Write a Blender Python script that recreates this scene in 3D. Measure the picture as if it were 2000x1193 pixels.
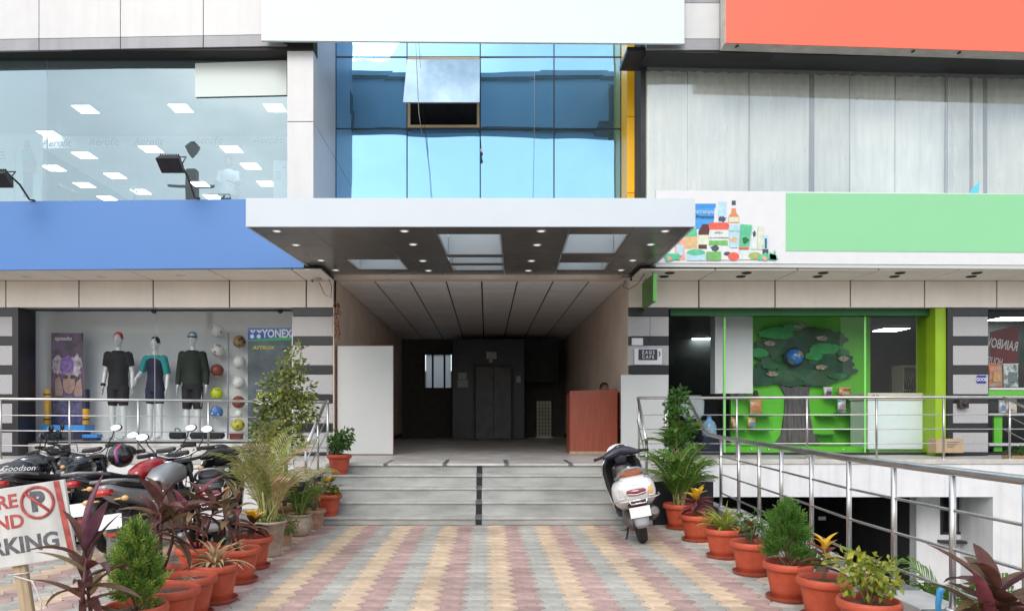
import bpy, math, random
from mathutils import Vector, Matrix, noise as mnoise
R = math.radians
rnd = random.Random(7)
for o in list(bpy.data.objects): bpy.data.objects.remove(o)
S = bpy.context.scene
COL = S.collection

# ---------------------------------------------------------------- camera
CAMZ, FPX, VX, VY = 1.5, 1400.0, 950.0, 808.0
cam = bpy.data.cameras.new('camera'); camo = bpy.data.objects.new('camera', cam); COL.objects.link(camo)
camo.location = (0, 0, CAMZ); camo.rotation_euler = (R(90), 0, 0)
cam.sensor_width = 36; cam.lens = 36*FPX/2000
cam.shift_x = (1000-VX)/2000; cam.shift_y = (VY-596.5)/2000
cam.clip_start = .05; cam.clip_end = 3000
S.camera = camo
# ---------------------------------------------------------------- sky and sun
W = bpy.data.worlds.new('World'); S.world = W; W.use_nodes = True
nt = W.node_tree; nt.nodes.clear()
SUN_EL, SUN_AZ = R(37), R(197)          # azimuth measured from +Y clockwise: behind the camera, a little to the left
sky = nt.nodes.new('ShaderNodeTexSky'); sky.sky_type = 'NISHITA'; sky.sun_disc = False
sky.sun_elevation = SUN_EL; sky.sun_rotation = SUN_AZ; sky.air_density = 1.0; sky.dust_density = 1.6; sky.ozone_density = 1.2
tc = nt.nodes.new('ShaderNodeTexCoord'); mp = nt.nodes.new('ShaderNodeMapping'); mp.inputs['Scale'].default_value = (1, 1, 2.2)
nz = nt.nodes.new('ShaderNodeTexNoise'); nz.inputs['Scale'].default_value = 2.3; nz.inputs['Detail'].default_value = 7; nz.inputs['Roughness'].default_value = .58
rp = nt.nodes.new('ShaderNodeValToRGB'); rp.color_ramp.elements[0].position = .42; rp.color_ramp.elements[1].position = .62
mx = nt.nodes.new('ShaderNodeMix'); mx.data_type = 'RGBA'; mx.inputs['B'].default_value = (10.0, 10.0, 10.0, 1)
bg = nt.nodes.new('ShaderNodeBackground'); bg.inputs['Strength'].default_value = .148
wo = nt.nodes.new('ShaderNodeOutputWorld')
L = nt.links.new
L(tc.outputs['Generated'], mp.inputs['Vector']); L(mp.outputs['Vector'], nz.inputs['Vector']); L(nz.outputs['Fac'], rp.inputs['Fac'])
L(rp.outputs['Color'], mx.inputs['Factor']); L(sky.outputs['Color'], mx.inputs['A']); L(mx.outputs['Result'], bg.inputs['Color']); L(bg.outputs['Background'], wo.inputs['Surface'])
sl = bpy.data.lights.new('sun', 'SUN'); sl.energy = 0.95; sl.angle = R(26); sl.color = (1, .94, .86)
so = bpy.data.objects.new('sun', sl); COL.objects.link(so)
sd = Vector((math.sin(SUN_AZ)*math.cos(SUN_EL), math.cos(SUN_AZ)*math.cos(SUN_EL), math.sin(SUN_EL)))
so.rotation_euler = (-sd).to_track_quat('-Z', 'Y').to_euler(); so.location = (0, -5, 30)
S.view_settings.view_transform = 'Standard'; S.view_settings.look = 'None'; S.view_settings.gamma = 1
S.view_settings.exposure = 0.5; S.view_settings.use_curve_mapping = False
S.render.engine = 'CYCLES'
S.cycles.max_bounces = 10; S.cycles.transparent_max_bounces = 16; S.cycles.diffuse_bounces = 5

# ---------------------------------------------------------------- helpers
def at(px, py, Y): return Vector(((px-VX)/FPX*Y, Y, CAMZ-(py-VY)/FPX*Y))
def xx(px, Y): return (px-VX)/FPX*Y
def zz(py, Y): return CAMZ-(py-VY)/FPX*Y
def c8(r, g, b, k=1.0):
    f = lambda u: ((u/255+.055)/1.055)**2.4 if u/255 > .04045 else u/255/12.92
    return (f(r)*k, f(g)*k, f(b)*k)

class MB:
    def __init__(s): s.v = []; s.f = []; s.m = []; s.s = []
    def add(s, vs, fs, mi=0, sm=False):
        n = len(s.v); s.v += [tuple(p) for p in vs]
        for f in fs: s.f.append(tuple(i+n for i in f)); s.m.append(mi); s.s.append(sm)
        return s
    def box(s, x0, x1, y0, y1, z0, z1, mi=0):
        x0, x1 = min(x0, x1), max(x0, x1); y0, y1 = min(y0, y1), max(y0, y1); z0, z1 = min(z0, z1), max(z0, z1)
        return s.add([(x0,y0,z0),(x1,y0,z0),(x1,y1,z0),(x0,y1,z0),(x0,y0,z1),(x1,y0,z1),(x1,y1,z1),(x0,y1,z1)],
              [(0,3,2,1),(4,5,6,7),(0,1,5,4),(1,2,6,5),(2,3,7,6),(3,0,4,7)], mi)
    def hexa(s, b, t, mi=0):
        return s.add(list(b)+list(t), [(0,3,2,1),(4,5,6,7),(0,1,5,4),(1,2,6,5),(2,3,7,6),(3,0,4,7)], mi)
    def pxbox(s, x0, x1, yt, yb, Y, d, mi=0):
        # a slab whose front face at depth Y spans these image columns and rows (rows may differ left/right: hung off level)
        yt = yt if isinstance(yt, tuple) else (yt, yt); yb = yb if isinstance(yb, tuple) else (yb, yb)
        a, b, c, e = at(x0, yb[0], Y), at(x1, yb[1], Y), at(x1, yt[1], Y), at(x0, yt[0], Y)
        k = Vector((0, d, 0))
        return s.hexa([a, b, b+k, a+k], [e, c, c+k, e+k], mi)
    def quad(s, a, b, c, d, mi=0, sm=False): return s.add([a, b, c, d], [(0,1,2,3)], mi, sm)
    def tube(s, pts, r, n=8, mi=0, caps=True, sm=True, flat=None):
        pts = [Vector(p) for p in pts]; k = len(pts)
        rs = r if isinstance(r, (list, tuple)) else [r]*k
        vs = []; up = None
        for i in range(k):
            t = (pts[min(i+1, k-1)]-pts[max(i-1, 0)]).normalized()
            if up is None:
                up = Vector((0, 0, 1)) if abs(t.z) < .9 else Vector((1, 0, 0))
            a = t.cross(up).normalized(); up = a.cross(t).normalized()
            for j in range(n):
                q = 2*math.pi*j/n
                vs.append(pts[i]+a*math.cos(q)*rs[i]+up*math.sin(q)*rs[i]*(flat or 1))
        fs = [(i*n+j, i*n+(j+1)%n, (i+1)*n+(j+1)%n, (i+1)*n+j) for i in range(k-1) for j in range(n)]
        s.add(vs, fs, mi, sm)
        if caps:
            n0 = len(s.v)-len(vs)
            s.f.append(tuple(n0+j for j in reversed(range(n)))); s.m.append(mi); s.s.append(False)
            s.f.append(tuple(n0+(k-1)*n+j for j in range(n))); s.m.append(mi); s.s.append(False)
        return s
    def lathe(s, prof, n=24, c=(0, 0, 0), mi=0, sm=True, mat=None):
        vs = []
        for r, z in prof:
            for j in range(n):
                q = 2*math.pi*j/n; p = Vector((r*math.cos(q), r*math.sin(q), z))
                vs.append((mat @ p if mat else p)+Vector(c))
        fs = [(i*n+j, i*n+(j+1)%n, (i+1)*n+(j+1)%n, (i+1)*n+j) for i in range(len(prof)-1) for j in range(n)]
        return s.add(vs, fs, mi, sm)
    def ell(s, c, r, nu=14, nv=9, mi=0, mat=None):
        if not isinstance(r, (tuple, list)): r = (r, r, r)
        vs = []
        for i in range(nv+1):
            th = math.pi*i/nv
            for j in range(nu):
                q = 2*math.pi*j/nu; p = Vector((r[0]*math.sin(th)*math.cos(q), r[1]*math.sin(th)*math.sin(q), r[2]*math.cos(th)))
                vs.append((mat @ p if mat else p)+Vector(c))
        fs = [(i*nu+j, (i+1)*nu+j, (i+1)*nu+(j+1)%nu, i*nu+(j+1)%nu) for i in range(nv) for j in range(nu)]
        return s.add(vs, fs, mi, True)
    def loft(s, rings, mi=0, caps=True, sm=True, closed=True):
        n = len(rings[0]); vs = [p for r in rings for p in r]; k = len(rings)
        w = n if closed else n-1
        fs = [(i*n+j, i*n+(j+1)%n, (i+1)*n+(j+1)%n, (i+1)*n+j) for i in range(k-1) for j in range(w)]
        s.add(vs, fs, mi, sm)
        if caps:
            n0 = len(s.v)-len(vs)
            s.f.append(tuple(n0+j for j in reversed(range(n)))); s.m.append(mi); s.s.append(sm)
            s.f.append(tuple(n0+(k-1)*n+j for j in range(n))); s.m.append(mi); s.s.append(sm)
        return s
    def plate(s, poly, y0, y1, mi=0):      # polygon in XZ, extruded from y0 (front) to y1
        n = len(poly)
        vs = [(x, y0, z) for x, z in poly]+[(x, y1, z) for x, z in poly]
        fs = [tuple(range(n)), tuple(range(2*n-1, n-1, -1))]+[(i, i+n, (i+1) % n+n, (i+1) % n) for i in range(n)]
        return s.add(vs, fs, mi)
    def xplate(s, poly, x0, x1, mi=0):     # polygon in YZ, extruded along X
        n = len(poly)
        vs = [(x0, y, z) for y, z in poly]+[(x1, y, z) for y, z in poly]
        fs = [tuple(range(n)), tuple(range(2*n-1, n-1, -1))]+[(i, i+n, (i+1) % n+n, (i+1) % n) for i in range(n)]
        return s.add(vs, fs, mi)
    def shift(s, d): s.v = [(p[0]+d[0], p[1]+d[1], p[2]+d[2]) for p in s.v]; return s
    def mesh(s, name, mats):
        me = bpy.data.meshes.new(name); me.from_pydata(s.v, [], s.f)
        for m in (mats if isinstance(mats, (list, tuple)) else [mats]): me.materials.append(m)
        me.polygons.foreach_set('material_index', s.m); me.polygons.foreach_set('use_smooth', s.s); me.update()
        import bmesh
        bm = bmesh.new(); bm.from_mesh(me); bmesh.ops.recalc_face_normals(bm, faces=bm.faces); bm.to_mesh(me); bm.free()
        return me
def ring(cx, cy, cz, hw, hh, n=16, p=2.6, ax='y'):
    o = []
    for j in range(n):
        q = 2*math.pi*j/n; a = abs(math.cos(q))**(2/p)*(1 if math.cos(q) >= 0 else -1); b = abs(math.sin(q))**(2/p)*(1 if math.sin(q) >= 0 else -1)
        o.append(Vector((cx+hw*a, cy, cz+hh*b)) if ax == 'y' else Vector((cx+hw*a, cy+hh*b, cz)))
    return o
def add(name, data, parent=None, loc=(0, 0, 0), rot=(0, 0, 0), scale=None, label=None, cat=None, group=None, kind=None):
    o = bpy.data.objects.new(name, data); COL.objects.link(o)
    o.location = loc; o.rotation_euler = rot
    if scale: o.scale = scale if isinstance(scale, (tuple, list)) else (scale,)*3
    if parent: o.parent = parent
    if label: o['label'] = label
    if cat: o['category'] = cat
    if group: o['group'] = group
    if kind: o['kind'] = kind
    return o
def thing(name, label, cat, loc=(0, 0, 0), rot=(0, 0, 0), group=None, scale=None):
    return add(name, None, None, loc, rot, scale, label, cat, group)
def wl(o):     # world location of a (never rotated) parent chain
    v = Vector(o.location)
    while o.parent: o = o.parent; v += Vector(o.location)
    return v
def part(name, mb, mat, parent, bev=0, world=False, **k):
    # parts are written in their thing's local coordinates, or in world coordinates if world=True
    if world:
        mb.shift(-wl(parent))
    o = add(name, mb.mesh(name, mat), parent, **k)
    if bev: bevel(o, bev)
    return o
def bevel(o, w, n=2):
    b = o.modifiers.new('bevel', 'BEVEL'); b.width = w; b.segments = n; b.limit_method = 'ANGLE'; b.angle_limit = R(40)
def solo(name, mb, mat, label, cat, loc=(0, 0, 0), bev=0, group=None, **k):
    # a thing that is one mesh, written in world coordinates, origin moved to loc
    mb.shift((-loc[0], -loc[1], -loc[2]))
    o = add(name, mb.mesh(name, mat), None, loc, label=label, cat=cat, group=group, **k)
    if bev: bevel(o, bev)
    return o
def structure(name, mb, mat, **k): return add(name, mb.mesh(name, mat), kind='structure', **k)
def copy_tree(o, parent=None, mats=None):
    c = o.copy(); COL.objects.link(c); c.parent = parent
    for ch in list(o.children): copy_tree(ch, c)
    return c
def text(body, size, mat, parent, loc, rot=(R(90), 0, 0), depth=.002, name='lettering', bold=0.0, shear=0.0, sx=1.0, align='CENTER', space=1.0):
    cu = bpy.data.curves.new(name, 'FONT'); cu.body = body; cu.size = size; cu.extrude = depth; cu.offset = bold; cu.shear = shear
    cu.align_x = align; cu.align_y = 'CENTER'; cu.space_character = space; cu.resolution_u = 3
    t = bpy.data.objects.new('t', cu); COL.objects.link(t)
    me = bpy.data.meshes.new_from_object(t.evaluated_get(bpy.context.evaluated_depsgraph_get()))
    bpy.data.objects.remove(t); bpy.data.curves.remove(cu)
    me.materials.clear(); me.materials.append(mat); me.name = name
    return add(name, me, parent, loc, rot, (sx, 1, 1))

# ---------------------------------------------------------------- materials
def NT(name):
    m = bpy.data.materials.new(name); m.use_nodes = True; t = m.node_tree; t.nodes.clear()
    return m, t, t.links.new
def M(name, col, rough=.55, metal=0, var=.06, vs=6.0, bump=0, bs=80, spec=.5, coat=0, streak=0, col2=None, isl=0, stretch=(1, 1, 1), lo=.35, hi=.65, patch=0):
    m, t, L = NT(name); N = t.nodes.new
    b = N('ShaderNodeBsdfPrincipled'); o = N('ShaderNodeOutputMaterial'); L(b.outputs['BSDF'], o.inputs['Surface'])
    b.inputs['Roughness'].default_value = rough; b.inputs['Metallic'].default_value = metal
    b.inputs['Specular IOR Level'].default_value = spec; b.inputs['Coat Weight'].default_value = coat
    tc = N('ShaderNodeTexCoord'); mp = N('ShaderNodeMapping'); mp.inputs['Scale'].default_value = stretch; L(tc.outputs['Object'], mp.inputs['Vector'])
    nz = N('ShaderNodeTexNoise'); nz.inputs['Scale'].default_value = vs; nz.inputs['Detail'].default_value = 6; nz.inputs['Roughness'].default_value = .6; L(mp.outputs['Vector'], nz.inputs['Vector'])
    rp = N('ShaderNodeValToRGB'); e = rp.color_ramp.elements; e[0].position = lo; e[1].position = hi
    c1 = tuple(max(0, x*(1-var)) for x in col); c2 = col2 or tuple(x*(1+var) for x in col)
    e[0].color = (*c1, 1); e[1].color = (*c2, 1); L(nz.outputs['Fac'], rp.inputs['Fac'])
    out = rp.outputs['Color']
    if streak:
        m2 = N('ShaderNodeMapping'); m2.inputs['Scale'].default_value = (5, 5, .35); L(tc.outputs['Object'], m2.inputs['Vector'])
        n2 = N('ShaderNodeTexNoise'); n2.inputs['Scale'].default_value = 1.6; n2.inputs['Detail'].default_value = 8; L(m2.outputs['Vector'], n2.inputs['Vector'])
        r2 = N('ShaderNodeMapRange'); r2.inputs['From Min'].default_value = .48; r2.inputs['From Max'].default_value = .75; r2.inputs['To Min'].default_value = 1; r2.inputs['To Max'].default_value = 1-streak; L(n2.outputs['Fac'], r2.inputs['Value'])
        x = N('ShaderNodeMix'); x.data_type = 'RGBA'; x.blend_type = 'MULTIPLY'; x.inputs['Factor'].default_value = 1; L(out, x.inputs['A']); L(r2.outputs['Result'], x.inputs['B']); out = x.outputs['Result']
    if isl:
        g = N('ShaderNodeNewGeometry'); oi = N('ShaderNodeObjectInfo'); ad = N('ShaderNodeMath'); ad.operation = 'ADD'
        L(g.outputs['Random Per Island'], ad.inputs[0]); L(oi.outputs['Random'], ad.inputs[1])
        fr = N('ShaderNodeMath'); fr.operation = 'FRACT'; L(ad.outputs[0], fr.inputs[0])
        r2 = N('ShaderNodeMapRange'); r2.inputs['To Min'].default_value = 1-isl; r2.inputs['To Max'].default_value = 1+isl; L(fr.outputs[0], r2.inputs['Value'])
        x = N('ShaderNodeMix'); x.data_type = 'RGBA'; x.blend_type = 'MULTIPLY'; x.inputs['Factor'].default_value = 1; L(out, x.inputs['A']); L(r2.outputs['Result'], x.inputs['B']); out = x.outputs['Result']
    if patch:      # worn and dusty patches that run on from piece to piece (world position)
        gp = N('ShaderNodeNewGeometry')
        for sc_, k_ in ((.9, patch), (4.5, patch*.6)):
            n4 = N('ShaderNodeTexNoise'); n4.inputs['Scale'].default_value = sc_; n4.inputs['Detail'].default_value = 9; n4.inputs['Roughness'].default_value = .65; L(gp.outputs['Position'], n4.inputs['Vector'])
            r4 = N('ShaderNodeMapRange'); r4.inputs['From Min'].default_value = .36; r4.inputs['From Max'].default_value = .62; r4.inputs['To Min'].default_value = 1-k_; r4.inputs['To Max'].default_value = 1+k_*.35; L(n4.outputs['Fac'], r4.inputs['Value'])
            x = N('ShaderNodeMix'); x.data_type = 'RGBA'; x.blend_type = 'MULTIPLY'; x.inputs['Factor'].default_value = 1; L(out, x.inputs['A']); L(r4.outputs['Result'], x.inputs['B']); out = x.outputs['Result']
    L(out, b.inputs['Base Color'])
    rr = N('ShaderNodeMapRange'); rr.inputs['To Min'].default_value = max(0, rough-.06); rr.inputs['To Max'].default_value = min(1, rough+.08); L(nz.outputs['Fac'], rr.inputs['Value']); L(rr.outputs['Result'], b.inputs['Roughness'])
    if bump:
        n3 = N('ShaderNodeTexNoise'); n3.inputs['Scale'].default_value = bs; n3.inputs['Detail'].default_value = 4; L(mp.outputs['Vector'], n3.inputs['Vector'])
        bp = N('ShaderNodeBump'); bp.inputs['Strength'].default_value = bump; bp.inputs['Distance'].default_value = .01; L(n3.outputs['Fac'], bp.inputs['Height']); L(bp.outputs['Normal'], b.inputs['Normal'])
    return m
def leafmat(name, c1, c2, rough=.45, trans=.25, isl=.25, c3=None):
    m, t, L = NT(name); N = t.nodes.new
    b = N('ShaderNodeBsdfPrincipled'); b.inputs['Roughness'].default_value = rough; b.inputs['Specular IOR Level'].default_value = .35
    tr = N('ShaderNodeBsdfTranslucent'); mx = N('ShaderNodeMixShader'); mx.inputs['Fac'].default_value = trans; o = N('ShaderNodeOutputMaterial')
    g = N('ShaderNodeNewGeometry'); oi = N('ShaderNodeObjectInfo'); ad = N('ShaderNodeMath'); ad.operation = 'ADD'; fr = N('ShaderNodeMath'); fr.operation = 'FRACT'
    L(g.outputs['Random Per Island'], ad.inputs[0]); L(oi.outputs['Random'], ad.inputs[1]); L(ad.outputs[0], fr.inputs[0])
    rp = N('ShaderNodeValToRGB'); e = rp.color_ramp.elements; e[0].color = (*c1, 1); e[1].color = (*c2, 1)
    if c3: k = rp.color_ramp.elements.new(.5); k.color = (*c2, 1); rp.color_ramp.elements[2].color = (*c3, 1)
    L(fr.outputs[0], rp.inputs['Fac'])
    tc = N('ShaderNodeTexCoord'); nz = N('ShaderNodeTexNoise'); nz.inputs['Scale'].default_value = 14; nz.inputs['Detail'].default_value = 4; L(tc.outputs['Object'], nz.inputs['Vector'])
    mr = N('ShaderNodeMapRange'); mr.inputs['From Min'].default_value = .3; mr.inputs['From Max'].default_value = .7; mr.inputs['To Min'].default_value = 1-isl; mr.inputs['To Max'].default_value = 1+isl; L(nz.outputs['Fac'], mr.inputs['Value'])
    x = N('ShaderNodeMix'); x.data_type = 'RGBA'; x.blend_type = 'MULTIPLY'; x.inputs['Factor'].default_value = 1; L(rp.outputs['Color'], x.inputs['A']); L(mr.outputs['Result'], x.inputs['B'])
    L(x.outputs['Result'], b.inputs['Base Color']); L(x.outputs['Result'], tr.inputs['Color'])
    L(b.outputs['BSDF'], mx.inputs[1]); L(tr.outputs['BSDF'], mx.inputs[2]); L(mx.outputs['Shader'], o.inputs['Surface'])
    return m
def glass(name, refl, tint=(.9, .95, .95), gcol=(1, 1, 1), wav=.0, ws=1.5, rough=.0, film=None, filmk=0.0, ior=1.45):
    m, t, L = NT(name); N = t.nodes.new
    tr = N('ShaderNodeBsdfTransparent'); tr.inputs['Color'].default_value = (*tint, 1)
    gl = N('ShaderNodeBsdfGlossy'); gl.inputs['Color'].default_value = (*gcol, 1); gl.inputs['Roughness'].default_value = rough
    fr = N('ShaderNodeFresnel'); fr.inputs['IOR'].default_value = ior
    ad = N('ShaderNodeMath'); ad.operation = 'ADD'; ad.use_clamp = True; ad.inputs[1].default_value = refl; L(fr.outputs[0], ad.inputs[0])
    mx = N('ShaderNodeMixShader'); o = N('ShaderNodeOutputMaterial'); L(ad.outputs[0], mx.inputs['Fac']); L(gl.outputs[0], mx.inputs[2])
    base = tr.outputs[0]
    if film:
        df = N('ShaderNodeBsdfDiffuse'); df.inputs['Color'].default_value = (*film, 1); m2 = N('ShaderNodeMixShader')
        tc = N('ShaderNodeTexCoord'); mp = N('ShaderNodeMapping'); mp.inputs['Scale'].default_value = (7, 7, .6); L(tc.outputs['Object'], mp.inputs['Vector'])
        nz = N('ShaderNodeTexNoise'); nz.inputs['Scale'].default_value = 1.5; nz.inputs['Detail'].default_value = 8; L(mp.outputs[0], nz.inputs['Vector'])
        mr = N('ShaderNodeMapRange'); mr.inputs['From Min'].default_value = .35; mr.inputs['From Max'].default_value = .7; mr.inputs['To Min'].default_value = filmk*.88; mr.inputs['To Max'].default_value = filmk*1.15; L(nz.outputs['Fac'], mr.inputs['Value'])
        L(mr.outputs[0], m2.inputs['Fac']); L(tr.outputs[0], m2.inputs[1]); L(df.outputs[0], m2.inputs[2]); base = m2.outputs[0]
    L(base, mx.inputs[1]); L(mx.outputs[0], o.inputs['Surface'])
    if wav:
        tc = N('ShaderNodeTexCoord'); nz = N('ShaderNodeTexNoise'); nz.inputs['Scale'].default_value = ws; nz.inputs['Detail'].default_value = 1; L(tc.outputs['Object'], nz.inputs['Vector'])
        bp = N('ShaderNodeBump'); bp.inputs['Strength'].default_value = 1; bp.inputs['Distance'].default_value = wav; L(nz.outputs['Fac'], bp.inputs['Height']); L(bp.outputs[0], gl.inputs['Normal'])
    return m
def emis(name, col, st):
    m, t, L = NT(name); e = t.nodes.new('ShaderNodeEmission'); e.inputs['Color'].default_value = (*col, 1); e.inputs['Strength'].default_value = st
    o = t.nodes.new('ShaderNodeOutputMaterial'); L(e.outputs[0], o.inputs['Surface']); return m
def translucent(name, col, k=.6):
    m, t, L = NT(name); d = t.nodes.new('ShaderNodeBsdfDiffuse'); d.inputs['Color'].default_value = (*col, 1); r = t.nodes.new('ShaderNodeBsdfTranslucent'); r.inputs['Color'].default_value = (*col, 1)
    x = t.nodes.new('ShaderNodeMixShader'); x.inputs['Fac'].default_value = k; o = t.nodes.new('ShaderNodeOutputMaterial'); L(d.outputs[0], x.inputs[1]); L(r.outputs[0], x.inputs[2]); L(x.outputs[0], o.inputs['Surface']); return m

K = {}
K['blue'] = M('sign_blue', c8(76,125,190), .45, var=.015, vs=1.5)
K['orange'] = M('sign_orange', c8(238,106,80), .45, var=.015, vs=1.5)
K['green_sign'] = M('sign_green', c8(136,202,152), .45, var=.015, vs=1.5)
K['white_sign'] = M('sign_white', (.62,.70,.69), .5, var=.012, vs=1.5)
K['canopy_white'] = M('canopy_white', (.56,.625,.68), .45, var=.02, vs=1.5)
K['board_grey'] = M('board_grey', (.53,.55,.54), .5, var=.02, vs=2)
K['acp_white'] = M('acp_white', (.60,.61,.62), .4, var=.03, vs=2.5, streak=.05)
K['acp_grey'] = M('acp_grey', (.30,.31,.34), .4, var=.08, vs=2.5, streak=.12)
K['acp_beige'] = M('acp_beige', (.86,.79,.71), .42, var=.04, vs=2, streak=.04)
K['acp_dark'] = M('acp_dark', (.165,.158,.152), .22, var=.06, vs=1.5, metal=.1)
K['acp_yellow'] = M('acp_yellow', c8(250,190,10), .4, var=.05, vs=3, streak=.08)
K['tan'] = M('tan_panel', (.42,.33,.2), .5, var=.1, vs=3)
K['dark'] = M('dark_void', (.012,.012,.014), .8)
K['joint'] = M('dark_joint', (.03,.03,.03), .8)
K['steel'] = M('stainless_steel', (.56,.55,.54), .36, 1.0, var=.10, vs=9)
K['dark_metal'] = M('dark_metal', (.035,.035,.04), .5, .3, var=.2)
K['rust'] = M('rusty_arm', (.06,.045,.04), .7, .2, var=.3, vs=12)
K['white_wall'] = M('white_plaster', (.72,.73,.74), .75, var=.05, vs=2, bump=.25, bs=40, streak=.14)
K['cream_wall'] = M('cream_plaster', (.70,.57,.48), .75, var=.07, vs=1.5, bump=.2, bs=40, streak=.1)
K['int_white'] = M('interior_white', (.76,.78,.79), .7, var=.03, vs=1.5)
K['int_up'] = M('upstairs_paint', (.34,.37,.39), .7, var=.03, vs=1.5)
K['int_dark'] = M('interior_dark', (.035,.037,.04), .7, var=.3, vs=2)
K['dark_stone'] = M('black_granite', (.018,.018,.022), .3, var=.3, vs=60)
K['grey_stone'] = M('grey_granite', (.40,.40,.41), .6, var=.22, vs=55, bump=.4, bs=160)
K['step_stone'] = M('veined_step_stone', (.30,.32,.31), .42, var=.2, vs=2.2, col2=(.47,.48,.455), stretch=(.7,1,2.2), lo=.3, hi=.72, bump=.1, bs=120)
K['tread_stone'] = M('step_edge_stone', (.45,.45,.43), .4, var=.15, vs=3, patch=.2)
K['floor_stone'] = M('landing_stone', (.52,.51,.49), .4, var=.14, vs=3, patch=.2)
K['kerb'] = M('cream_kerb', (.52,.5,.46), .65, var=.14, vs=5, streak=.1)
K['curb_light'] = M('kerb_light_granite', (.44,.45,.45), .45, var=.12, vs=8)
K['curb_dark'] = M('kerb_dark_granite', (.12,.13,.14), .4, var=.2, vs=20)
K['p_yellow'] = M('paver_yellow', (.64,.495,.35), .8, var=.14, vs=7, isl=.09, patch=.22, bump=.3, bs=150)
K['p_red'] = M('paver_red', (.475,.33,.30), .8, var=.16, vs=7, isl=.14, patch=.22, bump=.3, bs=150)
K['p_grey'] = M('paver_grey', (.435,.43,.39), .8, var=.14, vs=7, isl=.09, patch=.22, bump=.3, bs=150)
K['sand'] = M('joint_sand', (.23,.20,.17), .95, var=.2, vs=20)
K['ground'] = M('dusty_ground', (.26,.245,.22), .95, var=.2, vs=.6)
K['asphalt'] = M('asphalt', (.055,.055,.057), .9, var=.2, vs=3, bump=.4, bs=120)
K['concrete'] = M('concrete', (.3,.3,.29), .85, var=.15, vs=2, bump=.3, bs=60, streak=.15)
K['terra'] = M('terracotta_plastic', (.45,.074,.032), .55, var=.16, vs=7, streak=.22)
K['terra_dark'] = M('terracotta_saucer', (.28,.055,.03), .6, var=.16, vs=14)
K['clay'] = M('old_clay', (.40,.235,.15), .85, var=.22, vs=10, bump=.3, bs=60, streak=.2)
K['clay_pale'] = M('weathered_concrete_pot', (.40,.31,.24), .9, var=.25, vs=8, bump=.4, bs=60, streak=.25)
K['soil'] = M('soil', (.09,.055,.035), .95, var=.4, vs=30, bump=1, bs=60)
K['black_plastic'] = M('black_plastic', (.016,.016,.018), .42, var=.25, vs=12)
K['black_gloss'] = M('black_paint', (.012,.012,.014), .18, var=.2, vs=5, coat=.6)
K['rubber'] = M('rubber', (.022,.022,.022), .85, var=.3, vs=25, bump=.6, bs=90)
K['silver'] = M('silver_paint', (.30,.305,.32), .38, .5, var=.08, vs=8)
K['chrome'] = M('chrome', (.75,.75,.76), .12, 1.0, var=.04)
K['white_paint'] = M('white_scooter_paint', (.74,.75,.74), .28, var=.05, vs=6, coat=.5)
K['red_paint'] = M('red_paint', (.32,.012,.016), .25, var=.1, vs=6, coat=.5)
K['engine'] = M('engine_metal', (.16,.155,.15), .55, .7, var=.3, vs=14)
K['seat_brown'] = M('brown_vinyl', (.30,.085,.035), .5, var=.12, vs=9, bump=.15, bs=60)
K['red_lens'] = M('red_lens', (.50,.015,.012), .15, var=.1, coat=1)
K['maroon_lens'] = M('maroon_lens', (.20,.012,.022), .15, var=.1, coat=1)
K['amber_lens'] = M('amber_lens', (.72,.42,.16), .2, var=.08, coat=1)
K['clear_lens'] = M('clear_lens', (.55,.55,.55), .12, var=.1, coat=1)
K['plate'] = M('number_plate', (.80,.83,.83), .45, var=.02)
K['mirror'] = M('mirror_glass', (.9,.9,.9), .03, 1.0, var=.0)
K['blue_grey'] = M('scooter_cowl', (.035,.037,.055), .38, var=.15, vs=8)
K['wood_red'] = M('red_laminate', (.30,.070,.038), .45, var=.2, vs=5, stretch=(9, 9, .4))
K['dark_red'] = M('dark_red_wood', (.13,.018,.016), .5, var=.2)
K['skin'] = M('skin', (.20,.105,.07), .5, var=.08, vs=9)
K['hair'] = M('hair', (.012,.010,.009), .5, var=.3, vs=60)
K['shirt'] = M('pale_shirt', (.55,.6,.66), .8, var=.06)
K['cloth_black'] = M('black_fabric', (.013,.013,.016), .8, var=.2, vs=14)
K['cloth_navy'] = M('navy_fabric', (.014,.017,.045), .75, var=.2)
K['cloth_teal'] = M('teal_fabric', (.02,.27,.27), .75, var=.1)
K['cloth_green'] = M('dark_green_fabric', (.018,.026,.02), .8, var=.2)
K['mannequin'] = M('mannequin_gloss_white', (.66,.68,.69), .3, var=.03, coat=.3)
K['cap_red'] = M('red_cap', (.55,.02,.03), .4, var=.05)
K['cap_blue'] = M('pale_blue_cap', (.16,.32,.45), .4, var=.05)
K['lime'] = M('lime_paint', (.26,.43,.012), .5, var=.06, vs=2)
K['green_wall'] = M('bright_green_wall', (.115,.52,.028), .5, var=.07, vs=1.4)
K['green_dark'] = M('dark_green_header', (.012,.12,.025), .5, var=.1, vs=2)
K['print_white'] = M('print_white', (.67,.68,.70), .5, var=.02)
K['print_black'] = M('print_black', (.02,.02,.025), .5)
K['print_red'] = M('painted_red', (.40,.085,.075), .8, var=.3, vs=25)
K['paint_grey'] = M('painted_dark_grey', (.115,.12,.135), .8, var=.35, vs=25)
K['sign_old'] = M('weathered_white_board', (.60,.61,.59), .7, var=.12, vs=4, streak=.22)
K['wood'] = M('pale_wood', (.42,.33,.22), .8, var=.2, vs=6, stretch=(8, 8, .5))
K['cardboard'] = M('cardboard', (.45,.33,.2), .8, var=.08, vs=6)
K['cream_plastic'] = M('cream_plastic', (.58,.53,.43), .5, var=.04)
K['freezer'] = M('freezer_white', (.70,.78,.78), .4, var=.02)
K['bench_blue'] = M('bright_blue_plastic', (.03,.25,.68), .4, var=.06)
K['mat_yellow'] = M('yellow_mat', (.70,.36,.03), .6, var=.08)
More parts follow.
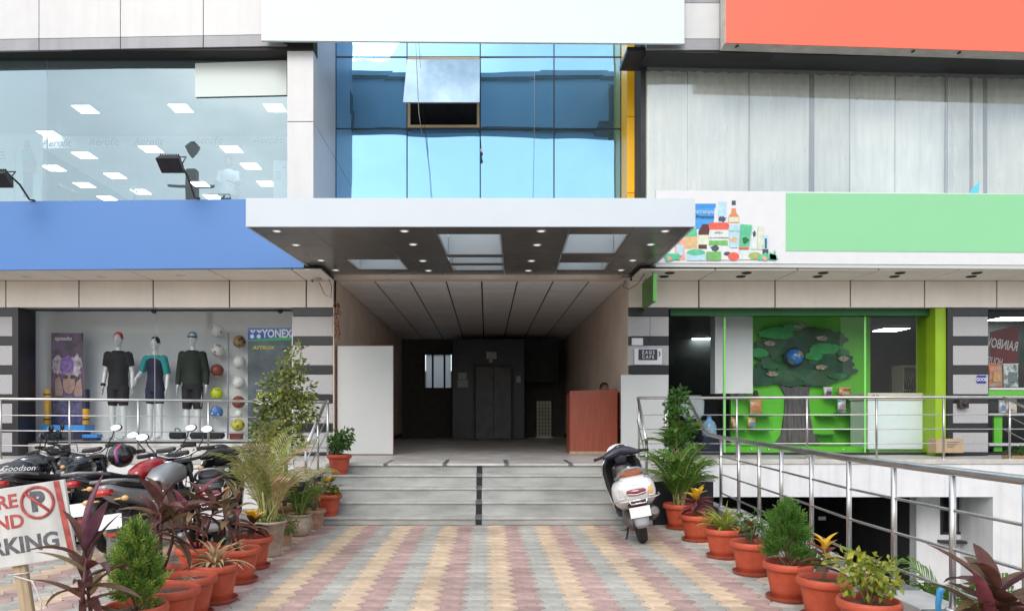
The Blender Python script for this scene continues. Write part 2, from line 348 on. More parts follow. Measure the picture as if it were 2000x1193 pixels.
K['green_plate'] = M('hanging_sign_green', (.2,.62,.14), .4, var=.05)
K['green_shade'] = M('hanging_sign_face', (.10,.24,.05), .45, var=.12, vs=5)
K['curtain'] = M('blind_fabric', (.88,.90,.86), .85, var=.10, vs=3, stretch=(3, 3, .4), streak=.08)
K['ceil_white'] = M('ceiling_white', (.5,.5,.5), .8, var=.03)
K['ceil_tile'] = M('ceiling_tile', (.85,.83,.82), .6, var=.06, vs=5, isl=.05)
K['g_low'] = glass('shop_glass', .006, (.95,.97,.97), ior=1.22, wav=.004, ws=.8)
K['g_up'] = glass('upper_glass', .30, (.70,.80,.83), (.47,.63,.70), wav=.006, ws=.7, film=(.45,.58,.62), filmk=.11)
K['g_curt'] = glass('dirty_upper_glass', .14, (.86,.89,.875), (.9,.96,.98), wav=.004, ws=.7, film=(.76,.79,.76), filmk=.30)
K['g_blue'] = glass('blue_mirror_glass', .68, (.03,.10,.19), (.25,.51,.80), wav=.012, ws=.8, film=(.19,.38,.52), filmk=.8)
K['g_open'] = glass('grey_open_pane', .05, (.4,.52,.58), (.6,.8,.9), film=(.25,.36,.41), filmk=.7)
K['lamp_panel'] = emis('ceiling_lamp', (1, .99, .96), 7)
K['lamp_shop'] = emis('shop_lamp', (.85, 1, .93), 16)
K['lamp_spot'] = emis('downlight_lens', (1, .95, .9), .75)
K['sky_sheet'] = translucent('skylight_sheet', (.93,.94,.92), .85)
K['frost'] = translucent('frosted_pane', (.8,.83,.83), .75)
S.cycles.use_denoising = True
# ================================================================ ground, road, paving
YB, YE, YR, YS, YF, YC = 9.68, 11.6, 11.72, 13.3, 13.0, 12.0   # stair foot, terrace edge, railing line, shop glass, fascia/pillars, sign line
ZL = .745                                                        # landing / terrace level
g = MB()
def sheet(mb, x0, x1, y0, y1, z, mi=0): mb.quad((x0,y0,z),(x1,y0,z),(x1,y1,z),(x0,y1,z), mi)
BIG = 900
sheet(g, -BIG, BIG, -BIG, 1.2, -.03); sheet(g, -BIG, 3.12, 1.2, 6, -.03); g.quad((-BIG,6,-.03),(3.12,6,-.03),(3.40,9.7,-.03),(-BIG,9.7,-.03)); sheet(g, -BIG, 3.40, 9.7, 11.7, -.03); sheet(g, 9.8, BIG, 1.2, 11.7, -.03)
sheet(g, -BIG, -2.0, 11.7, BIG, -.03); sheet(g, 12, BIG, 11.7, BIG, -.03); sheet(g, -2.0, 12, 19, BIG, -.03)
structure('ground', g, K['ground'])
r = MB(); sheet(r, -BIG, BIG, -18, -7, -.026); structure('road', r, K['asphalt'])
rm = MB()
for i in range(-8, 9): sheet(rm, i*6-1.2, i*6+1.2, -12.57, -12.43, -.022)
structure('road_marking', rm, K['print_white'])
# the ramp down to the basement
r = MB(); r.quad((3.05,1.2,-.03),(9.8,1.2,-.03),(9.8,11.4,-2.1),(3.05,11.4,-2.1)); r.quad((3.05,11.4,-2.1),(9.8,11.4,-2.1),(9.8,19,-2.1),(3.05,19,-2.1))
structure('ramp', r, K['concrete'])
# paving of wavy blocks, one shape shared by all
PW = .2035; BASEX = -.587; PY0 = YB
def paver_mesh(mat, seg=4):
    e = .0022; A = .033
    right = [(PW/2-e+A*math.sin(2*math.pi*(t-.5)), PW*(t-.5)) for t in [i/(2*seg) for i in range(2*seg+1)]]
    left = [(x-PW+2*e, y) for x, y in reversed(right)]
    sc = lambda y: y*(PW-2*e)/PW
    out = [(x, sc(y)) for x, y in right+left]
    inn = [(x-.006*(1 if i <= 2*seg else -1), y*.955) for i, (x, y) in enumerate(out)]
    n = len(out); mb = MB()
    vs = [(x, y, -.006) for x, y in out]+[(x, y, 0) for x, y in inn]
    mb.add(vs, [tuple(range(n, 2*n))]+[(i, (i+1) % n, (i+1) % n+n, i+n) for i in range(n)])
    return mb
pv = MB(); sheet(pv, -9.5, 2.88, -6, YB+.02, -.012); paving = structure('paving', pv, K['sand'])
PM = [K['p_yellow'], K['p_red'], K['p_grey']]; pmesh = [paver_mesh(0).mesh('paver', m) for m in PM]
cells = []
for i in range(-44, 17):
    for j in range(76):
        x = BASEX+PW*(i+.5); y = PY0-PW*(j+.5)
        if x > 2.80 or x < -9.4: continue
        cells.append((x, y, i % 3, (x > -2.05 and x < 2.25 and y > 5.35) or (x < -2.6 and x > -3.4 and y < 5.9 and y > 5.4)))
vis = sorted([c for c in cells if c[3]], key=lambda c: c[1])[:300]; vset = set((c[0], c[1]) for c in vis)
rest = [MB(), MB(), MB()]; tmpl = paver_mesh(0)
for x, y, k, _ in cells:
    dz = rnd.uniform(-.0025, .001)
    if (x, y) in vset:
        add('paver', pmesh[k], paving, (x, y, dz), (rnd.uniform(-.006, .006), rnd.uniform(-.006, .006), 0))
    else:
        rest[k].add([(vx+x, vy+y, vz+dz) for vx, vy, vz in tmpl.v], tmpl.f)
for k in range(3): add('paver_field', rest[k].mesh('paver_field', PM[k]), paving, kind='stuff')

# ================================================================ stairs
SX0, SX1, CXI, CW = -2.45, 2.25, -.104, .043
st = thing('entrance_stairs', 'wide grey veined stone entrance steps with a black strip down the middle', 'stairs', (0, YB, 0))
tops = [.103, .275, .44, .60, ZL]; prev = 0
for k, zt in enumerate(tops):
    y0 = YB+.3*k
    for a, b in ((SX0, CXI-CW), (CXI+CW, SX1)): part('riser_slab', MB().box(a, b-.001, y0+.02, y0+.05, prev, zt-.03), K['step_stone'], st, world=True)
    part('inlay_strip', MB().box(CXI-CW+.001, CXI+CW-.002, y0+.018, y0+.05, prev+.002, zt-.031), K['dark_stone'], st, world=True, label='black granite strip in the step riser')
    if k < 4:
        for a, b in ((SX0, CXI-CW), (CXI+CW, SX1)): part('tread_slab', MB().box(a, b-.001, y0, y0+.33, zt-.03, zt), K['tread_stone'], st, bev=.006, world=True)
        part('inlay_strip', MB().box(CXI-CW+.001, CXI+CW-.002, y0-.001, y0+.33, zt-.029, zt+.001), K['curb_dark'], st, world=True)
    prev = zt
part('core', MB().box(SX0+.01, SX1-.01, YB+.06, YB+.36, 0, .05).box(SX0+.01, SX1-.01, YB+.36, YB+.7, 0, .24), K['concrete'], st, world=True)
# plinth blocks at both stair ends
solo('stair_plinth', MB().box(2.26, 3.08, 9.72, YE, -.02, .58).box(2.24, 3.10, 9.70, YE-.002, .581, .62, 1), [K['dark_stone'], K['kerb']], 'black granite plinth block with pale capping right of the entrance steps', 'plinth', (2.67, 10.6, 0), bev=.006)
solo('stair_plinth', MB().box(-3.1, -2.46, 9.72, YE, -.02, .58).box(-3.12, -2.455, 9.70, YE-.002, .581, .62, 1), [K['dark_stone'], K['kerb']], 'black granite plinth block left of the entrance steps behind the potted palms', 'plinth', (-2.8, 10.6, 0), bev=.006)
# terrace / walkway slab and its floor slabs
t = MB().box(-40, SX0-.66, YE+.02, YS+.1, .55, ZL-.005).box(3.11, 40, YE+.02, YS+.1, .55, ZL-.005).box(-3.11, 3.11, YE, YS+.1, .4, ZL-.005).box(SX0, SX1, 10.93, YE, .4, ZL-.005).box(-3.2, 3.2, YS+.1, 24, .4, ZL-.005)
terrace = structure('terrace', t, K['floor_stone'])
for x0, x1 in ((-40, -3.12), (3.12, 40)):
    part('kerb_edge', MB().box(x0, x1, YE-.02, YE+.16, ZL-.055, ZL+.02), K['kerb'], terrace, bev=.008)
inl = [-2.0, -1.53, -.63, .31, 1.28, 2.0]
xs = [SX0]+[v for v in inl if -1.9 < v < 1.9]+[SX1]
for a, b in zip(xs[:-1], xs[1:]): part('floor_slab', MB().box(a+.034, b-.034, 10.86, 11.75, ZL-.03, ZL+.004), K['floor_stone'], terrace, bev=.004)
for v in xs[1:-1]: part('inlay_strip', MB().box(v-.032, v+.032, 10.862, 11.75, ZL-.03, ZL+.002), K['curb_dark'], terrace)
part('inlay_strip', MB().box(SX0, SX1, 11.753, 11.82, ZL-.03, ZL+.002), K['curb_dark'], terrace)
for i in range(5):
    for j in range(8): part('floor_slab', MB().box(-2.75+i*1.06+.003, -2.75+(i+1)*1.06-.003, 11.83+j*1.0, 12.825+j*1.0, ZL-.03, ZL+.003), K['floor_stone'], terrace)
# white retaining walls below the terrace
solo('retaining_wall', MB().box(-40, -3.12, YE, YE+.2, -.05, ZL-.056), K['white_wall'], 'white plastered wall under the left walkway behind the motorcycles', 'wall', (-12, YE, 0))
bw = thing('basement_wall', 'white plastered wall and beam over the dark basement entrance at right', 'wall', (6, YE, 0))
Yb2_ = 12.4
part('beam', MB().box(3.12, 8.2, YE, YE+.3, .158, ZL-.056), K['white_wall'], bw, world=True)
part('wall', MB().box(8.2, 40, YE+.002, Yb2_+.2, -2.15, ZL-.057), K['white_wall'], bw, world=True)
X0b, X1b, Yb2 = xx(1790, 12.4), 8.19, 12.4
wx0, wx1, wz0, wz1 = xx(1836, Yb2), xx(1900, Yb2), zz(1043, Yb2), .1
w = MB().box(X0b, wx0, Yb2, Yb2+.2, -2.15, .3).box(wx1, X1b+.3, Yb2, Yb2+.2, -2.15, .3).box(wx0, wx1, Yb2, Yb2+.2, -2.15, wz0)
part('recessed_wall', w, K['white_wall'], bw, world=True)
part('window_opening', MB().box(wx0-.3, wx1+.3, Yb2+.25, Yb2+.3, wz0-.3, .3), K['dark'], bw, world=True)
wf = part('window', MB().box(wx0, wx0+.04, Yb2-.01, Yb2+.05, wz0, wz1).box(wx1-.04, wx1, Yb2-.01, Yb2+.05, wz0, wz1).box(wx0+.04, wx1-.04, Yb2-.01, Yb2+.05, wz0, wz0+.04), K['dark_metal'], bw, world=True)
for k in range(6): part('window_bar', MB().tube([(wx0+.06+k*.085, Yb2, wz0+.02), (wx0+.06+k*.085, Yb2, wz1)], .009, 6), K['dark_metal'], wf, world=True)
part('hood', MB().box(wx0-.05, wx1+.02, Yb2-.18, Yb2-.003, wz0-.13, wz0-.09), K['dark_metal'], bw, world=True)
# basement room
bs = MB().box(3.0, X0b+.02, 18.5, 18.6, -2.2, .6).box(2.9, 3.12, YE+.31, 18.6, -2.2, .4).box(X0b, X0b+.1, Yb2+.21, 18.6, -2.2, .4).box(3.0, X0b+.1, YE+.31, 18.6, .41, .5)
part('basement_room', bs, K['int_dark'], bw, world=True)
part('number_sign', MB().box(xx(1598,14), xx(1612,14), 13.98, 14, zz(1015,14), zz(1008,14)), K['board_grey'], bw, world=True)
solo('ramp_retaining_wall', MB().hexa([(2.98,1.2,-2.2),(3.14,1.2,-2.2),(3.14,6,-2.2),(2.98,6,-2.2)],[(2.98,1.2,-.04),(3.14,1.2,-.04),(3.14,6,-.04),(2.98,6,-.04)]).hexa([(2.98,6,-2.2),(3.14,6,-2.2),(3.42,9.7,-2.2),(3.26,9.7,-2.2)],[(2.98,6,-.04),(3.14,6,-.04),(3.42,9.7,-.04),(3.26,9.7,-.04)]).box(3.26,3.42,9.7,YE-.01,-2.2,.18), K['concrete'], 'concrete side wall of the basement ramp under the granite kerb', 'wall', (3.1, 6, -1))
solo('ramp_side_wall', MB().box(9.8, 10, 1.2, YE-.01, -2.2, .9), K['white_wall'], 'white plastered wall along the far side of the basement ramp', 'wall', (9.9, 6, -1))
# banded granite kerb along the ramp
kb = thing('granite_kerb', 'low granite kerb banded pale and dark under the steel ramp railing', 'kerb', (2.98, 6.5, 0))
y = 1.6; k = 0
kdx = lambda y: max(0, y-6.0)*.074
def kblk(a, b): return MB().hexa([(2.86+kdx(a),a,-.02),(3.17+kdx(a),a,-.02),(3.17+kdx(b),b,-.02),(2.86+kdx(b),b,-.02)],[(2.86+kdx(a),a,.22),(3.17+kdx(a),a,.22),(3.17+kdx(b),b,.22),(2.86+kdx(b),b,.22)])
while y < 9.65:
    d = .5 if k % 2 == 0 else .28
    part('kerb_block', kblk(y+.003, min(y+d-.003, 9.69)), K['curb_light' if k % 2 == 0 else 'curb_dark'], kb, bev=.008, world=True)
    y += d; k += 1

# ================================================================ building
B = thing('commercial_building', 'two storey shopping building with striped stone pillars, glass fronts and a dark entrance passage', 'building', (0, YF, 0))
def bp(name, mb, mat, parent=None, **k): return part(name, mb, mat, parent or B, world=True, **k)
# striped pillars
def pillar(x0, x1, y0=YF, y1=YS+.3, ztop=3.43):
    p = bp('pillar', MB().box(x0+.01, x1-.01, y0+.03, y1, ZL, ztop), K['joint'])
    z = ztop; k = 0
    while z > ZL+.02:
        h = .165 if k % 2 == 0 else .36; zb = max(z-h, ZL)
        bp('stone_block', MB().box(x0, x1, y0-(.0 if k % 2 else .004), y0+.2, zb+.003, z-.003), K['dark_stone' if k % 2 == 0 else 'grey_stone'], p, bev=.004)
        z = zb; k += 1
    return p
pL = pillar(xx(572, YF), xx(650, YF)); pR = pillar(xx(1227, YF), xx(1306, YF)); pFR = pillar(xx(1861, YF), xx(1930, YF)); pFL = pillar(-9.3, xx(24, YF))
for p, a, b in ((pFL, xx(24, YF)+.003, xx(36, YF)), (pFR, xx(1850, YF), xx(1861, YF)-.003)):
    bp('stone_jamb', MB().box(a, b, YF-.01, YS+.2, ZL, 3.43), K['dark_stone'], p)
# beige fascia, soffit and pillar wraps over both shops
ZS, ZFb = 3.91, 3.43
def fascia(x0, x1, joints, holes, side):
    f = bp('fascia', MB().box(x0, x1, YF+.03, YF+.2, ZFb+.005, ZS+.1), K['joint'])
    xs = [x0]+[j for j in joints if x0 < j < x1]+[x1]
    for a, b in zip(xs[:-1], xs[1:]):
        bp('fascia_panel', MB().box(a+.012, b-.012, YF, YF+.04, ZFb, ZS), K['acp_beige'], f, bev=.003)
        bp('soffit_panel', MB().box(a+.012, b-.012, YC+.06, YF-.004, ZS+.004, ZS+.03), K['acp_beige'], f, bev=.003)
        bp('underside_panel', MB().box(a+.006, b-.006, YF+.045, YS+.02, ZFb, ZFb+.02), K['acp_grey'], f)
    bp('soffit_back', MB().box(x0, x1, YC+.06, YF+.05, ZS+.033, ZS+.06), K['joint'], f)
    for (px, py, m) in holes:
        Y = (ZS-CAMZ)*FPX/(VY-py); p = at(px, py, Y)
        bp('downlight', MB().lathe([(.07, -.012), (.085, -.004), (.085, .01)], 20, (p.x, Y, ZS)).lathe([(.0, -.004), (.07, -.004)], 20, (p.x, Y, ZS), 1), [K['acp_beige'] if m else K['dark_metal'], K['acp_beige'] if m else K['dark']], f)
    return f
jl = [xx(p, YF) for p in (-137, 11, 154, 299, 448, 598)]
fascia(-16, xx(652, YF)-.0, jl, [(51, 539, 1), (199, 539, 1), (352, 537, 1)], 0)
jr = [xx(p, YF) for p in (1365, 1514, 1661, 1806, 1947, 2090)]
hr = []
for px in (1308, 1458, 1608, 1758, 1908): hr += [(px, 533, 0), (px-11, 540, 0)]
fascia(xx(1228, YF), 16, jr, hr, 1)
# shop rooms: walls, floors, ceilings
def room(x0, x1, y0, y1, z0, z1, wm, fm, cm, front=False):
    bp('interior_wall', MB().box(x0-.1, x0, y0, y1, z0, z1).box(x1, x1+.1, y0, y1, z0, z1).box(x0-.1, x1+.1, y1, y1+.1, z0, z1), wm)
    bp('interior_floor', MB().box(x0, x1, y0, y1-.002, z0-.05, z0), fm); bp('interior_ceiling', MB().box(x0-.1, x1+.1, y0, y1+.1, z1+.003, z1+.06), cm)
ZD = .985
LX0, LX1 = xx(36, YS), xx(571, YS)-.02
room(LX0+.06, LX1, YS+.05, 14.35, ZD, 3.55, K['int_white'], K['int_white'], K['int_white'])
bp('display_plinth', MB().box(LX0, LX1, YS-.02, YS+.14, ZL, ZD-.003), K['floor_stone'])
bp('window_jamb', MB().box(LX0-.03, LX0+.055, YS-.05, YS+.1, ZL, 3.45), K['kerb'])
def window(x0, x1, z0, z1, y, n, mat, fr=.012, gap=.006, joints=None, name='shop_window'):
    w = bp(name, MB().box(x0, x1, y-.02, y+.04, z1, z1+.04), K['dark_metal']); bp('sill_rail', MB().box(x0, x1, y-.02, y+.04, z0-.03, z0), K['dark_metal'], w)
    xs = joints or [x0+(x1-x0)*i/n for i in range(n+1)]
    for a, b in zip(xs[:-1], xs[1:]): bp('pane', MB().quad((a+gap/2, y, z0+.002), (b-gap/2, y, z0+.002), (b-gap/2, y, z1-.002), (a+gap/2, y, z1-.002)), mat, w)
    for v in xs[1:-1]: bp('glass_joint', MB().box(v-fr/2, v+fr/2, y+.003, y+.015, z0, z1), K['acp_grey'], w)
    return w
wL = window(LX0+.06, LX1, ZD, 3.41, YS, 2, K['g_low'], joints=[LX0+.06, xx(302, YS), LX1])
for px in (52, 302, 548): bp('glass_clamp', MB().ell((xx(px, YS), YS-.03, 3.40), (.05, .04, .045)), K['dark_metal'], wL)
# right shop
RX0, RX1 = xx(1307, YS), xx(1850, YS)
GX0, GX1 = xx(1413, YS), xx(1690, YS)
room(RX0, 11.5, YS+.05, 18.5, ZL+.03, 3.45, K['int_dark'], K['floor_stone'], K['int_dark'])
bp('header', MB().box(RX0, xx(1827, 13.03)-.003, YS-.10, YS-.022, zz(613, YS)-.045, 3.425), K['green_dark'])
wR = window(RX0, xx(1827, 13.03)-.003, ZL+.04, zz(613, YS)-.04, YS, 3, K['g_low'], joints=[RX0, GX0, GX1, xx(1827, 13.03)-.003])
for px in (1415, 1689): bp('edge_strip', MB().box(xx(px-2, YS), xx(px+2, YS), YS-.012, YS-.004, ZL+.04, zz(613, YS)-.04), K['green_plate'], wR)
for px in (1467, 1500, 1545, 1645): bp('glass_bolt', MB().ell((xx(px, YS), YS-.02, ZL+.1), (.022, .03, .022), 8, 6), K['chrome'], wR)
GY = 14.35
bp('green_wall', MB().box(xx(1413, GY)+.15, xx(1690, GY)+.1, GY, GY+.08, ZL+.03, 3.44), K['green_wall'])
bp('green_base', MB().box(xx(1415, 13.6), xx(1687, 13.6), 13.6, GY, ZL+.03, zz(872, 13.6)), K['green_wall'])
bp('lime_pillar', MB().box(xx(1827, 13.03), xx(1850, YF)-.004, 13.03, 13.62, ZL, 3.425), K['lime'])
bp('sky_reflection_block', MB().box(xx(1400, 13.9), xx(1474, 13.9), 14.0, 14.3, 1.9, 3.44), K['int_white'])  # pale block added in place of bright sky reflected in the glass
# far right shop
QX0 = xx(1931, YS)
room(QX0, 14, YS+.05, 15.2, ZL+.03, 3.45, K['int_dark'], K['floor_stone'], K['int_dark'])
wQ = window(QX0, 14, ZL+.04, 3.38, YS, 2, K['g_low'])
def clight(px, py, zc, w, d, mat, parent=None):
    Y = (zc-CAMZ)*FPX/(VY-py); p = at(px, py, Y)
    bp('ceiling_light', MB().box(p.x-w/2-.02, p.x+w/2+.02, Y-d/2-.02, Y+d/2+.02, zc-.008, zc-.002).box(p.x-w/2, p.x+w/2, Y-d/2, Y+d/2, zc-.016, zc-.0085, 1), [K['ceil_white'], mat])
for px, py in ((1370, 662), (1382, 686), (1740, 643), (1712, 675)): clight(px, py, 3.44, .55, .55, K['lamp_shop'])
clight(1975, 622, 3.44, .7, .5, K['lamp_shop'])
# ---- entrance passage
PX0, PX1, ZC, YBK = xx(652, YF), xx(1226, YF), 3.94, 23.5
bp('passage_wall', MB().box(PX0-.06, PX0, YF+.01, YBK, ZL, ZC+.1), K['cream_wall']); bp('passage_wall', MB().box(PX1, PX1+.06, YF+.01, YBK, ZL, ZC+.1), K['cream_wall'])
bp('skirting', MB().box(PX0, PX0+.012, YF+.3, YBK, ZL+.005, ZL+.12), K['dark_red']); bp('skirting', MB().box(PX1-.012, PX1, YF+.3, YBK, ZL+.005, ZL+.12), K['dark_red'])
bp('passage_beam', MB().box(PX0, PX1, YF-.02, YF+.22, ZC, ZC+.35), K['cream_wall'])
cl = bp('passage_ceiling', MB().box(PX0, PX1, YF+.23, YBK, ZC+.025, ZC+.1), K['joint'])
gx = [PX0]+[-2.07+.661*i for i in range(7)]+[PX1]
far = MB()
for a, b in zip(gx[:-1], gx[1:]):
    for j in range(33):
        y0 = YF+.24+j*.31; y1 = y0+.306
        if y1 > YBK: break
        if j < 14: bp('ceiling_tile', MB().box(a+.016, b-.016, y0, y1, ZC+.004+rnd.uniform(-.002, .002), ZC+.03), K['ceil_tile'], cl)
        else: far.box(a+.016, b-.016, y0, y1, ZC+.004, ZC+.03)
bp('ceiling_tiles_far', far, K['ceil_tile'], cl, kind='stuff')
# back wall with a window opening and a gate opening
Y = YBK
wx = (xx(830, Y), xx(882, Y), zz(757, Y), zz(692, Y)); gxx = (xx(1048, Y), xx(1077, Y), ZL, zz(783, Y))
b = MB().box(PX0-.1, wx[0], Y, Y+.15, ZL, ZC).box(wx[0], wx[1], Y, Y+.15, ZL, wx[2]).box(wx[0], wx[1], Y, Y+.15, wx[3], ZC).box(wx[1], gxx[0], Y, Y+.15, ZL, ZC).box(gxx[0], gxx[1], Y, Y+.15, gxx[3], ZC).box(gxx[1], PX1+.1, Y, Y+.15, ZL, ZC)
bp('back_wall', b, M('back_wall_paint', (.11,.105,.09), .8, var=.15))
bw_ = bp('back_window', MB().box(wx[0]-.05, wx[0], Y-.03, Y+.02, wx[2]-.05, wx[3]+.05).box(wx[0], wx[1], Y-.03, Y+.02, wx[2]-.05, wx[2]).box(wx[0], wx[1], Y-.03, Y+.02, wx[3], wx[3]+.05), K['dark_metal'])
ws = [wx[0], xx(845, Y), xx(868, Y), wx[1]]
for a, b2 in zip(ws[:-1], ws[1:]): bp('frosted_pane', MB().box(a+.03, b2-.03, Y+.08, Y+.085, wx[2], wx[3]), K['frost'], bw_)
for v in ws[1:3]: bp('mullion', MB().box(v-.03, v+.03, Y, Y+.08, wx[2], wx[3]), K['dark_metal'], bw_)
gt = bp('lattice_gate', MB().box(gxx[0]-.03, gxx[0], Y-.02, Y+.02, ZL, gxx[3]).box(gxx[1], gxx[1]+.03, Y-.02, Y+.02, ZL, gxx[3]), K['dark_metal'])
for k in range(1, 5): bp('gate_bar', MB().tube([(gxx[0]+(gxx[1]-gxx[0])*k/5, Y+.01, ZL), (gxx[0]+(gxx[1]-gxx[0])*k/5, Y+.01, gxx[3])], .01, 6), K['dark_metal'], gt)
for k in range(1, 10): bp('gate_bar', MB().tube([(gxx[0], Y+.02, ZL+(gxx[3]-ZL)*k/10), (gxx[1], Y+.02, ZL+(gxx[3]-ZL)*k/10)], .008, 6), K['dark_metal'], gt)
rw = thing('added_rear_wall', 'added beige wall keeping bright sky out of view behind the lattice gate at the end of the passage', 'wall', (0, 26.5, 0))  # wall added so bright sky and ground don't show through the gate
part('wall', MB().box(-8, 8, 26.5, 26.7, -.03, 3.0), M('rear_wall_paint', (.34,.30,.2), .85, var=.15, vs=1), rw, world=True); part('coping', MB().box(-8, 8, 26.46, 26.74, 3.0, 3.08), K['concrete'], rw, world=True)
# lift front on a projecting dark stone block
Yl = 21.6
lf = bp('lift_front', MB().box(xx(884, Yl), xx(928, Yl), Yl, YBK, ZL, zz(664, Yl)).box(xx(1000, Yl), xx(1024, Yl), Yl, YBK, ZL, zz(664, Yl)).box(xx(928, Yl), xx(1000, Yl), Yl, YBK, zz(716, Yl), zz(664, Yl)), M('lift_stone', (.03,.033,.04), .35, var=.25, vs=12))
for a, b2 in ((929, 963.5), (964.5, 999)): bp('lift_door', MB().box(xx(a, Yl), xx(b2, Yl), Yl+.06, Yl+.1, ZL, zz(716, Yl)), M('lift_steel', (.10,.10,.105), .45, .5, var=.2, vs=3), lf)
bp('lift_frame', MB().box(xx(924, Yl), xx(928, Yl), Yl-.02, Yl-.001, ZL, zz(716, Yl)).box(xx(1000, Yl), xx(1004, Yl), Yl-.02, Yl-.001, ZL, zz(716, Yl)).box(xx(924, Yl), xx(1004, Yl), Yl-.02, Yl-.001, zz(715.5, Yl), zz(711, Yl)), K['dark_metal'], lf)
for px0, px1, py0, py1 in ((950, 970, 687, 701), (955, 962, 702, 708), (895, 911, 728, 741), (894, 914, 742, 756), (1008, 1017, 734, 747)):
    bp('notice', MB().box(xx(px0, Yl), xx(px1, Yl), Yl-.006, Yl-.001, zz(py1, Yl), zz(py0, Yl)), K['board_grey'], lf)
bp('side_panel', MB().box(xx(1026, Yl), xx(1090, 22), 22, YBK, zz(745, 22), zz(664, 22)), K['int_dark'])
# ---- upper storey, left
YU, YG = 12.4, 13.9
lz = lambda x: (1.0-x/508)*9            # the left cladding sags a little to the left in the photograph
xs = [-420, -243, -84, 76, 235, 397, 561]
fu = bp('upper_fascia', MB().pxbox(-420, 612, 2, 99, 12.08, .3), K['joint'])
for a, b in zip(xs[:-1], xs[1:]):
    bp('fascia_panel', MB().pxbox(a+.7, b-.7, (-60, -60), (68+lz(a), 68+lz(b)), 12.05, .05), K['acp_white'], fu, bev=.004)
    bp('fascia_strip', MB().pxbox(a+.7, b-.7, (68.7+lz(a), 68.7+lz(b)), (91+lz(a), 91+lz(b)), 12.055, .05), K['acp_grey'], fu, bev=.004)
bp('upper_soffit', MB().box(-16, xx(561, 12.1), 12.11, YU+.1, zz(95, 12.05)+.01, zz(95, 12.05)+.06), K['dark_metal'], fu)
colX0, colX1 = xx(561, 12.1), xx(612, 12.1)
cz = [4.9, zz(238, 12.1), 9.6]
wc = bp('white_column', MB().box(colX0+.02, colX1-.02, 12.14, YG, 4.4, 9.6), K['joint'])
for a, b in zip(cz[:-1], cz[1:]):
    bp('column_panel', MB().box(colX0, colX1, 12.1, 12.135, a+.006, b-.006), K['acp_white'], wc, bev=.003)
    bp('column_panel', MB().box(colX1-.018, colX1, 12.137, YG-.01, a+.006, b-.006), K['acp_white'], wc, bev=.003)
ux0 = -16
room(ux0, colX0-.02, YU+.06, 20, 4.45, 7.62, K['int_up'], K['floor_stone'], K['int_up'])
bp('bulkhead', MB().box(xx(82, 15.7), colX0-.03, 15.73, 19.9, 7.32, 7.6), K['int_white'])
wU = window(ux0, colX0, 5.0, zz(118, YU), YU, 4, K['g_up'], name='upper_window', joints=[ux0, -10.6, -7.6, colX0])
for px, py in ((167, 213), (353, 211), (537, 210), (97, 262)): clight(px, py, 7.6, .36, .36, K['lamp_panel'])
for px, py in ((295, 291), (452, 291), (165, 303), (490, 324), (105, 328), (225, 343), (165, 361), (390, 359), (520, 358), (275, 374), (210, 387), (415, 384)): clight(px, py, 7.315, .38, .38, K['lamp_panel'])  # first two stand in for lamp reflections, added as glowing panels
# ---- upper storey, middle: recessed blue mirror glass
ym = bp('blue_curtain_wall', MB().box(xx(655, YG), xx(1213, YG), YG+.06, YG+.1, 4.4, 4.8), K['dark_metal'])
mxs = [colX1+.001, xx(795, YG), xx(938, YG), xx(1082, YG), xx(1213, YG)]; mzs = [4.38, zz(252, YG), zz(112, YG), 9.8]
for i in range(4):
    for j in range(3):
        if (i, j) == (1, 1): continue
        mb = MB(); a, b, c, d = mxs[i]+.012, mxs[i+1]-.012, mzs[j]+.012, mzs[j+1]-.012
        e = [rnd.uniform(-.006, .006) for _ in range(4)]
        mb.quad((a, YG+e[0], c), (b, YG+e[1], c), (b, YG+e[2], d), (a, YG+e[3], d)); bp('blue_pane', mb, K['g_blue'], ym)
for v in mxs[1:-1]: bp('mullion', MB().box(v-.011, v+.011, YG-.012, YG+.05, 4.38, 9.8), K['dark_metal'], ym)
for v in mzs[1:-1]: bp('transom', MB().box(mxs[0], mxs[-1], YG-.010, YG+.048, v-.011, v+.011), K['dark_metal'], ym)
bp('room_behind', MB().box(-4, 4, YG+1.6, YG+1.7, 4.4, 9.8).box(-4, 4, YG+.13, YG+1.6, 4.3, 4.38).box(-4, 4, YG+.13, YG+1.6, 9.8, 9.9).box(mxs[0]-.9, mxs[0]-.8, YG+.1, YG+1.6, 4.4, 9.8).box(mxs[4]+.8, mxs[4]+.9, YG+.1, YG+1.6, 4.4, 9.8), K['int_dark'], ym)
ax0, ax1, az0, az1 = mxs[1]+.015, mxs[2]-.015, mzs[1]+.015, mzs[2]-.015
bp('opening_frame', MB().box(ax0, ax0+.05, YG-.03, YG+.05, az0, az1).box(ax1-.05, ax1, YG-.03, YG+.05, az0, az1).box(ax0+.05, ax1-.05, YG-.03, YG+.05, az0, az0+.05).box(ax0+.05, ax1-.05, YG-.03, YG+.05, az1-.05, az1), K['tan'], ym)
hz, ang, ln = az1-.06, R(31), 1.30
sn, cn = math.sin(ang), math.cos(ang)
P1 = lambda x, s, o=0: (x, YG-.05-s*sn-o*cn, hz-s*cn+o*sn)
aw = bp('open_window_sash', MB().hexa([P1(ax0-.01, ln), P1(ax1+.01, ln), P1(ax1+.01, ln, -.02), P1(ax0-.01, ln, -.02)], [P1(ax0-.01, ln-.04), P1(ax1+.01, ln-.04), P1(ax1+.01, ln-.04, -.02), P1(ax0-.01, ln-.04, -.02)]).hexa([P1(ax0-.01, .04), P1(ax1+.01, .04), P1(ax1+.01, .04, -.02), P1(ax0-.01, .04, -.02)], [P1(ax0-.01, 0), P1(ax1+.01, 0), P1(ax1+.01, 0, -.02), P1(ax0-.01, 0, -.02)]), K['acp_grey'], ym)
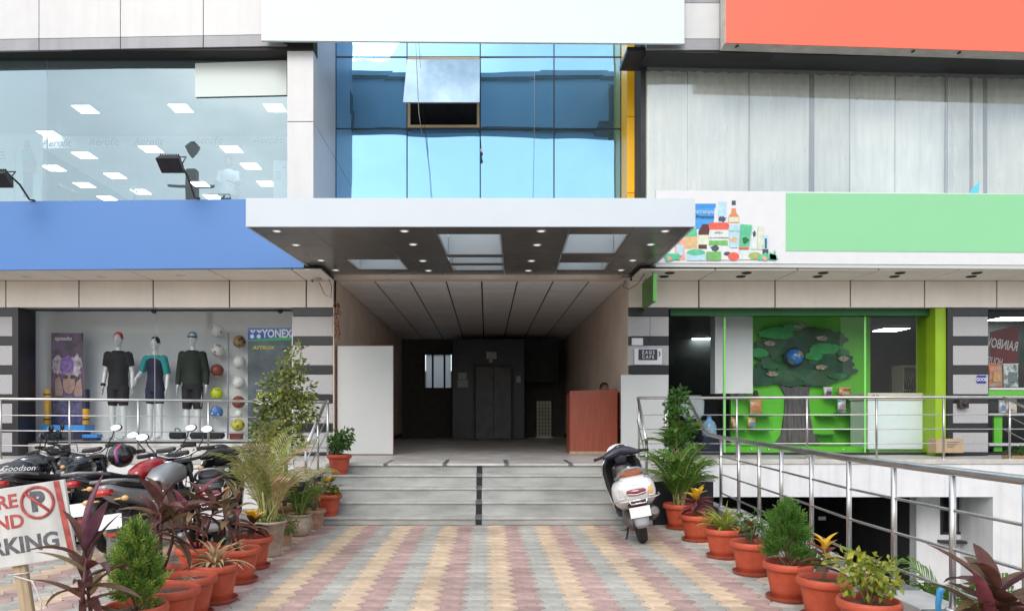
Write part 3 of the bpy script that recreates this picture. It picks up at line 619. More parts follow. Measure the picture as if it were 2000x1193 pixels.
bp('open_pane', MB().quad(P1(ax0-.008, ln, .004), P1(ax1+.008, ln, .004), P1(ax1+.008, 0, .004), P1(ax0-.008, 0, .004)), K['g_open'], aw)
for v in (ax0+.03, ax1-.03): bp('stay_arm', MB().tube([(v, YG, hz-.75), P1(v, .62)], .012, 6), K['dark_metal'], aw)
# yellow return column and tan return
yx0, yx1 = xx(1225, 13.2), xx(1241, 13.2)
yc = bp('yellow_column', MB().box(mxs[4]+.01, yx1-.01, 13.24, YG+.05, 4.4, 9.6), K['joint'])
yz = [4.4, zz(377, 13.2), zz(228, 13.2), 9.6]
for a, b in zip(yz[:-1], yz[1:]):
    bp('column_panel', MB().box(yx0, yx1, 13.2, 13.235, a+.005, b-.005), K['acp_yellow'], yc, bev=.003)
    bp('column_panel', MB().box(mxs[4]-.0, mxs[4]+.02, 13.237, YG-.02, a+.005, b-.005), K['acp_yellow'], yc, bev=.003)
bp('tan_return', MB().box(yx1+.004, xx(1264, 12.65), 12.75, 13.6, 4.4, 9.5), K['tan'])
# ---- upper storey, right: glass with blinds
YV = 12.6; vx0 = xx(1264, YV); vtop = 8.3
fr = bp('upper_fascia', MB().pxbox(1262, 2500, -20, 104, 12.02, .3), K['joint'])
bp('fascia_panel', MB().pxbox(1262, 1406, 7, 76, 11.99, .04), K['acp_white'], fr, bev=.003)
bp('fascia_strip', MB().pxbox(1262, 1406, 77, 98, 11.995, .04), K['acp_grey'], fr); bp('fascia_strip', MB().pxbox(1262, 1406, -40, 6, 11.995, .04), K['acp_grey'], fr)
bp('upper_soffit', MB().hexa([at(1225, 100, 12.06), at(2500, 128, 12.06), at(2500, 128, 12.06)+Vector((0, .7, 0)), at(1225, 100, 12.06)+Vector((0, .7, 0))], [at(1225, 92, 12.06), at(2500, 118, 12.06), at(2500, 118, 12.06)+Vector((0, .7, 0)), at(1225, 92, 12.06)+Vector((0, .7, 0))]), K['dark_metal'], fr)
wV = window(vx0, 14, 4.9, vtop, YV, 4, K['g_curt'], name='upper_window', joints=[vx0, xx(1464, YV), xx(1660, YV), xx(1850, YV), xx(2060, YV), 14], fr=.018)
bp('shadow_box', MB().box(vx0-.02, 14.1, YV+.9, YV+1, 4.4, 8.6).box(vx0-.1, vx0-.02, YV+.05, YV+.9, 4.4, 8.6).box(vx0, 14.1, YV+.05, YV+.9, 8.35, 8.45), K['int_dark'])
bl = [(1262, 1342), (1343.5, 1462), (1466, 1581), (1590, 1658), (1661.5, 1746), (1750, 1846), (1851, 1894), (1899, 1920), (1928, 2062), (2064, 2200)]
for a, b in bl:
    Yc = YV+.14; x0, x1 = xx(a, Yc), xx(b, Yc); n = max(6, int((x1-x0)/.028)); vs = []
    tl = rnd.uniform(-.02, .02)
    for i in range(n+1):
        u = i/n; x = x0+(x1-x0)*u; d = .022*math.sin(x*31+.6*math.sin(x*7))+.012*math.sin(x*13)
        vs += [(x+tl, Yc+d, 4.6), (x, Yc+d*.7, 8.3)]
    bp('blind', MB().add(vs, [(2*i, 2*i+2, 2*i+3, 2*i+1) for i in range(n)], 0, True), K['curtain'])
# roof slab above everything, plain parapet backing
bp('parapet', MB().box(-16, colX0-.01, 12.45, 20, 8.1, 9.4).box(yx1+.01, 16, 12.7, 20, 8.6, 9.4), K['acp_white'])
bp('back_block', MB().box(-16.2, -16.1, 12.45, 24, ZL, 9.4).box(14.1, 14.2, 12.7, 24, ZL, 9.4).box(-16, PX0-.2, 20.1, 24, ZL, 9.4).box(PX1+.2, 14, 20.1, 24, ZL, 9.4).box(PX0-.2, PX1+.2, YBK+.16, YBK+.3, ZC-.02, 9.4).box(PX0-.2, PX1+.2, 15.7, 22, 9.91, 9.95), K['concrete'])
bp('floor_slab', MB().box(-16, PX0-.1, YF+.21, 20, 4.05, 4.4).box(PX1+.1, 14, YF+.21, 20, 4.05, 4.4).box(PX0-.1, PX1+.1, YF+.23, YBK, 4.06, 4.29), K['concrete'])

# ================================================================ entrance canopy
CYF, CZ0, CZ1 = 9.55, 3.99, 4.372
cL = lambda y: -3.206+(y-CYF)*.0678; cR = lambda y: 2.783+(y-CYF)*.019
CA = thing('entrance_canopy', 'flat canopy over the entrance with pale blank fascia and dark coffered underside', 'canopy', (0, 11.3, 4))
cp = lambda name, mb, mat, parent=None, **k: part(name, mb, mat, parent or CA, world=True, **k)
cp('front_fascia', MB().hexa([(cL(CYF), CYF, CZ0), (cR(CYF), CYF, CZ0), (cR(CYF), CYF+.03, CZ0), (cL(CYF), CYF+.03, CZ0)], [(cL(CYF), CYF, CZ1), (cR(CYF), CYF, CZ1), (cR(CYF), CYF+.03, CZ1), (cL(CYF), CYF+.03, CZ1)]), K['canopy_white'], bev=.004)
for f in (cL, cR):
    s = .03 if f is cL else -.03
    cp('side_fascia', MB().hexa([(f(9.582), 9.582, CZ0), (f(12.9), 12.9, CZ0), (f(12.9)+s, 12.9, CZ0), (f(9.582)+s, 9.582, CZ0)], [(f(9.582), 9.582, CZ1), (f(12.9), 12.9, CZ1), (f(12.9)+s, 12.9, CZ1), (f(9.582)+s, 9.582, CZ1)]), K['canopy_white'])
# underside: dark panels between coffers. columns by fraction of the width, rows by depth
cols = [.035, .285, .46, .64, .83, .985]
U = lambda u, y: cL(y)+.035+(cR(y)-cL(y)-.07)*u
cu = [0, .130, .280, .415, .568, .725, .870, 1.0]     # panel joints; coffers sit in bands 1-2, 3-4, 5-6
solid = [(0, .130), (.280, .415), (.568, .725), (.870, 1.0)]; coff = [(.130, .280), (.415, .568), (.725, .870)]
yr = [9.585, 9.98, 10.65, 11.25, 12.0, 12.88]
def slab(u0, u1, y0, y1, z0, z1, name, mat, **k):
    g_ = .004
    return cp(name, MB().hexa([(U(u0, y0)+g_, y0+g_, z0), (U(u1, y0)-g_, y0+g_, z0), (U(u1, y1)-g_, y1-g_, z0), (U(u0, y1)+g_, y1-g_, z0)], [(U(u0, y0)+g_, y0+g_, z1), (U(u1, y0)-g_, y0+g_, z1), (U(u1, y1)-g_, y1-g_, z1), (U(u0, y1)+g_, y1-g_, z1)]), mat, **k)
for a, b in solid:
    for y0, y1 in zip(yr[:-1], yr[1:]): slab(a, b, y0, y1, CZ0+.006+rnd.uniform(0, .002), CZ0+.02, 'soffit_panel', K['acp_dark'])
# coffer openings (y0,y1) per band; the first band is mostly closed
openings = [[(11.62, 12.45)], [(9.98, 11.30), (11.45, 11.95), (12.08, 12.52)], [(9.98, 11.20), (11.85, 12.5)]]
for (a, b), op in zip(coff, openings):
    y = 9.585
    for o0, o1 in op:
        slab(a, b, y, o0, CZ0+.006, CZ0+.02, 'soffit_panel', K['acp_dark'])
        for (p, q, r0, r1) in ((a, a+.006, o0, o1), (b-.006, b, o0, o1)): slab(p, q, r0, r1, CZ0+.021, CZ1-.04, 'coffer_side', K['canopy_white'])
        slab(a+.006, b-.006, o1-.02, o1, CZ0+.021, CZ1-.04, 'coffer_side', K['canopy_white'])
        slab(a+.006, b-.006, o0, o0+.02, CZ0+.021, CZ1-.04, 'coffer_side', K['canopy_white'])
        y = o1
    slab(a, b, y, 12.88, CZ0+.006, CZ0+.02, 'soffit_panel', K['acp_dark'])
roof = MB()
def rslab(u0, u1, y0, y1): roof.hexa([(U(u0, y0), y0, CZ1-.035), (U(u1, y0), y0, CZ1-.035), (U(u1, y1), y1, CZ1-.035), (U(u0, y1), y1, CZ1-.035)], [(U(u0, y0), y0, CZ1-.008), (U(u1, y0), y0, CZ1-.008), (U(u1, y1), y1, CZ1-.008), (U(u0, y1), y1, CZ1-.008)])
for a, b in solid: rslab(a, b, 9.59, 12.88)
cp('roof_sheet', roof, K['acp_grey'])
for a, b in coff: slab(a, b, 9.59, 12.88, CZ1-.03, CZ1-.022, 'skylight_sheet', K['sky_sheet'])
for px_row in (((541, 452), (578, 479), (627, 509), (656, 528)), ((790, 452), (807, 478), (826, 510), (837, 529)), ((1057, 452), (1049, 479), (1038, 510), (1032, 529)), ((1299, 452), (1271, 478), (1236, 509), (1213, 528))):
    for px, py in px_row:
        Yq = (CZ0-CAMZ)*FPX/(VY-py); q = at(px, py, Yq)
        d = cp('downlight', MB().lathe([(.045, -.004), (.062, -.006), (.068, .004)], 18, (q.x, Yq, CZ0+.004)), K['canopy_white'])
        cp('lens', MB().lathe([(0, -.003), (.045, -.003)], 18, (q.x, Yq, CZ0+.004)), K['lamp_spot'], d)

# ================================================================ sign boards
def board(name, mbfront, mats, label, loc, **k): return solo(name, mbfront, mats, label, 'sign', loc, bev=.004, **k)
blx = -3.045
bb = MB(); p0, p1 = at(-420, 397, YC), at(595, 388, YC); q0, q1 = at(-420, 531, YC), at(595, 523, YC)
# the board stops where the canopy side begins, with a lower tongue running under the canopy
e0 = cL(YC)-.015; ztop = lambda x: p0.z+(p1.z-p0.z)*(x-p0.x)/(p1.x-p0.x); zbot = lambda x: q0.z+(q1.z-q0.z)*(x-q0.x)/(q1.x-q0.x)
bb.hexa([(q0.x, YC, q0.z), (e0, YC, zbot(e0)), (e0, YC+.05, zbot(e0)), (q0.x, YC+.05, q0.z)], [(p0.x, YC, p0.z), (e0, YC, ztop(e0)), (e0, YC+.05, ztop(e0)), (p0.x, YC+.05, p0.z)])
board('shop_sign', bb, K['blue'], 'long plain blue shop sign board left of the entrance canopy', (-8, YC, 3.9))
wb = thing('banner_sign', 'large plain white banner board hung across the top above the blue glass', 'sign', (0, 11.85, 7.6))
part('panel', MB().pxbox(510, 1337, (-90, -90), (80, 86), 11.85, .05), K['white_sign'], wb, world=True, bev=.004)
part('back_frame', MB().box(-3.6, 3.2, 11.905, 11.95, 7.75, 7.82).box(-3.6, 3.2, 11.905, 11.95, 8.9, 8.97).box(-3.4, -3.34, 11.952, 12.04, 7.7, 9.1).box(2.9, 2.96, 11.952, 12.04, 7.7, 9.1), K['dark_metal'], wb, world=True)
og = thing('box_sign', 'large plain orange box sign board at the top right', 'sign', (6.5, 11.68, 7.6))
part('face', MB().pxbox(1418, 2560, (-90, -90), (84, 119), 11.66, .015), K['orange'], og, world=True)
part('box', MB().pxbox(1416, 2560, (-90, -90), (85, 120), 11.677, .24), K['kerb'], og, world=True)
for px in (1441, 1785, 1875): part('hanger', MB().tube([at(px-10, 94+(px-1441)*.03, 11.93), at(px, 90+(px-1441)*.03, 11.7)], .02, 6), K['dark_metal'], og, world=True)
gs = thing('shop_sign', 'long green shop sign board with white border and a printed product picture', 'sign', (7, YC, 3.9))
part('panel', MB().pxbox(1281, 2600, (372, 384), (514, 521), YC, .06), K['print_white'], gs, world=True, bev=.004)
part('green_panel', MB().pxbox(1535, 2600, (377, 383), (490, 497), YC-.008, .006), K['green_sign'], gs, world=True)
part('bottom_rail', MB().pxbox(1281, 2600, (515, 522), (521, 529), YC+.01, .06), K['board_grey'], gs, world=True)
# ================================================================ railings
def post(parent, x, y, z0, z1, r=.02):
    part('post', MB().tube([(x, y, z0), (x, y, z1)], r, 10).lathe([(.0, .012), (r*1.9, .01), (r*2.1, 0)], 12, (x, y, z0)), K['steel'], parent, world=True)
def rail(parent, pts, r, name='rail'):
    part(name, MB().tube(pts, r, 10), K['steel'], parent, world=True)
def zpl(px, py): return zz(py, YR)
tr = thing('terrace_railing', 'stainless steel railing along the right walkway in front of the green shop', 'railing', (6, YR, ZL))
xa, xb = xx(1246, YR), 13.5
rail(tr, [(xa, YR, zz(777, YR)), (xx(1990, YR), YR, zz(775, YR)), (xb, YR, zz(776, YR))], .024, 'top_rail')
for py in (810, 838, 866): rail(tr, [(xa+.03, YR, zz(py, YR)), (xb, YR, zz(py-1, YR))], .0085)
for px in (1248, 1300, 1439, 1576, 1712, 1843, 1972, 2106, 2240): post(tr, xx(px, YR), YR, ZL+.02, zz(777, YR), .018)
tl = thing('terrace_railing', 'stainless steel railing along the left walkway behind the parked motorcycles', 'railing', (-6, YR, ZL))
ya = lambda px: 777+px*.0115
xa, xb = -13.5, xx(640, YR)
rail(tl, [(xa, YR, zz(773, YR)), (xb, YR, zz(ya(640), YR))], .024, 'top_rail')
for py in (809, 839, 868): rail(tl, [(xa, YR, zz(py-3, YR)), (xb, YR, zz(py+6, YR))], .0085)
for px in (-270, -134, 1, 136, 270, 407, 545, 640): post(tl, xx(px, YR), YR, ZL+.02, zz(ya(px), YR), .018)
sr = thing('stair_handrail', 'sloping steel handrail on the plinth right of the entrance steps', 'railing', (2.35, 10.3, .62))
rail(sr, [(xx(1246, YR), YR, zz(777, YR)), (2.44, 11.5, 1.72), (2.30, 10.3, 1.10)], .024, 'top_rail')
rail(sr, [(2.44, 11.6, 1.40), (2.30, 10.32, .86)], .0085); post(sr, 2.30, 10.3, .62, 1.1, .02)
sl_ = thing('stair_handrail', 'sloping steel handrail left of the entrance steps behind the ficus', 'railing', (-2.56, 10.2, .62))
rail(sl_, [(xx(640, YR), YR, zz(784, YR)), (-2.59, 11.55, 1.70), (-2.57, 10.2, 1.02)], .026, 'top_rail')
for d in (.28, .52): rail(sl_, [(-2.59, 11.6, 1.70-d), (-2.57, 10.22, 1.02-d*.7)], .0085)
post(sl_, -2.57, 10.2, .62, 1.02, .02); post(sl_, -2.585, 11.0, .62, 1.42, .018)
rr = thing('ramp_railing', 'curved stainless steel railing along the granite kerb beside the basement ramp', 'railing', (3.1, 6, .22))
pp = [(3.05, 2.2), (3.05, 2.8), (3.05, 3.4), (3.05, 4.05), (3.05, 4.69), (3.05, 5.365), (3.06, 6.05), (3.125, 6.89), (3.19, 7.75), (3.235, 8.5), (3.285, 9.33), (3.35, 10.24)]
ztop = lambda y: 1.125+max(0, y-6)*.009
rail(rr, [(x, y, ztop(y)) for x, y in pp]+[(3.34, 10.75, 1.19), (3.33, 10.95, 1.24), (xx(1342, YR), YR-.03, zz(778, YR))], .029, 'top_rail')
for z in (.87, .615, .35): rail(rr, [(x, y, z+max(0, y-6)*.006) for x, y in pp], .0105)
for x, y in pp: post(rr, x, y, .22 if y < 9.7 else .18, ztop(y), .021)
fr2 = thing('stair_handrail', 'sloping steel rails at the far right end of the walkway railing', 'railing', (8.6, YR-.3, ZL))
for z, d in ((1.77, 0), (1.50, .05), (1.25, .1)): rail(fr2, [(xx(1958, YR), YR-.03, z), (xx(2040, 11.2), 10.9, z-.42)], .02 if d == 0 else .0085, 'top_rail' if d == 0 else 'rail')

# ================================================================ wheels, scooter, motorcycles
RX90 = Matrix.Rotation(R(90), 3, 'Y')
def wheel(parent, y, r, w, rimr, spokes=6, name='wheel', rimmat='silver'):
    prof = []
    for i in range(11):
        a = math.pi*i/10; prof.append((r-.5*w*.75+.5*w*.75*math.sin(a), -.5*w*math.cos(a)))
    prof = [(rimr, -.36*w)]+prof+[(rimr, .36*w)]
    wh = part(name, MB().lathe(prof, 32, (0, y, r), mat=RX90), K['rubber'], parent)
    mb = MB().lathe([(rimr+.004, -.36*w), (rimr-.02, -.30*w), (rimr-.02, .30*w), (rimr+.004, .36*w)], 28, (0, y, r), mat=RX90)
    mb.lathe([(0, -.5*w), (.05, -.5*w), (.05, .5*w), (0, .5*w)], 14, (0, y, r), mat=RX90)
    part('rim', mb, K[rimmat], wh)
    for k in range(spokes):
        a = 2*math.pi*k/spokes; d = Vector((0, math.cos(a), math.sin(a))); c = Vector((0, y, r))
        part('spoke', MB().tube([c+d*.045, c+d*(rimr-.015)], [.016, .011] if spokes < 9 else .004, 6), K[rimmat], wh)
    return wh
def mirror(parent, p0, p1, side, tilt=0):
    p0, p1 = Vector(p0), Vector(p1)
    m = part('mirror', MB().tube([p0, (p0+p1)/2+Vector((side*.02, 0, .01)), p1], .007, 6).ell(p1+Vector((side*.03, .02, .03)), (.068, .026, .044), 14, 8), K['black_plastic'], parent)
    c = p1+Vector((side*.03, -.008, .03)); e = [(c.x+.060*math.cos(q)*1, c.y+.020*math.sin(q)-.010, c.z+.038*math.sin(q)) for q in [2*math.pi*i/16 for i in range(16)]]
    part('mirror_glass', MB().add(e, [tuple(range(16))]), K['mirror'], m)
def coil(a, b, r, turns, wr):
    a, b = Vector(a), Vector(b); t = (b-a).normalized(); u = t.cross(Vector((1, 0, 0))).normalized(); v = t.cross(u)
    return [a+(b-a)*(i/(turns*8))+u*r*math.cos(2*math.pi*i/8)+v*r*math.sin(2*math.pi*i/8) for i in range(turns*8+1)]

def scooter(loc, heading, lean, body, seatm, label, cowl='blue_grey', plate=True, turn=0):
    T = thing('scooter', label, 'scooter', loc, (0, lean, heading))
    P = lambda n, mb, m, parent=None, **k: part(n, mb, K[m], parent or T, **k)
    wheel(T, 0, .235, .105, .135, 5, 'rear_wheel', 'engine'); wheel(T, 1.24, .235, .10, .135, 5, 'front_wheel', 'silver')
    # rear body: shaped shell, wide and high over the wheel
    ys = [(-.335, .655, .12, .055), (-.325, .65, .16, .09), (-.28, .64, .205, .135), (-.16, .62, .24, .17), (0, .60, .25, .19), (.2, .57, .235, .2), (.38, .52, .18, .2), (.5, .46, .12, .19)]
    def surf(x, z):      # where the shell surface lies behind (x, z)
        for k in range(120):
            y = -.34+.003*k
            for a, b in zip(ys[:-1], ys[1:]):
                if a[0] <= y <= b[0]:
                    t = (y-a[0])/(b[0]-a[0]); cz, w, h = [a[i]+(b[i]-a[i])*t for i in (1, 2, 3)]
                    if (abs(x)/w)**2.9+(abs(z-cz)/h)**2.9 <= 1: return y
        return 0
    rb = P('rear_body', MB().loft([ring(0, y, z, w, h, 20, 2.9) for y, z, w, h in ys]), body)
    P('top_cover', MB().loft([ring(0, y, z, w, h, 16, 3) for y, z, w, h in [(-.30, .735, .07, .018), (-.26, .765, .115, .022), (-.15, .785, .15, .02), (-.05, .79, .15, .015)]]), body, rb)
    for k in (0, 1): P('vent_slit', MB().box(-.045, .045, -.333+.012*k, -.327+.012*k+.004, .716+.014*k, .721+.014*k), 'black_plastic', rb)
    # tail lamp cluster
    P('tail_lamp', MB().loft([ring(0, y, .638, w, .036, 14, 3.5) for y, w in ((-.352, .10), (-.345, .112), (-.30, .12))]), 'maroon_lens', rb)
    P('lamp_trim', MB().tube([(-.115, -.345, .628), (0, -.362, .612), (.115, -.345, .628)], .006, 6), 'white_paint', rb)
    for s, m in ((-1, 'clear_lens'), (1, 'amber_lens')):
        pl = [Vector((s*x, surf(x, z)-.008, z)) for x, z in ((.125, .585), (.19, .575), (.215, .60), (.20, .67), (.165, .745), (.135, .68))]
        cx_, cz_ = .17, .64; ctr = Vector((s*cx_, surf(cx_, cz_)-.022, cz_))
        P('turn_signal', MB().add(pl+[ctr], [(i, (i+1) % 6, 6) for i in range(6)], 0, True), m, rb)
        P('signal_trim', MB().tube(pl+[pl[0]], .006, 6), 'white_paint', rb)
    # bumper guard bar, plate, mudflap
    P('rear_guard', MB().tube([(-.265, -.12, .545), (-.262, -.26, .545), (-.2, -.375, .55), (0, -.405, .555), (.2, -.375, .56), (.262, -.26, .56), (.265, -.12, .56)], .009, 8).tube([(-.1, -.40, .56), (-.085, -.40, .515), (.085, -.40, .515), (.1, -.40, .56)], .008, 8), 'chrome')
    P('under_tail', MB().loft([ring(0, y, z, w, .05, 12, 3) for y, z, w in ((-.34, .50, .085), (-.22, .50, .12), (-.05, .48, .14), (.2, .42, .13))]), 'black_plastic')
    P('brake_lamp', MB().box(-.075, .075, -.352, -.342, .495, .525), 'maroon_lens')
    if plate: P('number_plate', MB().box(-.115, .115, -.372, -.366, .355, .475), 'plate', bev=.004)
    P('mudflap', MB().loft([ring(0, -.30-(.48-z)*.18, z, w, .012, 12, 2.5, 'z') for z, w in ((.48, .07), (.36, .085), (.27, .085), (.23, .06))]), 'silver')
    # seat and grab rail
    P('seat', MB().loft([ring(0, y, z, w, h, 18, 3) for y, z, w, h in [(-.17, .80, .07, .03), (-.13, .815, .125, .045), (0, .82, .145, .05), (.2, .80, .14, .045), (.4, .79, .12, .045), (.55, .76, .09, .05), (.60, .73, .05, .04)]]), seatm)
    P('grab_rail', MB().tube([(-.175, .05, .78), (-.17, -.12, .80), (-.125, -.24, .865), (-.07, -.275, .90), (0, -.285, .905), (.07, -.275, .90), (.125, -.24, .865), (.17, -.12, .80), (.175, .05, .78)], .018, 10, flat=.8), 'silver')
    # engine, exhaust, stand
    P('engine', MB().loft([ring(-.07, y, z, w, h, 14, 2.6) for y, z, w, h in [(-.10, .24, .05, .07), (0, .25, .065, .10), (.2, .27, .075, .11), (.4, .3, .08, .09), (.5, .32, .05, .06)]]), 'engine')
    P('exhaust', MB().tube([(.1, .45, .24), (.14, .25, .22), (.15, .1, .27)], .022, 8).tube([(.155, .16, .26), (.16, .05, .295), (.165, -.2, .37), (.165, -.27, .39)], [.03, .06, .068, .045], 14), 'engine')
    P('stand', MB().tube([(-.1, .28, .2), (-.16, .22, .05), (-.2, .2, .0)], .012, 6).tube([(-.2, .2, .005), (-.28, .2, .02)], .009, 6), 'black_plastic')
    P('kick_lever', MB().tube([(-.13, .1, .2), (-.17, -.1, .2), (-.24, -.12, .21)], .009, 6), 'engine')
    # floorboard, leg shield (pale outside, black inside), front apron, fender
    P('floorboard', MB().loft([ring(0, y, z, w, .025, 14, 4) for y, z, w in ((.42, .29, .15), (.6, .27, .19), (.85, .275, .19), (.95, .34, .17))]), 'black_plastic')
    sh = [(.28, .92, .165), (.40, .96, .195), (.6, .985, .235), (.78, .985, .25), (.88, .97, .235), (.95, .955, .19)]
    def shieldring(z, y, w, off, th):
        n = 9; o = []
        for i in range(n):
            u = -1+2*i/(n-1); o.append(Vector((u*w, y+off+.09*(1-u*u), z)))
        for i in range(n-1, -1, -1):
            u = -1+2*i/(n-1); o.append(Vector((u*w, y+off+th+.09*(1-u*u), z)))
        return o
    P('leg_shield', MB().loft([shieldring(z, y, w, 0, .02) for z, y, w in sh]), 'black_plastic')
    P('front_apron', MB().loft([shieldring(z, y, w+.012, .021, .05) for z, y, w in sh]), body)
    P('shield_edge', MB().tube([(-w-.008, y+.012, z) for z, y, w in sh], .009, 6).tube([(w+.008, y+.012, z) for z, y, w in sh], .009, 6), 'chrome')
    P('inner_box', MB().loft([ring(0, y, z, w, h, 12, 3.5) for y, z, w, h in ((.86, .72, .10, .13), (.9, .72, .13, .16), (1.0, .72, .15, .17))]), 'black_plastic')
    P('key_lock', MB().lathe([(.0, 0), (.028, 0), (.03, -.01)], 14, (.075, .855, .80), mat=Matrix.Rotation(R(90), 3, 'X')), 'clear_lens')
    P('hook', MB().lathe([(.0, 0), (.022, 0), (.026, -.02)], 12, (-.10, .885, .83), mat=Matrix.Rotation(R(90), 3, 'X')), 'engine')
    P('front_fender', MB().loft([ring(0, 1.24+.26*math.cos(a), .235+.27*math.sin(a), .07, .02, 10, 2.5) for a in [R(20+14*i) for i in range(11)]]), body)
    P('fork', MB().tube([(-.075, 1.24, .235), (-.05, 1.12, .6)], .02, 8).tube([(.075, 1.24, .235), (.05, 1.12, .6)], .02, 8).tube([(0, 1.12, .58), (0, 1.0, .98)], .03, 10), 'engine')
    # handlebar cowl with grips, turned with the steering
    H = P('handlebar_cowl', MB().loft([ring(x, -.01+abs(x)*-.22, .035-.35*abs(x)**2, .001, .001, 4) if 0 else [Vector((x, -.03-abs(x)*.2+.085*h*math.cos(q), .03-.25*abs(x)+.062*h*math.sin(q))) for q in [2*math.pi*i/16 for i in range(16)]] for x, h in ((-.235, .42), (-.20, .62), (-.14, .9), (-.07, 1.05), (0, 1.12), (.07, 1.05), (.14, .9), (.20, .62), (.235, .42))]), cowl, loc=(0, .93, 1.02), rot=(0, 0, turn))
    P('head_neck', MB().loft([ring(0, -.02, z, w, .055, 14, 2.6, 'z') for z, w in ((-.14, .07), (-.06, .085), (.03, .12))]), cowl, H)
    P('instrument', MB().ell((0, -.075, .075), (.075, .035, .03), 14, 8), 'black_gloss', H)
    P('front_nose', MB().ell((0, .05, .02), (.15, .06, .09), 16, 9), body, H)
    for s in (-1, 1):
        P('grip', MB().tube([(s*.22, -.075, -.015), (s*.36, -.115, -.03)], [.019, .02], 10), 'rubber', H)
        P('brake_lever', MB().tube([(s*.2, -.03, -.02), (s*.26, -.02, -.03), (s*.36, -.055, -.045)], .007, 6), 'engine', H)
    return T

def motorcycle(loc, heading, lean, tank, label, script=None, plate=False, turn=0, mirrors=(1, 1), group='motorcycles parked left of the path', tail='silver'):
    T = thing('motorcycle', label, 'motorcycle', loc, (0, lean, heading), group=group)
    P = lambda n, mb, m, parent=None, **k: part(n, mb, K[m], parent or T, **k)
    wheel(T, 0, .30, .115, .215, 6, 'rear_wheel', 'engine'); wheel(T, 1.30, .30, .09, .22, 6, 'front_wheel', 'engine')
    tk = P('fuel_tank', MB().loft([ring(0, y, z, w, h, 18, 2.4) for y, z, w, h in [(.38, .80, .07, .06), (.44, .82, .11, .085), (.58, .85, .145, .115), (.75, .87, .155, .125), (.88, .87, .13, .105), (.95, .86, .07, .06)]]), tank)
    P('fuel_cap', MB().lathe([(.045, 0), (.045, .012), (.0, .014)], 16, (0, .76, .992)), 'chrome', tk)
    if script:
        for s in (-1, 1): text(script, .085, K['plate'], tk, (s*.158, .70, .885), (R(90), 0, s*R(90)), .001, 'tank_script', shear=.35)
    P('seat', MB().loft([ring(0, y, z, w, h, 16, 3) for y, z, w, h in [(-.36, .865, .07, .03), (-.3, .86, .105, .04), (-.05, .84, .125, .05), (.15, .80, .12, .045), (.35, .79, .10, .04), (.45, .80, .06, .03)]]), 'black_plastic')
    P('tail_panel', MB().loft([ring(0, y, z, w, h, 16, 2.8) for y, z, w, h in [(-.50, .845, .045, .025), (-.44, .82, .085, .05), (-.25, .76, .12, .07), (.0, .70, .135, .09), (.25, .65, .12, .10), (.38, .66, .08, .08)]]), tail)
    P('tail_lamp', MB().loft([ring(0, y, .80, w, h, 14, 3) for y, w, h in ((-.55, .035, .012), (-.53, .065, .03), (-.46, .085, .042))]), 'red_lens')
    P('grab_rail', MB().tube([(-.125, -.1, .85), (-.14, -.32, .885), (-.09, -.50, .905), (.09, -.50, .905), (.14, -.32, .885), (.125, -.1, .85)], .015, 8), 'silver')
    for s in (-1, 1):
        P('turn_signal', MB().tube([(s*.07, -.44, .73), (s*.15, -.46, .73)], .01, 6).ell((s*.18, -.46, .73), (.035, .028, .025), 10, 7), 'amber_lens')
        sp = P('shock_absorber', MB().tube([(s*.105, .02, .34), (s*.115, .16, .70)], .018, 8), 'engine')
        P('spring', MB().tube(coil((s*.106, .035, .38), (s*.113, .14, .64), .032, 8, .006), .007, 5), 'chrome', sp)
        P('foot_peg', MB().tube([(s*.1, .35, .32), (s*.22, .33, .33)], .014, 8), 'rubber')
        P('side_panel', MB().loft([ring(s*.115, y, z, .016, h, 12, 3) for y, z, h in ((.1, .60, .04), (.18, .60, .09), (.35, .60, .09), (.42, .62, .05))]), tank)
    P('rear_fender', MB().loft([ring(0, .36*math.cos(a)-.0, .3+.36*math.sin(a), .075, .012, 10, 3) for a in [R(70+13*i) for i in range(9)]]), 'black_plastic')
    P('mudflap', MB().hexa([(-.08, -.43, .22), (.08, -.43, .22), (.08, -.42, .22), (-.08, -.42, .22)], [(-.075, -.38, .48), (.075, -.38, .48), (.075, -.37, .48), (-.075, -.37, .48)]), 'engine')
    P('reflector', MB().box(-.045, .045, -.44, -.43, .40, .43), 'red_lens')
    if plate: P('number_plate', MB().hexa([(-.125, -.475, .47), (.125, -.475, .47), (.125, -.47, .47), (-.125, -.47, .47)], [(-.125, -.455, .60), (.125, -.455, .60), (.125, -.45, .60), (-.125, -.45, .60)]), 'plate')
    en = P('engine', MB().loft([ring(0, y, z, w, h, 14, 3) for y, z, w, h in [(.28, .36, .09, .08), (.36, .36, .15, .11), (.55, .36, .16, .12), (.72, .38, .13, .12), (.80, .42, .09, .08)]]), 'engine')
    for k in range(6): P('cooling_fin', MB().box(-.1, .1, .60+k*.01, .80+k*.01, .50+k*.035, .515+k*.035), 'engine', en)
    P('exhaust', MB().tube([(.05, .85, .5), (.1, .93, .35), (.13, .8, .24), (.15, .4, .23)], .022, 8).tube([(.15, .42, .23), (.165, .3, .25), (.175, -.1, .33), (.18, -.32, .38)], [.028, .05, .055, .048], 14), 'chrome')
    P('frame', MB().tube([(0, 1.0, .9), (0, .9, .55), (0, .78, .25), (0, .3, .24), (0, .12, .5), (0, -.3, .72)], .022, 8).tube([(0, 1.0, .88), (0, .5, .74), (0, -.2, .74)], .022, 8), 'black_plastic')
    P('swing_arm', MB().tube([(-.08, .32, .32), (-.085, 0, .3)], .02, 8).tube([(.08, .32, .32), (.085, 0, .3)], .02, 8).box(-.1, -.075, -.05, .4, .31, .40), 'black_plastic')
    P('side_stand', MB().tube([(-.1, .4, .28), (-.2, .42, .0)], .012, 6), 'black_plastic')
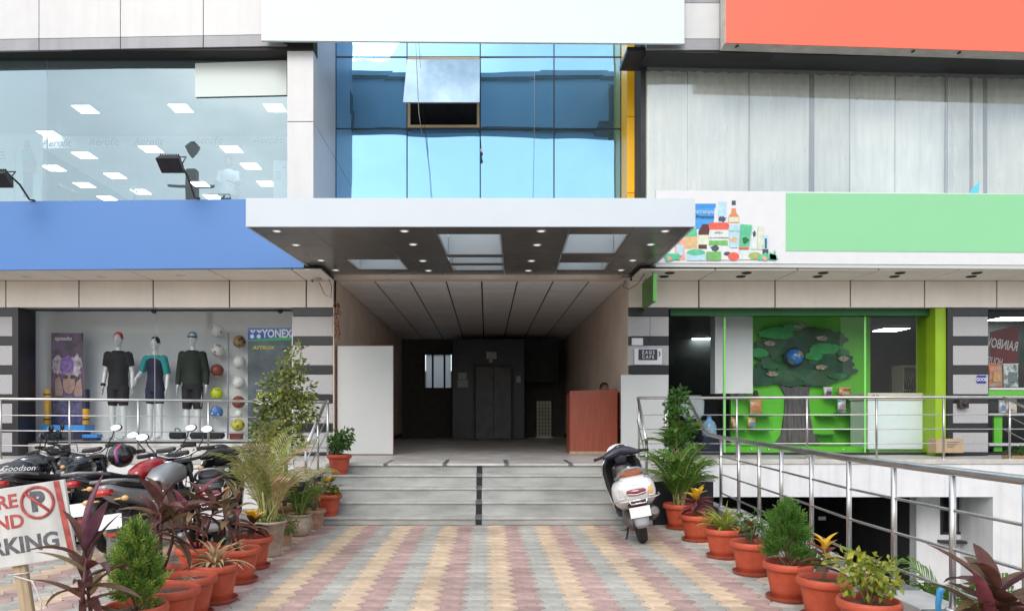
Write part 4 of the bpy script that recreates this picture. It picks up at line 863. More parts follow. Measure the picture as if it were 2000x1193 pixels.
    # steering group
    F = P('fork', MB().tube([(-.09, .30, -.70), (-.09, .0, 0)], .024, 10).tube([(.09, .30, -.70), (.09, .0, 0)], .024, 10).box(-.12, .12, -.05, .04, -.03, .0), 'black_plastic', loc=(0, 1.0, 1.0), rot=(0, 0, turn))
    P('front_fender', MB().loft([ring(0, .30+.34*math.cos(a), -.70+.34*math.sin(a), .06, .012, 10, 3) for a in [R(25+15*i) for i in range(9)]]), 'black_plastic', F)
    P('headlamp', MB().loft([ring(0, y, -.09, w, h, 16, 2.6) for y, w, h in ((.02, .08, .07), (.10, .125, .11), (.2, .12, .10), (.25, .09, .07))]), 'black_gloss', F)
    P('headlamp_glass', MB().ell((0, .235, -.09), (.095, .03, .075), 14, 8), 'clear_lens', F)
    P('instrument', MB().box(-.11, .11, -.02, .08, .03, .10), 'black_plastic', F, bev=.02)
    P('handlebar', MB().tube([(-.37, -.17, .09), (-.24, -.10, .10), (-.11, -.01, .04), (0, 0, .03), (.11, -.01, .04), (.24, -.10, .10), (.37, -.17, .09)], .013, 8), 'chrome', F)
    for s in (-1, 1):
        P('grip', MB().tube([(s*.25, -.105, .10), (s*.385, -.178, .088)], .02, 10), 'rubber', F)
        P('lever', MB().tube([(s*.22, -.06, .09), (s*.27, -.04, .08), (s*.38, -.11, .075)], .008, 6), 'engine', F)
        P('switch_box', MB().box(s*.2, s*.25, -.12, -.07, .07, .12), 'black_plastic', F, bev=.01)
        if mirrors[0 if s < 0 else 1]: mirror(F, (s*.22, -.08, .11), (s*.30, -.05, .27), s)
    for s in (-1, 1): P('front_signal', MB().tube([(s*.1, .1, -.12), (s*.17, .1, -.12)], .009, 6).ell((s*.2, .1, -.12), (.035, .028, .025), 10, 7), 'amber_lens', F)
    P('cable', MB().tube([(.2, -.06, .08), (.15, .15, .1), (.05, .18, -.1), (.02, .1, -.3)], .006, 5).tube([(-.2, -.06, .08), (-.16, .15, .06), (-.06, .18, -.15), (-.03, .05, -.35)], .006, 5), 'rubber', F)
    return T
def head(dx, dy): return math.atan2(-dx, dy)
scooter((1.83, 8.36, 0), head(.09, 1.0), R(-11), 'white_paint', 'seat_brown', 'white scooter with brown seat leaning on its stand before the steps', turn=R(10))
scooter((-3.0, 8.1, 0), head(-.25, 1.0), R(-7), 'black_gloss', 'black_plastic', 'black scooter parked behind the potted palms at the left of the path', 'black_plastic', turn=R(14))
motorcycle((-3.3, 6.9, 0), head(.05, 1), R(-8), 'silver', 'silver and black motorcycle with blank white rear number plate and red tail lamp', plate=True, turn=R(20), tail='silver')
motorcycle((-3.95, 7.65, 0), head(.22, .97), R(-8), 'red_paint', 'red and black motorcycle standing behind the silver one, seen from its tail', plate=True, turn=R(22), tail='black_gloss')
motorcycle((-5.8, 7.6, 0), head(.85, .5), R(-8), 'black_gloss', 'black motorcycle with pale script on its tank at the left picture edge', script='Goodson', turn=R(8), tail='black_gloss', mirrors=(1, 1))
motorcycle((-6.35, 8.75, 0), head(.9, .43), R(-8), 'black_gloss', 'motorcycle with black fairing half hidden behind the tank script motorcycle', turn=R(10), tail='red_paint')
motorcycle((-4.75, 7.7, 0), head(.1, 1), R(-8), 'black_gloss', 'low black motorcycle with luggage strap between the silver motorcycle and the sign', turn=R(14), tail='black_gloss', mirrors=(0, 1))
# helmet resting on a seat
hm = thing('helmet', 'glossy black motorcycle helmet with red and blue stripe resting on a motorcycle', 'helmet', (xx(237, 8.35), 8.35, 0))
hc = Vector((0, 0, zz(889, 8.35)))
part('shell', MB().ell(hc, (.135, .16, .14), 20, 14), K['black_gloss'], hm)
part('stripe', MB().tube([hc+Vector((.02+.012*math.sin(i), -.164*math.cos(R(a)), .144*math.sin(R(a)))) for i, a in enumerate(range(-35, 80, 12))], .016, 6, flat=.3), M('helmet_stripe', (.5,.05,.06), .3, var=0, col2=(.08,.12,.6), vs=14, lo=.49, hi=.51), hm)
part('visor', MB().ell(hc+Vector((0, .06, .04)), (.139, .13, .085), 18, 8), K['black_plastic'], hm)

# ================================================================ pots and plants
def pot_parts(T, r=.185, h=.31, mat='terra', sauc=True, soil=True):
    k, j = r/.185, h/.31
    pr = [(.118, 0), (.122, .02), (.128, .055), (.133, .06), (.137, .09), (.165, .235), (.168, .245), (.188, .25), (.194, .262), (.195, .285), (.190, .302), (.182, .309), (.172, .305), (.166, .285), (.16, .255)]
    p = part('pot', MB().lathe([(a*k, b*j) for a, b in pr], 32).lathe([(0, .003), (.118*k, .003)], 32), K[mat], T)
    if soil: part('soil', MB().lathe([(.0, .268*j), (.08*k, .272*j), (.163*k, .262*j)], 20), K['soil'], T)
    if sauc: part('saucer', MB().lathe([(0, .002), (.14*k, .002), (.165*k, .03), (.17*k, .034), (.172*k, .03), (.15*k, -.004)], 28), K['terra_dark'], T)
def blade(L, w, el, droop, n=7, fold=.22, tip=1.0, neck=.35):
    mb = MB(); p = Vector((0, 0, 0)); e = el; vs = []
    for i in range(n+1):
        t = i/n; d = Vector((0, math.cos(e), math.sin(e))); nn = Vector((0, -math.sin(e), math.cos(e)))
        ww = w*max(.03, (math.sin(math.pi*min(1, t**.75*.98+.02)))**.8)*(1 if t > .12 else neck)
        vs += [p+Vector((-ww/2, 0, 0))+nn*fold*ww, p, p+Vector((ww/2, 0, 0))+nn*fold*ww]
        p = p+d*(L/n); e -= droop/n
    fs = []
    for i in range(n): fs += [(3*i, 3*i+1, 3*i+4, 3*i+3), (3*i+1, 3*i+2, 3*i+5, 3*i+4)]
    return mb.add(vs, fs, 0, True)
LM = {
 'maroon': leafmat('cordyline_leaf', (.085,.032,.034), (.15,.06,.045), .35, .25, c3=(.12,.10,.045)),
 'pink': leafmat('cordyline_pink_leaf', (.28,.07,.09), (.19,.05,.06), .35, .3),
 'purple': leafmat('cordyline_purple_leaf', (.13,.05,.075), (.17,.07,.10), .4, .3),
 'bronze': leafmat('bronze_leaf', (.19,.14,.065), (.27,.19,.10), .45, .25),
 'yellow': leafmat('croton_yellow_leaf', (.72,.42,.025), (.80,.55,.06), .4, .3),
 'red': leafmat('croton_red_leaf', (.26,.05,.02), (.20,.035,.03), .35, .25, c3=(.07,.03,.02)),
 'darkred': leafmat('croton_dark_leaf', (.07,.022,.018), (.13,.05,.035), .35, .2, c3=(.06,.05,.02)),
 'green': leafmat('green_leaf', (.035,.10,.018), (.07,.17,.03), .4, .3),
 'palm': leafmat('palm_leaf', (.07,.17,.025), (.15,.27,.04), .45, .3),
 'palm_dry': leafmat('palm_dry_leaf', (.34,.32,.07), (.19,.27,.06), .5, .35, c3=(.46,.36,.20)),
 'straw': leafmat('straw_leaf', (.42,.29,.15), (.52,.38,.22), .7, .2),
 'ficus': leafmat('ficus_leaf', (.055,.10,.018), (.17,.21,.045), .32, .25, c3=(.30,.33,.10)),
 'thuja': leafmat('thuja_leaf', (.065,.16,.025), (.12,.25,.045), .6, .3),
 'thuja_y': leafmat('thuja_yellow_leaf', (.20,.31,.05), (.32,.42,.09), .6, .3),
 'lime': leafmat('variegated_leaf', (.30,.34,.04), (.15,.22,.03), .4, .3, c3=(.50,.46,.06)),
 'spider': leafmat('spider_leaf', (.30,.38,.05), (.42,.46,.10), .45, .3),
}
K['stem'] = M('plant_stem', (.20,.13,.07), .8, var=.2, vs=20); K['stem_red'] = M('red_stem', (.10,.03,.03), .6, var=.2, vs=20); K['stem_green'] = M('palm_stem', (.28,.27,.10), .6, var=.2, vs=14)
_lv = {}
def leafobj(T, kind, mat, L, w, el, droop, base, az, name='leaf', roll=0, **k):
    key = (kind, mat, round(L, 2), round(w, 2), round(el, 1), round(droop, 1))
    if key not in _lv: _lv[key] = blade(key[2], key[3], key[4], key[5], **k).mesh('leaf', LM[mat])
    return add(name, _lv[key], T, base, (0, roll, az-math.pi/2))
def stem(T, pts, r, mat='stem', name='stem'): part(name, MB().tube(pts, r, 7), K[mat], T)
def potted(label, x, y, z=0, r=.185, h=.31, mat='terra', sauc=True, cat='potted plant', pot=True):
    T = thing('potted_plant', label, cat, (x, y, z))
    if pot: pot_parts(T, r, h, mat, sauc)
    return T
def cordyline(T, z0, heads, nl, L, w, mats, seed):
    q = random.Random(seed)
    for (hx, hy, hz) in heads:
        b = Vector((hx*.15, hy*.15, z0)); t = Vector((hx, hy, hz)); stem(T, [b, (b+t)/2+Vector((q.uniform(-.02, .02), q.uniform(-.02, .02), 0)), t], [.014, .012, .008], 'stem_red')
        for i in range(nl):
            u = i/(nl-1); p = t+(b-t)*.42*(1-u)*q.uniform(.8, 1.1)
            el = R(-5+75*u+q.uniform(-12, 12)); az = i*2.4+q.uniform(-.3, .3)
            leafobj(T, 'c', mats[0] if q.random() < .7 else q.choice(mats), L*q.choice((.8, .9, 1, 1.1)), w*q.choice((.9, 1.1)), round(el/.3)*.3, q.choice((.5, .9, 1.3)), p, az, roll=q.uniform(-.3, .3))
def croton(T, z0, h, nl, L, w, top, mid, seed):
    q = random.Random(seed); stem(T, [(0, 0, z0-.03), (q.uniform(-.02, .02), q.uniform(-.02, .02), z0+h)], [.012, .007])
    for i in range(nl):
        u = i/(nl-1); m = top if u > .66 else mid
        el = R(-10+80*u+q.uniform(-10, 10)); k = 1-.35*u
        leafobj(T, 'k', m, round(L*k/.03)*.03, w*k, round(el/.25)*.25, q.choice((.5, .9)), (0, 0, z0+h*(.35+.65*u)), i*2.4+q.uniform(-.3, .3), neck=.5)
def palm(T, z0, nf, L, el0, el1, mat, seed, spread=.05, stems=True, dry=.0, lw=.022, ll=.2, az0=None):
    q = random.Random(seed)
    for f in range(nf):
        az = f*2.4+q.uniform(-.4, .4) if az0 is None else az0[f % len(az0)]+q.uniform(-.3, .3)
        el = R(q.uniform(el0, el1)); Lf = L*q.uniform(.75, 1.1); dr = q.uniform(.9, 1.6); n = 15
        o = Vector((q.uniform(-spread, spread), q.uniform(-spread, spread), z0))
        pts = []; p = o.copy(); e = el+.25
        H = Vector((math.cos(az), math.sin(az), 0))
        for i in range(n+1):
            pts.append(p.copy()); p = p+(H*math.cos(e)+Vector((0, 0, math.sin(e))))*(Lf/n); e -= dr/n*(.3+1.4*i/n)
        fr = MB().tube(pts, [.011*(1-.85*i/n)+.001 for i in range(n+1)], 5, 1, False)
        side = Vector((-math.sin(az), math.cos(az), 0))
        for i in range(int(n*.32)*2, n*2):
            u = i/(2*n); k0 = int(u*n); b = pts[k0].lerp(pts[min(k0+1, n)], u*n-k0); t = (pts[min(k0+1, n)]-pts[max(k0-1, 0)]).normalized()
            l = ll*L*(.55+.9*math.sin(math.pi*min(1, (u-.25)/.8)))*q.uniform(.85, 1.1)
            for s in (-1, 1):
                d = (side*s*.8+t*.75+Vector((0, 0, .22))).normalized(); d2 = (d+Vector((0, 0, -.7*q.uniform(.6, 1.3)))).normalized(); wv = t.cross(d).cross(d).normalized()*lw*.5
                m1 = b+d*l*.5; m2 = m1+d2*l*.5
                fr.add([b-wv*.4, b+wv*.4, m1+wv, m1-wv, m2], [(0, 1, 2, 3), (3, 2, 4)], 0, True)
        mm = mat if q.random() >= dry else 'straw'
        part('frond', fr, [LM[mm], K['stem_green']], T)
    if stems:
        for k in range(max(3, nf//3)):
            a = k*2.1; stem(T, [(spread*math.cos(a), spread*math.sin(a), z0-.1), (spread*.8*math.cos(a), spread*.8*math.sin(a), z0+.12*L), (spread*1.2*math.cos(a), spread*1.2*math.sin(a), z0+.35*L)], [.02, .016, .01], 'stem_green', 'cane')
def leafcloud(T, clumps, nleaf, size, mat, seed, name='foliage', flat=.4, gap=.25):
    q = random.Random(seed); mb = MB()
    tot = sum(c[3]*c[3] for c in clumps)
    for (cx, cy, cz, cr, sq) in clumps:
        for _ in range(int(nleaf*cr*cr/tot)):
            d = Vector((q.gauss(0, 1), q.gauss(0, 1), q.gauss(0, 1))).normalized(); rr = cr*(q.random()**.45)
            p = Vector((cx, cy, cz))+Vector((d.x*rr, d.y*rr, d.z*rr*sq))
            if mnoise.noise(p*9) < -gap: continue
            s = size*q.uniform(.7, 1.25); a = (d+Vector((q.gauss(0, .5), q.gauss(0, .5), q.gauss(-.25, .5)))).normalized(); b = a.cross(Vector((q.gauss(0, 1), q.gauss(0, 1), q.gauss(0, 1)))).normalized(); n = a.cross(b)
            mb.add([p, p+a*s*.5+b*s*.27+n*s*.08, p+a*s, p+a*s*.5-b*s*.27+n*s*.08, p+a*s*.55], [(0, 1, 4), (1, 2, 4), (2, 3, 4), (3, 0, 4)], 0, True)
    part(name, mb, LM[mat], T)
def thuja(T, z0, h, rad, n, seed, mat='thuja', mat2='thuja_y'):
    # upright fan sprays gathered on tufts of different height, so the outline stays uneven
    q = random.Random(seed); mbs = [MB(), MB()]
    tufts = [(Vector((0, 0, z0+h*.93)), rad*.22)]
    for i in range(26):
        u = (i/26)**.9; az = i*2.4+q.uniform(-.4, .4); r_ = rad*(.95-.75*u**1.6)*q.uniform(.55, 1.05)
        tufts.append((Vector((r_*math.cos(az), r_*math.sin(az), z0+.06+h*.8*u+q.uniform(-.03, .03))), rad*q.uniform(.24, .42)*(1-.3*u)))
    for c, r_ in tufts:
        out0 = Vector((c.x*2.2, c.y*2.2, .22)).normalized(); stem(T, [(c.x*.1, c.y*.1, max(z0-.02, c.z-.14)), c], [.005, .003], name='twig')
        for k in range(n//27):
            d = Vector((q.gauss(0, 1), q.gauss(0, 1), q.gauss(0, 1.25))).normalized(); p = c+d*r_*q.random()**.5
            out = (out0+d*.7+Vector((0, 0, .35))).normalized(); L = q.uniform(.05, .105); mb = mbs[0 if q.random() < .4 else 1]
            side = out.cross(Vector((q.gauss(0, 1), q.gauss(0, 1), q.gauss(0, 1)))).normalized(); nn = out.cross(side)
            for m in range(6):
                b = p+out*L*(m/6); dd = (out+side*(1 if m % 2 else -1)*.75).normalized() if m < 5 else out; l = L*(.5-.05*m); wv = dd.cross(nn).normalized()*.0052
                mb.add([b-wv*.6, b+wv*.6, b+dd*l*.6+wv, b+dd*l, b+dd*l*.6-wv], [(0, 1, 2, 3, 4)], 0)
    stem(T, [(0, 0, z0-.04), (0, 0, z0+h*.8)], [.014, .004])
    part('foliage', mbs[0], LM[mat], T); part('foliage', mbs[1], LM[mat2], T)
def grassy(T, z0, n, L, w, mat, seed, el=(35, 85)):
    q = random.Random(seed)
    for i in range(n): leafobj(T, 'g', mat, L*q.choice((.7, .85, 1, 1.15)), w, round(R(q.uniform(*el))/.25)*.25, q.choice((.9, 1.4, 1.9)), (q.uniform(-.03, .03), q.uniform(-.03, .03), z0), i*2.4+q.uniform(-.4, .4), fold=.3)
def twiggy(T, z0, h, n, seed, matl, nl=160, size=.06, rad=.16):
    q = random.Random(seed); cl = []
    for i in range(n):
        a = i*2.4; t = Vector((rad*.8*math.cos(a)*q.uniform(.4, 1), rad*.8*math.sin(a)*q.uniform(.4, 1), z0+h*q.uniform(.6, 1)))
        stem(T, [(0, 0, z0-.03), (t.x*.4, t.y*.4, z0+h*.35), t], [.009, .007, .003]); cl += [(t.x, t.y, t.z, rad*.5, .9), (t.x*.7, t.y*.7, z0+(t.z-z0)*.65, rad*.45, .9)]
    leafcloud(T, cl, nl, size, matl, seed, gap=.6)

PR = 2.48
# ---- right row, from the steps towards the camera
T = potted('tall areca palm in terracotta pot before the dark plinth right of the steps', 2.53, 9.4, r=.2, h=.33); palm(T, .28, 17, .85, 45, 88, 'palm', 3, .06, ll=.26)
T = thing('potted_plant', 'leafy shrub towering behind the right row palm on the dark plinth', 'potted plant', (2.72, 10.15, .62)); pot_parts(T, .15, .26, 'clay', False)
leafcloud(T, [(0, 0, .40, .22, 1.2), (.02, 0, .72, .21, 1.1), (-.02, 0, 1.02, .17, 1.0), (.03, 0, 1.16, .1, 1)], 900, .085, 'green', 5); stem(T, [(0, 0, .2), (.01, 0, .6), (0, 0, 1.1)], [.016, .012, .006]); palm(T, .25, 7, .6, 40, 80, 'palm', 33, .04, False, ll=.28)
T = potted('reddish croton with a yellow top, second pot of the right row from the steps', 2.49, 8.5); croton(T, .28, .24, 22, .27, .10, 'yellow', 'pink', 4)
T = potted('spiky yellow green spider plant in terracotta pot, third of the right row from the steps', 2.475, 7.5); grassy(T, .27, 70, .36, .018, 'spider', 6)
T = potted('small red and green shrub in terracotta pot, fourth of the right row from the steps', 2.485, 6.73); twiggy(T, .27, .32, 5, 7, 'green', 130, .06, .15); croton(T, .27, .18, 9, .15, .06, 'red', 'pink', 44)
T = potted('bushy green thuja in terracotta pot in the right row', 2.44, 5.8); thuja(T, .27, .48, .17, 1250, 8, 'thuja', 'thuja')
T = potted('single stalk croton with orange and yellow leaves in terracotta pot, right row', 2.475, 5.25); croton(T, .28, .26, 15, .20, .075, 'yellow', 'red', 9)
T = potted('yellow variegated shrub in terracotta pot, right row, cut by the lower picture edge', 2.47, 4.63); twiggy(T, .27, .27, 8, 10, 'lime', 330, .062, .2)
T = potted('large maroon cordyline in terracotta pot at the lower right corner', 2.58, 3.62); cordyline(T, .28, [(0, 0, .60), (.08, .06, .5), (-.07, -.03, .42)], 13, .36, .085, ['maroon', 'pink', 'purple'], 11)
# ---- left row
T = potted('green shrub in terracotta pot on the stair treads against the grey board', -2.2, 10.72, .60, .175, .30, sauc=False); twiggy(T, .26, .36, 8, 12, 'green', 420, .075, .21)
T = potted('variegated croton in terracotta pot on the lowest step at left', -2.17, 9.86, .103, .175, .30, sauc=False); croton(T, .27, .2, 22, .19, .075, 'yellow', 'darkred', 13); leafcloud(T, [(0, 0, .36, .16, .7)], 90, .08, 'lime', 14)
T = potted('brown clay pot with a thin dry shrub, nearest the left end of the steps', -2.27, 9.42, 0, .15, .25, 'clay', False); twiggy(T, .2, .45, 6, 15, 'palm_dry', 170, .06, .18)
T = thing('potted_plant', 'round bellied pale clay pot with spiky grass in the left row', 'potted plant', (-2.31, 8.85, 0))
part('pot', MB().lathe([(0, .003), (.10, .003), (.13, .03), (.165, .10), (.17, .15), (.15, .21), (.13, .235), (.15, .25), (.16, .262), (.15, .27), (.13, .255)], 28), K['clay_pale'], T); part('soil', MB().lathe([(0, .25), (.135, .246)], 16), K['soil'], T); grassy(T, .24, 40, .36, .014, 'palm', 16); palm(T, .24, 6, .5, 40, 85, 'palm', 17, .03, False)
T = potted('brown clay pot with trailing grass at its rim in the left row', -2.34, 8.2, 0, .15, .26, 'clay', False); grassy(T, .24, 46, .26, .012, 'palm_dry', 18, (-10, 80)); leafcloud(T, [(.1, -.08, .22, .12, .7)], 260, .035, 'thuja', 19)
T = thing('potted_plant', 'yellowing areca palm in a tall tapered concrete pot in the left row', 'potted plant', (-2.30, 7.6, 0))
part('pot', MB().lathe([(0, .003), (.11, .003), (.115, .02), (.165, .34), (.18, .345), (.185, .36), (.175, .375), (.16, .365), (.155, .34)], 28), K['clay_pale'], T); part('soil', MB().lathe([(0, .35), (.158, .345)], 16), K['soil'], T)
palm(T, .36, 13, .92, 42, 90, 'palm_dry', 20, .08, True, .12, .016, .25); leafcloud(T, [(0, 0, .39, .15, .3)], 220, .04, 'thuja', 21)
T = thing('potted_plant', 'fan of browning palm fronds behind the yellowing areca palm', 'potted plant', (-2.62, 8.5, 0)); pot_parts(T, .17, .30, 'clay', False); palm(T, .28, 9, 1.1, 55, 88, 'palm_dry', 22, .06, True, .4, .018, .22)
T = thing('potted_plant', 'tall leafy ficus tree rising above the left railing', 'potted plant', (-2.62, 9.3, 0)); pot_parts(T, .2, .33, 'clay', False)
part('trunk', MB().tube([(0, 0, .25), (.02, 0, .8), (0, .01, 1.5), (.03, 0, 2.2)], [.028, .024, .018, .006], 8), K['stem'], T)
cl = [(0, 0, 1.55, .34, .8), (-.17, 0, 1.35, .27, .8), (.16, .03, 1.52, .27, .8), (-.10, 0, 1.85, .27, .9), (.13, 0, 1.85, .26, .9), (.10, 0, 2.12, .21, .9), (.15, 0, 2.32, .13, 1), (-.24, 0, 1.62, .16, .8), (.24, 0, 1.72, .15, .9), (-.28, 0, 1.24, .16, .7), (0, .05, 1.15, .3, .5)]
for c in cl[1:]: stem(T, [(0, 0, c[2]-.3), (c[0]*.6, c[1], c[2]-.08), (c[0], c[1], c[2]+.05)], [.010, .007, .003], name='branch')
leafcloud(T, cl, 2600, .072, 'ficus', 23, gap=.22)
T = potted('croton with yellow flower like crown in terracotta pot, left row beside the concrete pot', -2.285, 7.0); croton(T, .28, .2, 24, .22, .085, 'yellow', 'darkred', 24)
T = potted('bare stalked plant with dull bronze leaves in terracotta pot of the left row', -2.22, 6.42); cordyline(T, .28, [(-.02, .02, .78), (-.12, -.04, .66)], 9, .26, .06, ['bronze', 'maroon', 'pink'], 25); grassy(T, .28, 10, .2, .02, 'straw', 26, (0, 70))
T = potted('withered straw coloured plant in terracotta pot of the left row', -2.17, 5.75); grassy(T, .28, 34, .30, .03, 'straw', 27, (20, 88))
T = potted('terracotta pot holding only dry straw, with no plant, left row', -2.2, 5.32); grassy(T, .275, 12, .13, .008, 'straw', 28, (-5, 15))
T = potted('empty terracotta pot with bare soil, half hidden by the thuja at lower left', -2.18, 4.95)
T = potted('tall dark cordyline in terracotta pot behind the straw filled pot', -2.52, 5.55); cordyline(T, .28, [(0, 0, .82), (-.06, .05, .68), (.1, .02, .72)], 10, .34, .08, ['maroon', 'bronze', 'bronze', 'pink'], 29)
T = potted('dense dark red cordyline in front of the silver motorcycle', -2.62, 6.5); cordyline(T, .28, [(0, 0, .72), (-.14, -.05, .64), (.15, .03, .66)], 10, .32, .075, ['maroon', 'bronze', 'pink', 'bronze'], 30)
T = potted('bright green feathery thuja in terracotta pot at lower left', -2.2, 4.5); thuja(T, .27, .52, .13, 1150, 31)
T = potted('purple leaved cordyline at the lower left beside the hand painted sign', -2.22, 3.98); cordyline(T, .28, [(0, 0, .70), (-.02, .05, .50)], 10, .32, .07, ['maroon', 'purple', 'bronze'], 32)
leafobj(T, 'c', 'purple', .38, .11, R(80), .2, (-.01, 0, .80), R(40)); leafobj(T, 'c', 'purple', .36, .09, R(62), .3, (0, 0, .74), R(-30))
# plants on the right: palm in the ramp, low shrub on the terrace end
T = thing('potted_plant', 'feathery palm growing below the railing on the basement ramp', 'plant', (4.05, 6.3, -1.0)); pot_parts(T, .2, .33, 'clay', False); palm(T, .3, 10, .95, 50, 85, 'palm', 34, .05, ll=.24)
T = thing('potted_plant', 'low green shrub in a box at the right end of the walkway', 'potted plant', (xx(1992, 12.0), 12.0, ZL)); part('box', MB().box(-.22, .4, -.12, .12, 0, .06), K['clay'], T); leafcloud(T, [(-.1, 0, .12, .14, .6), (.08, 0, .14, .14, .6), (.26, 0, .13, .14, .6)], 600, .04, 'green', 35)
tw = thing('garden_scoop', 'blue plastic handle of a garden tool leaning on the granite kerb', 'garden tool', (2.72, 4.3, 0))
part('handle', MB().tube([(0, 0, .2), (-.01, 0, .36), (-.005, -.01, .44), (.01, -.02, .47)], [.014, .016, .02, .018], 8), M('blue_plastic', (.05,.28,.55), .4), tw); part('blade', MB().loft([ring(-.0, 0, z, w, .02, 12, 2.5, 'z') for z, w in ((0, .02), (.06, .06), (.17, .06), (.21, .02))]), K['engine'], tw)
# ================================================================ hand painted sign on a stake
ps = thing('parking_sign', 'weathered white hand painted no parking board on a wooden stake', 'sign', (-2.78, 4.2, 0), (0, R(-8.5), R(4)))
pb = part('board', MB().box(-.62, .46, -.012, .012, .60, 1.06), K['sign_old'], ps, bev=.004)
part('stake', MB().box(.085, .155, .014, .05, 0, .98), K['wood'], ps, bev=.004)
part('edge_stripe', MB().hexa([(.425, -.0155, .602), (.4595, -.0155, .602), (.4595, -.0125, .602), (.425, -.0125, .602)], [(.40, -.0155, 1.058), (.432, -.0155, 1.058), (.432, -.0125, 1.058), (.40, -.0125, 1.058)]), K['print_red'], pb)
TX = (R(90), 0, 0)
text('HERE', .11, K['print_red'], pb, (.185, -.013, .975), TX, .0015, bold=.003, align='RIGHT')
text('AND', .11, K['print_red'], pb, (.205, -.013, .855), TX, .0015, bold=.003, align='RIGHT')
text('PARKING', .13, K['paint_grey'], pb, (.385, -.013, .715), TX, .0015, bold=.004, align='RIGHT')
text('P', .15, K['paint_grey'], pb, (.295, -.013, .95), TX, .0012, bold=.009)
cc = [(.295+.09*math.cos(a), -.0155, .95+.09*math.sin(a)) for a in [2*math.pi*i/32 for i in range(33)]]
part('prohibition_ring', MB().tube(cc, .0085, 6, caps=False).tube([(.232, -.0165, 1.013), (.358, -.0165, .887)], .0085, 6), K['print_red'], pb)
part('tie_string', MB().tube([(.09, .03, .56), (.06, -.005, .555), (.17, -.005, .55), (.17, .055, .55), (.09, .055, .555), (.09, .0, .545), (.2, -.02, .50), (.24, -.03, .38), (.22, -.03, .28)], .004, 5), K['print_white'], ps)

# ================================================================ blank boards, desk and person in the entrance
def framed(name, x0, x1, y0, y1, Y, label, frame):
    T = thing(name, label, 'board', (xx((x0+x1)/2, Y), Y, ZL))
    part('panel', MB().box(xx(x0, Y)+.012, xx(x1, Y)-.012, Y, Y+.03, zz(y1, Y)+.015, zz(y0, Y)-.012), K['board_grey'], T, world=True)
    part('frame', MB().box(xx(x0, Y), xx(x0, Y)+.012, Y-.006, Y+.04, zz(y1, Y), zz(y0, Y)).box(xx(x1, Y)-.012, xx(x1, Y), Y-.006, Y+.04, zz(y1, Y), zz(y0, Y)).box(xx(x0, Y)+.012, xx(x1, Y)-.012, Y-.006, Y+.04, zz(y0, Y)-.012, zz(y0, Y)).box(xx(x0, Y)+.012, xx(x1, Y)-.012, Y-.006, Y+.04, zz(y1, Y), zz(y1, Y)+.015), frame, T, world=True)
    for s in (x0+6, x1-6): part('foot', MB().tube([(xx(s, Y), Y+.05, zz(y1-30, Y)), (xx(s, Y), Y+.35, ZL+.005)], .012, 6), K['dark_metal'], T, world=True)
framed('notice_board', 658, 769, 674, 888, 13.1, 'tall blank grey standing board with red frame left in the entrance', K['dark_red'])
framed('notice_board', 1213, 1305, 732, 889, 12.75, 'blank grey standing board right of the entrance behind the handrail', K['board_grey'])
YD = 13.5
dk = thing('reception_desk', 'reddish brown laminate reception desk standing inside the passage', 'desk', (xx(1160, YD), YD, ZL))
part('front_panel', MB().pxbox(1113, 1206, (763, 760), 886, YD, .03), K['wood_red'], dk, world=True, bev=.004)
part('side_panel', MB().box(xx(1113, YD), xx(1113, YD)+.03, YD+.032, YD+.55, ZL, 1.9), K['wood_red'], dk, world=True); part('side_panel', MB().box(xx(1206, YD)-.03, xx(1206, YD), YD+.032, YD+.55, ZL, 1.9), K['wood_red'], dk, world=True)
part('work_top', MB().box(xx(1113, YD)+.032, xx(1206, YD)-.032, YD+.1, YD+.6, 1.68, 1.71), K['wood_red'], dk, world=True)
part('base_strip', MB().box(xx(1112, YD), xx(1207, YD), YD-.008, YD-.001, ZL+.004, ZL+.05), K['wood'], dk, world=True)
solo('side_cabinet', MB().box(xx(1207.5, 13.8), xx(1218, 13.8), 13.75, 14.3, ZL, 1.92), K['dark_red'], 'narrow dark red cabinet between the desk and the passage wall', 'cabinet', (2.55, 14, ZL), bev=.004)
def remesh(o, vox=.012, it=4):
    m = o.modifiers.new('remesh', 'REMESH'); m.mode = 'VOXEL'; m.voxel_size = vox; m.use_smooth_shade = True
    s = o.modifiers.new('smooth', 'SMOOTH'); s.iterations = it; s.factor = .5
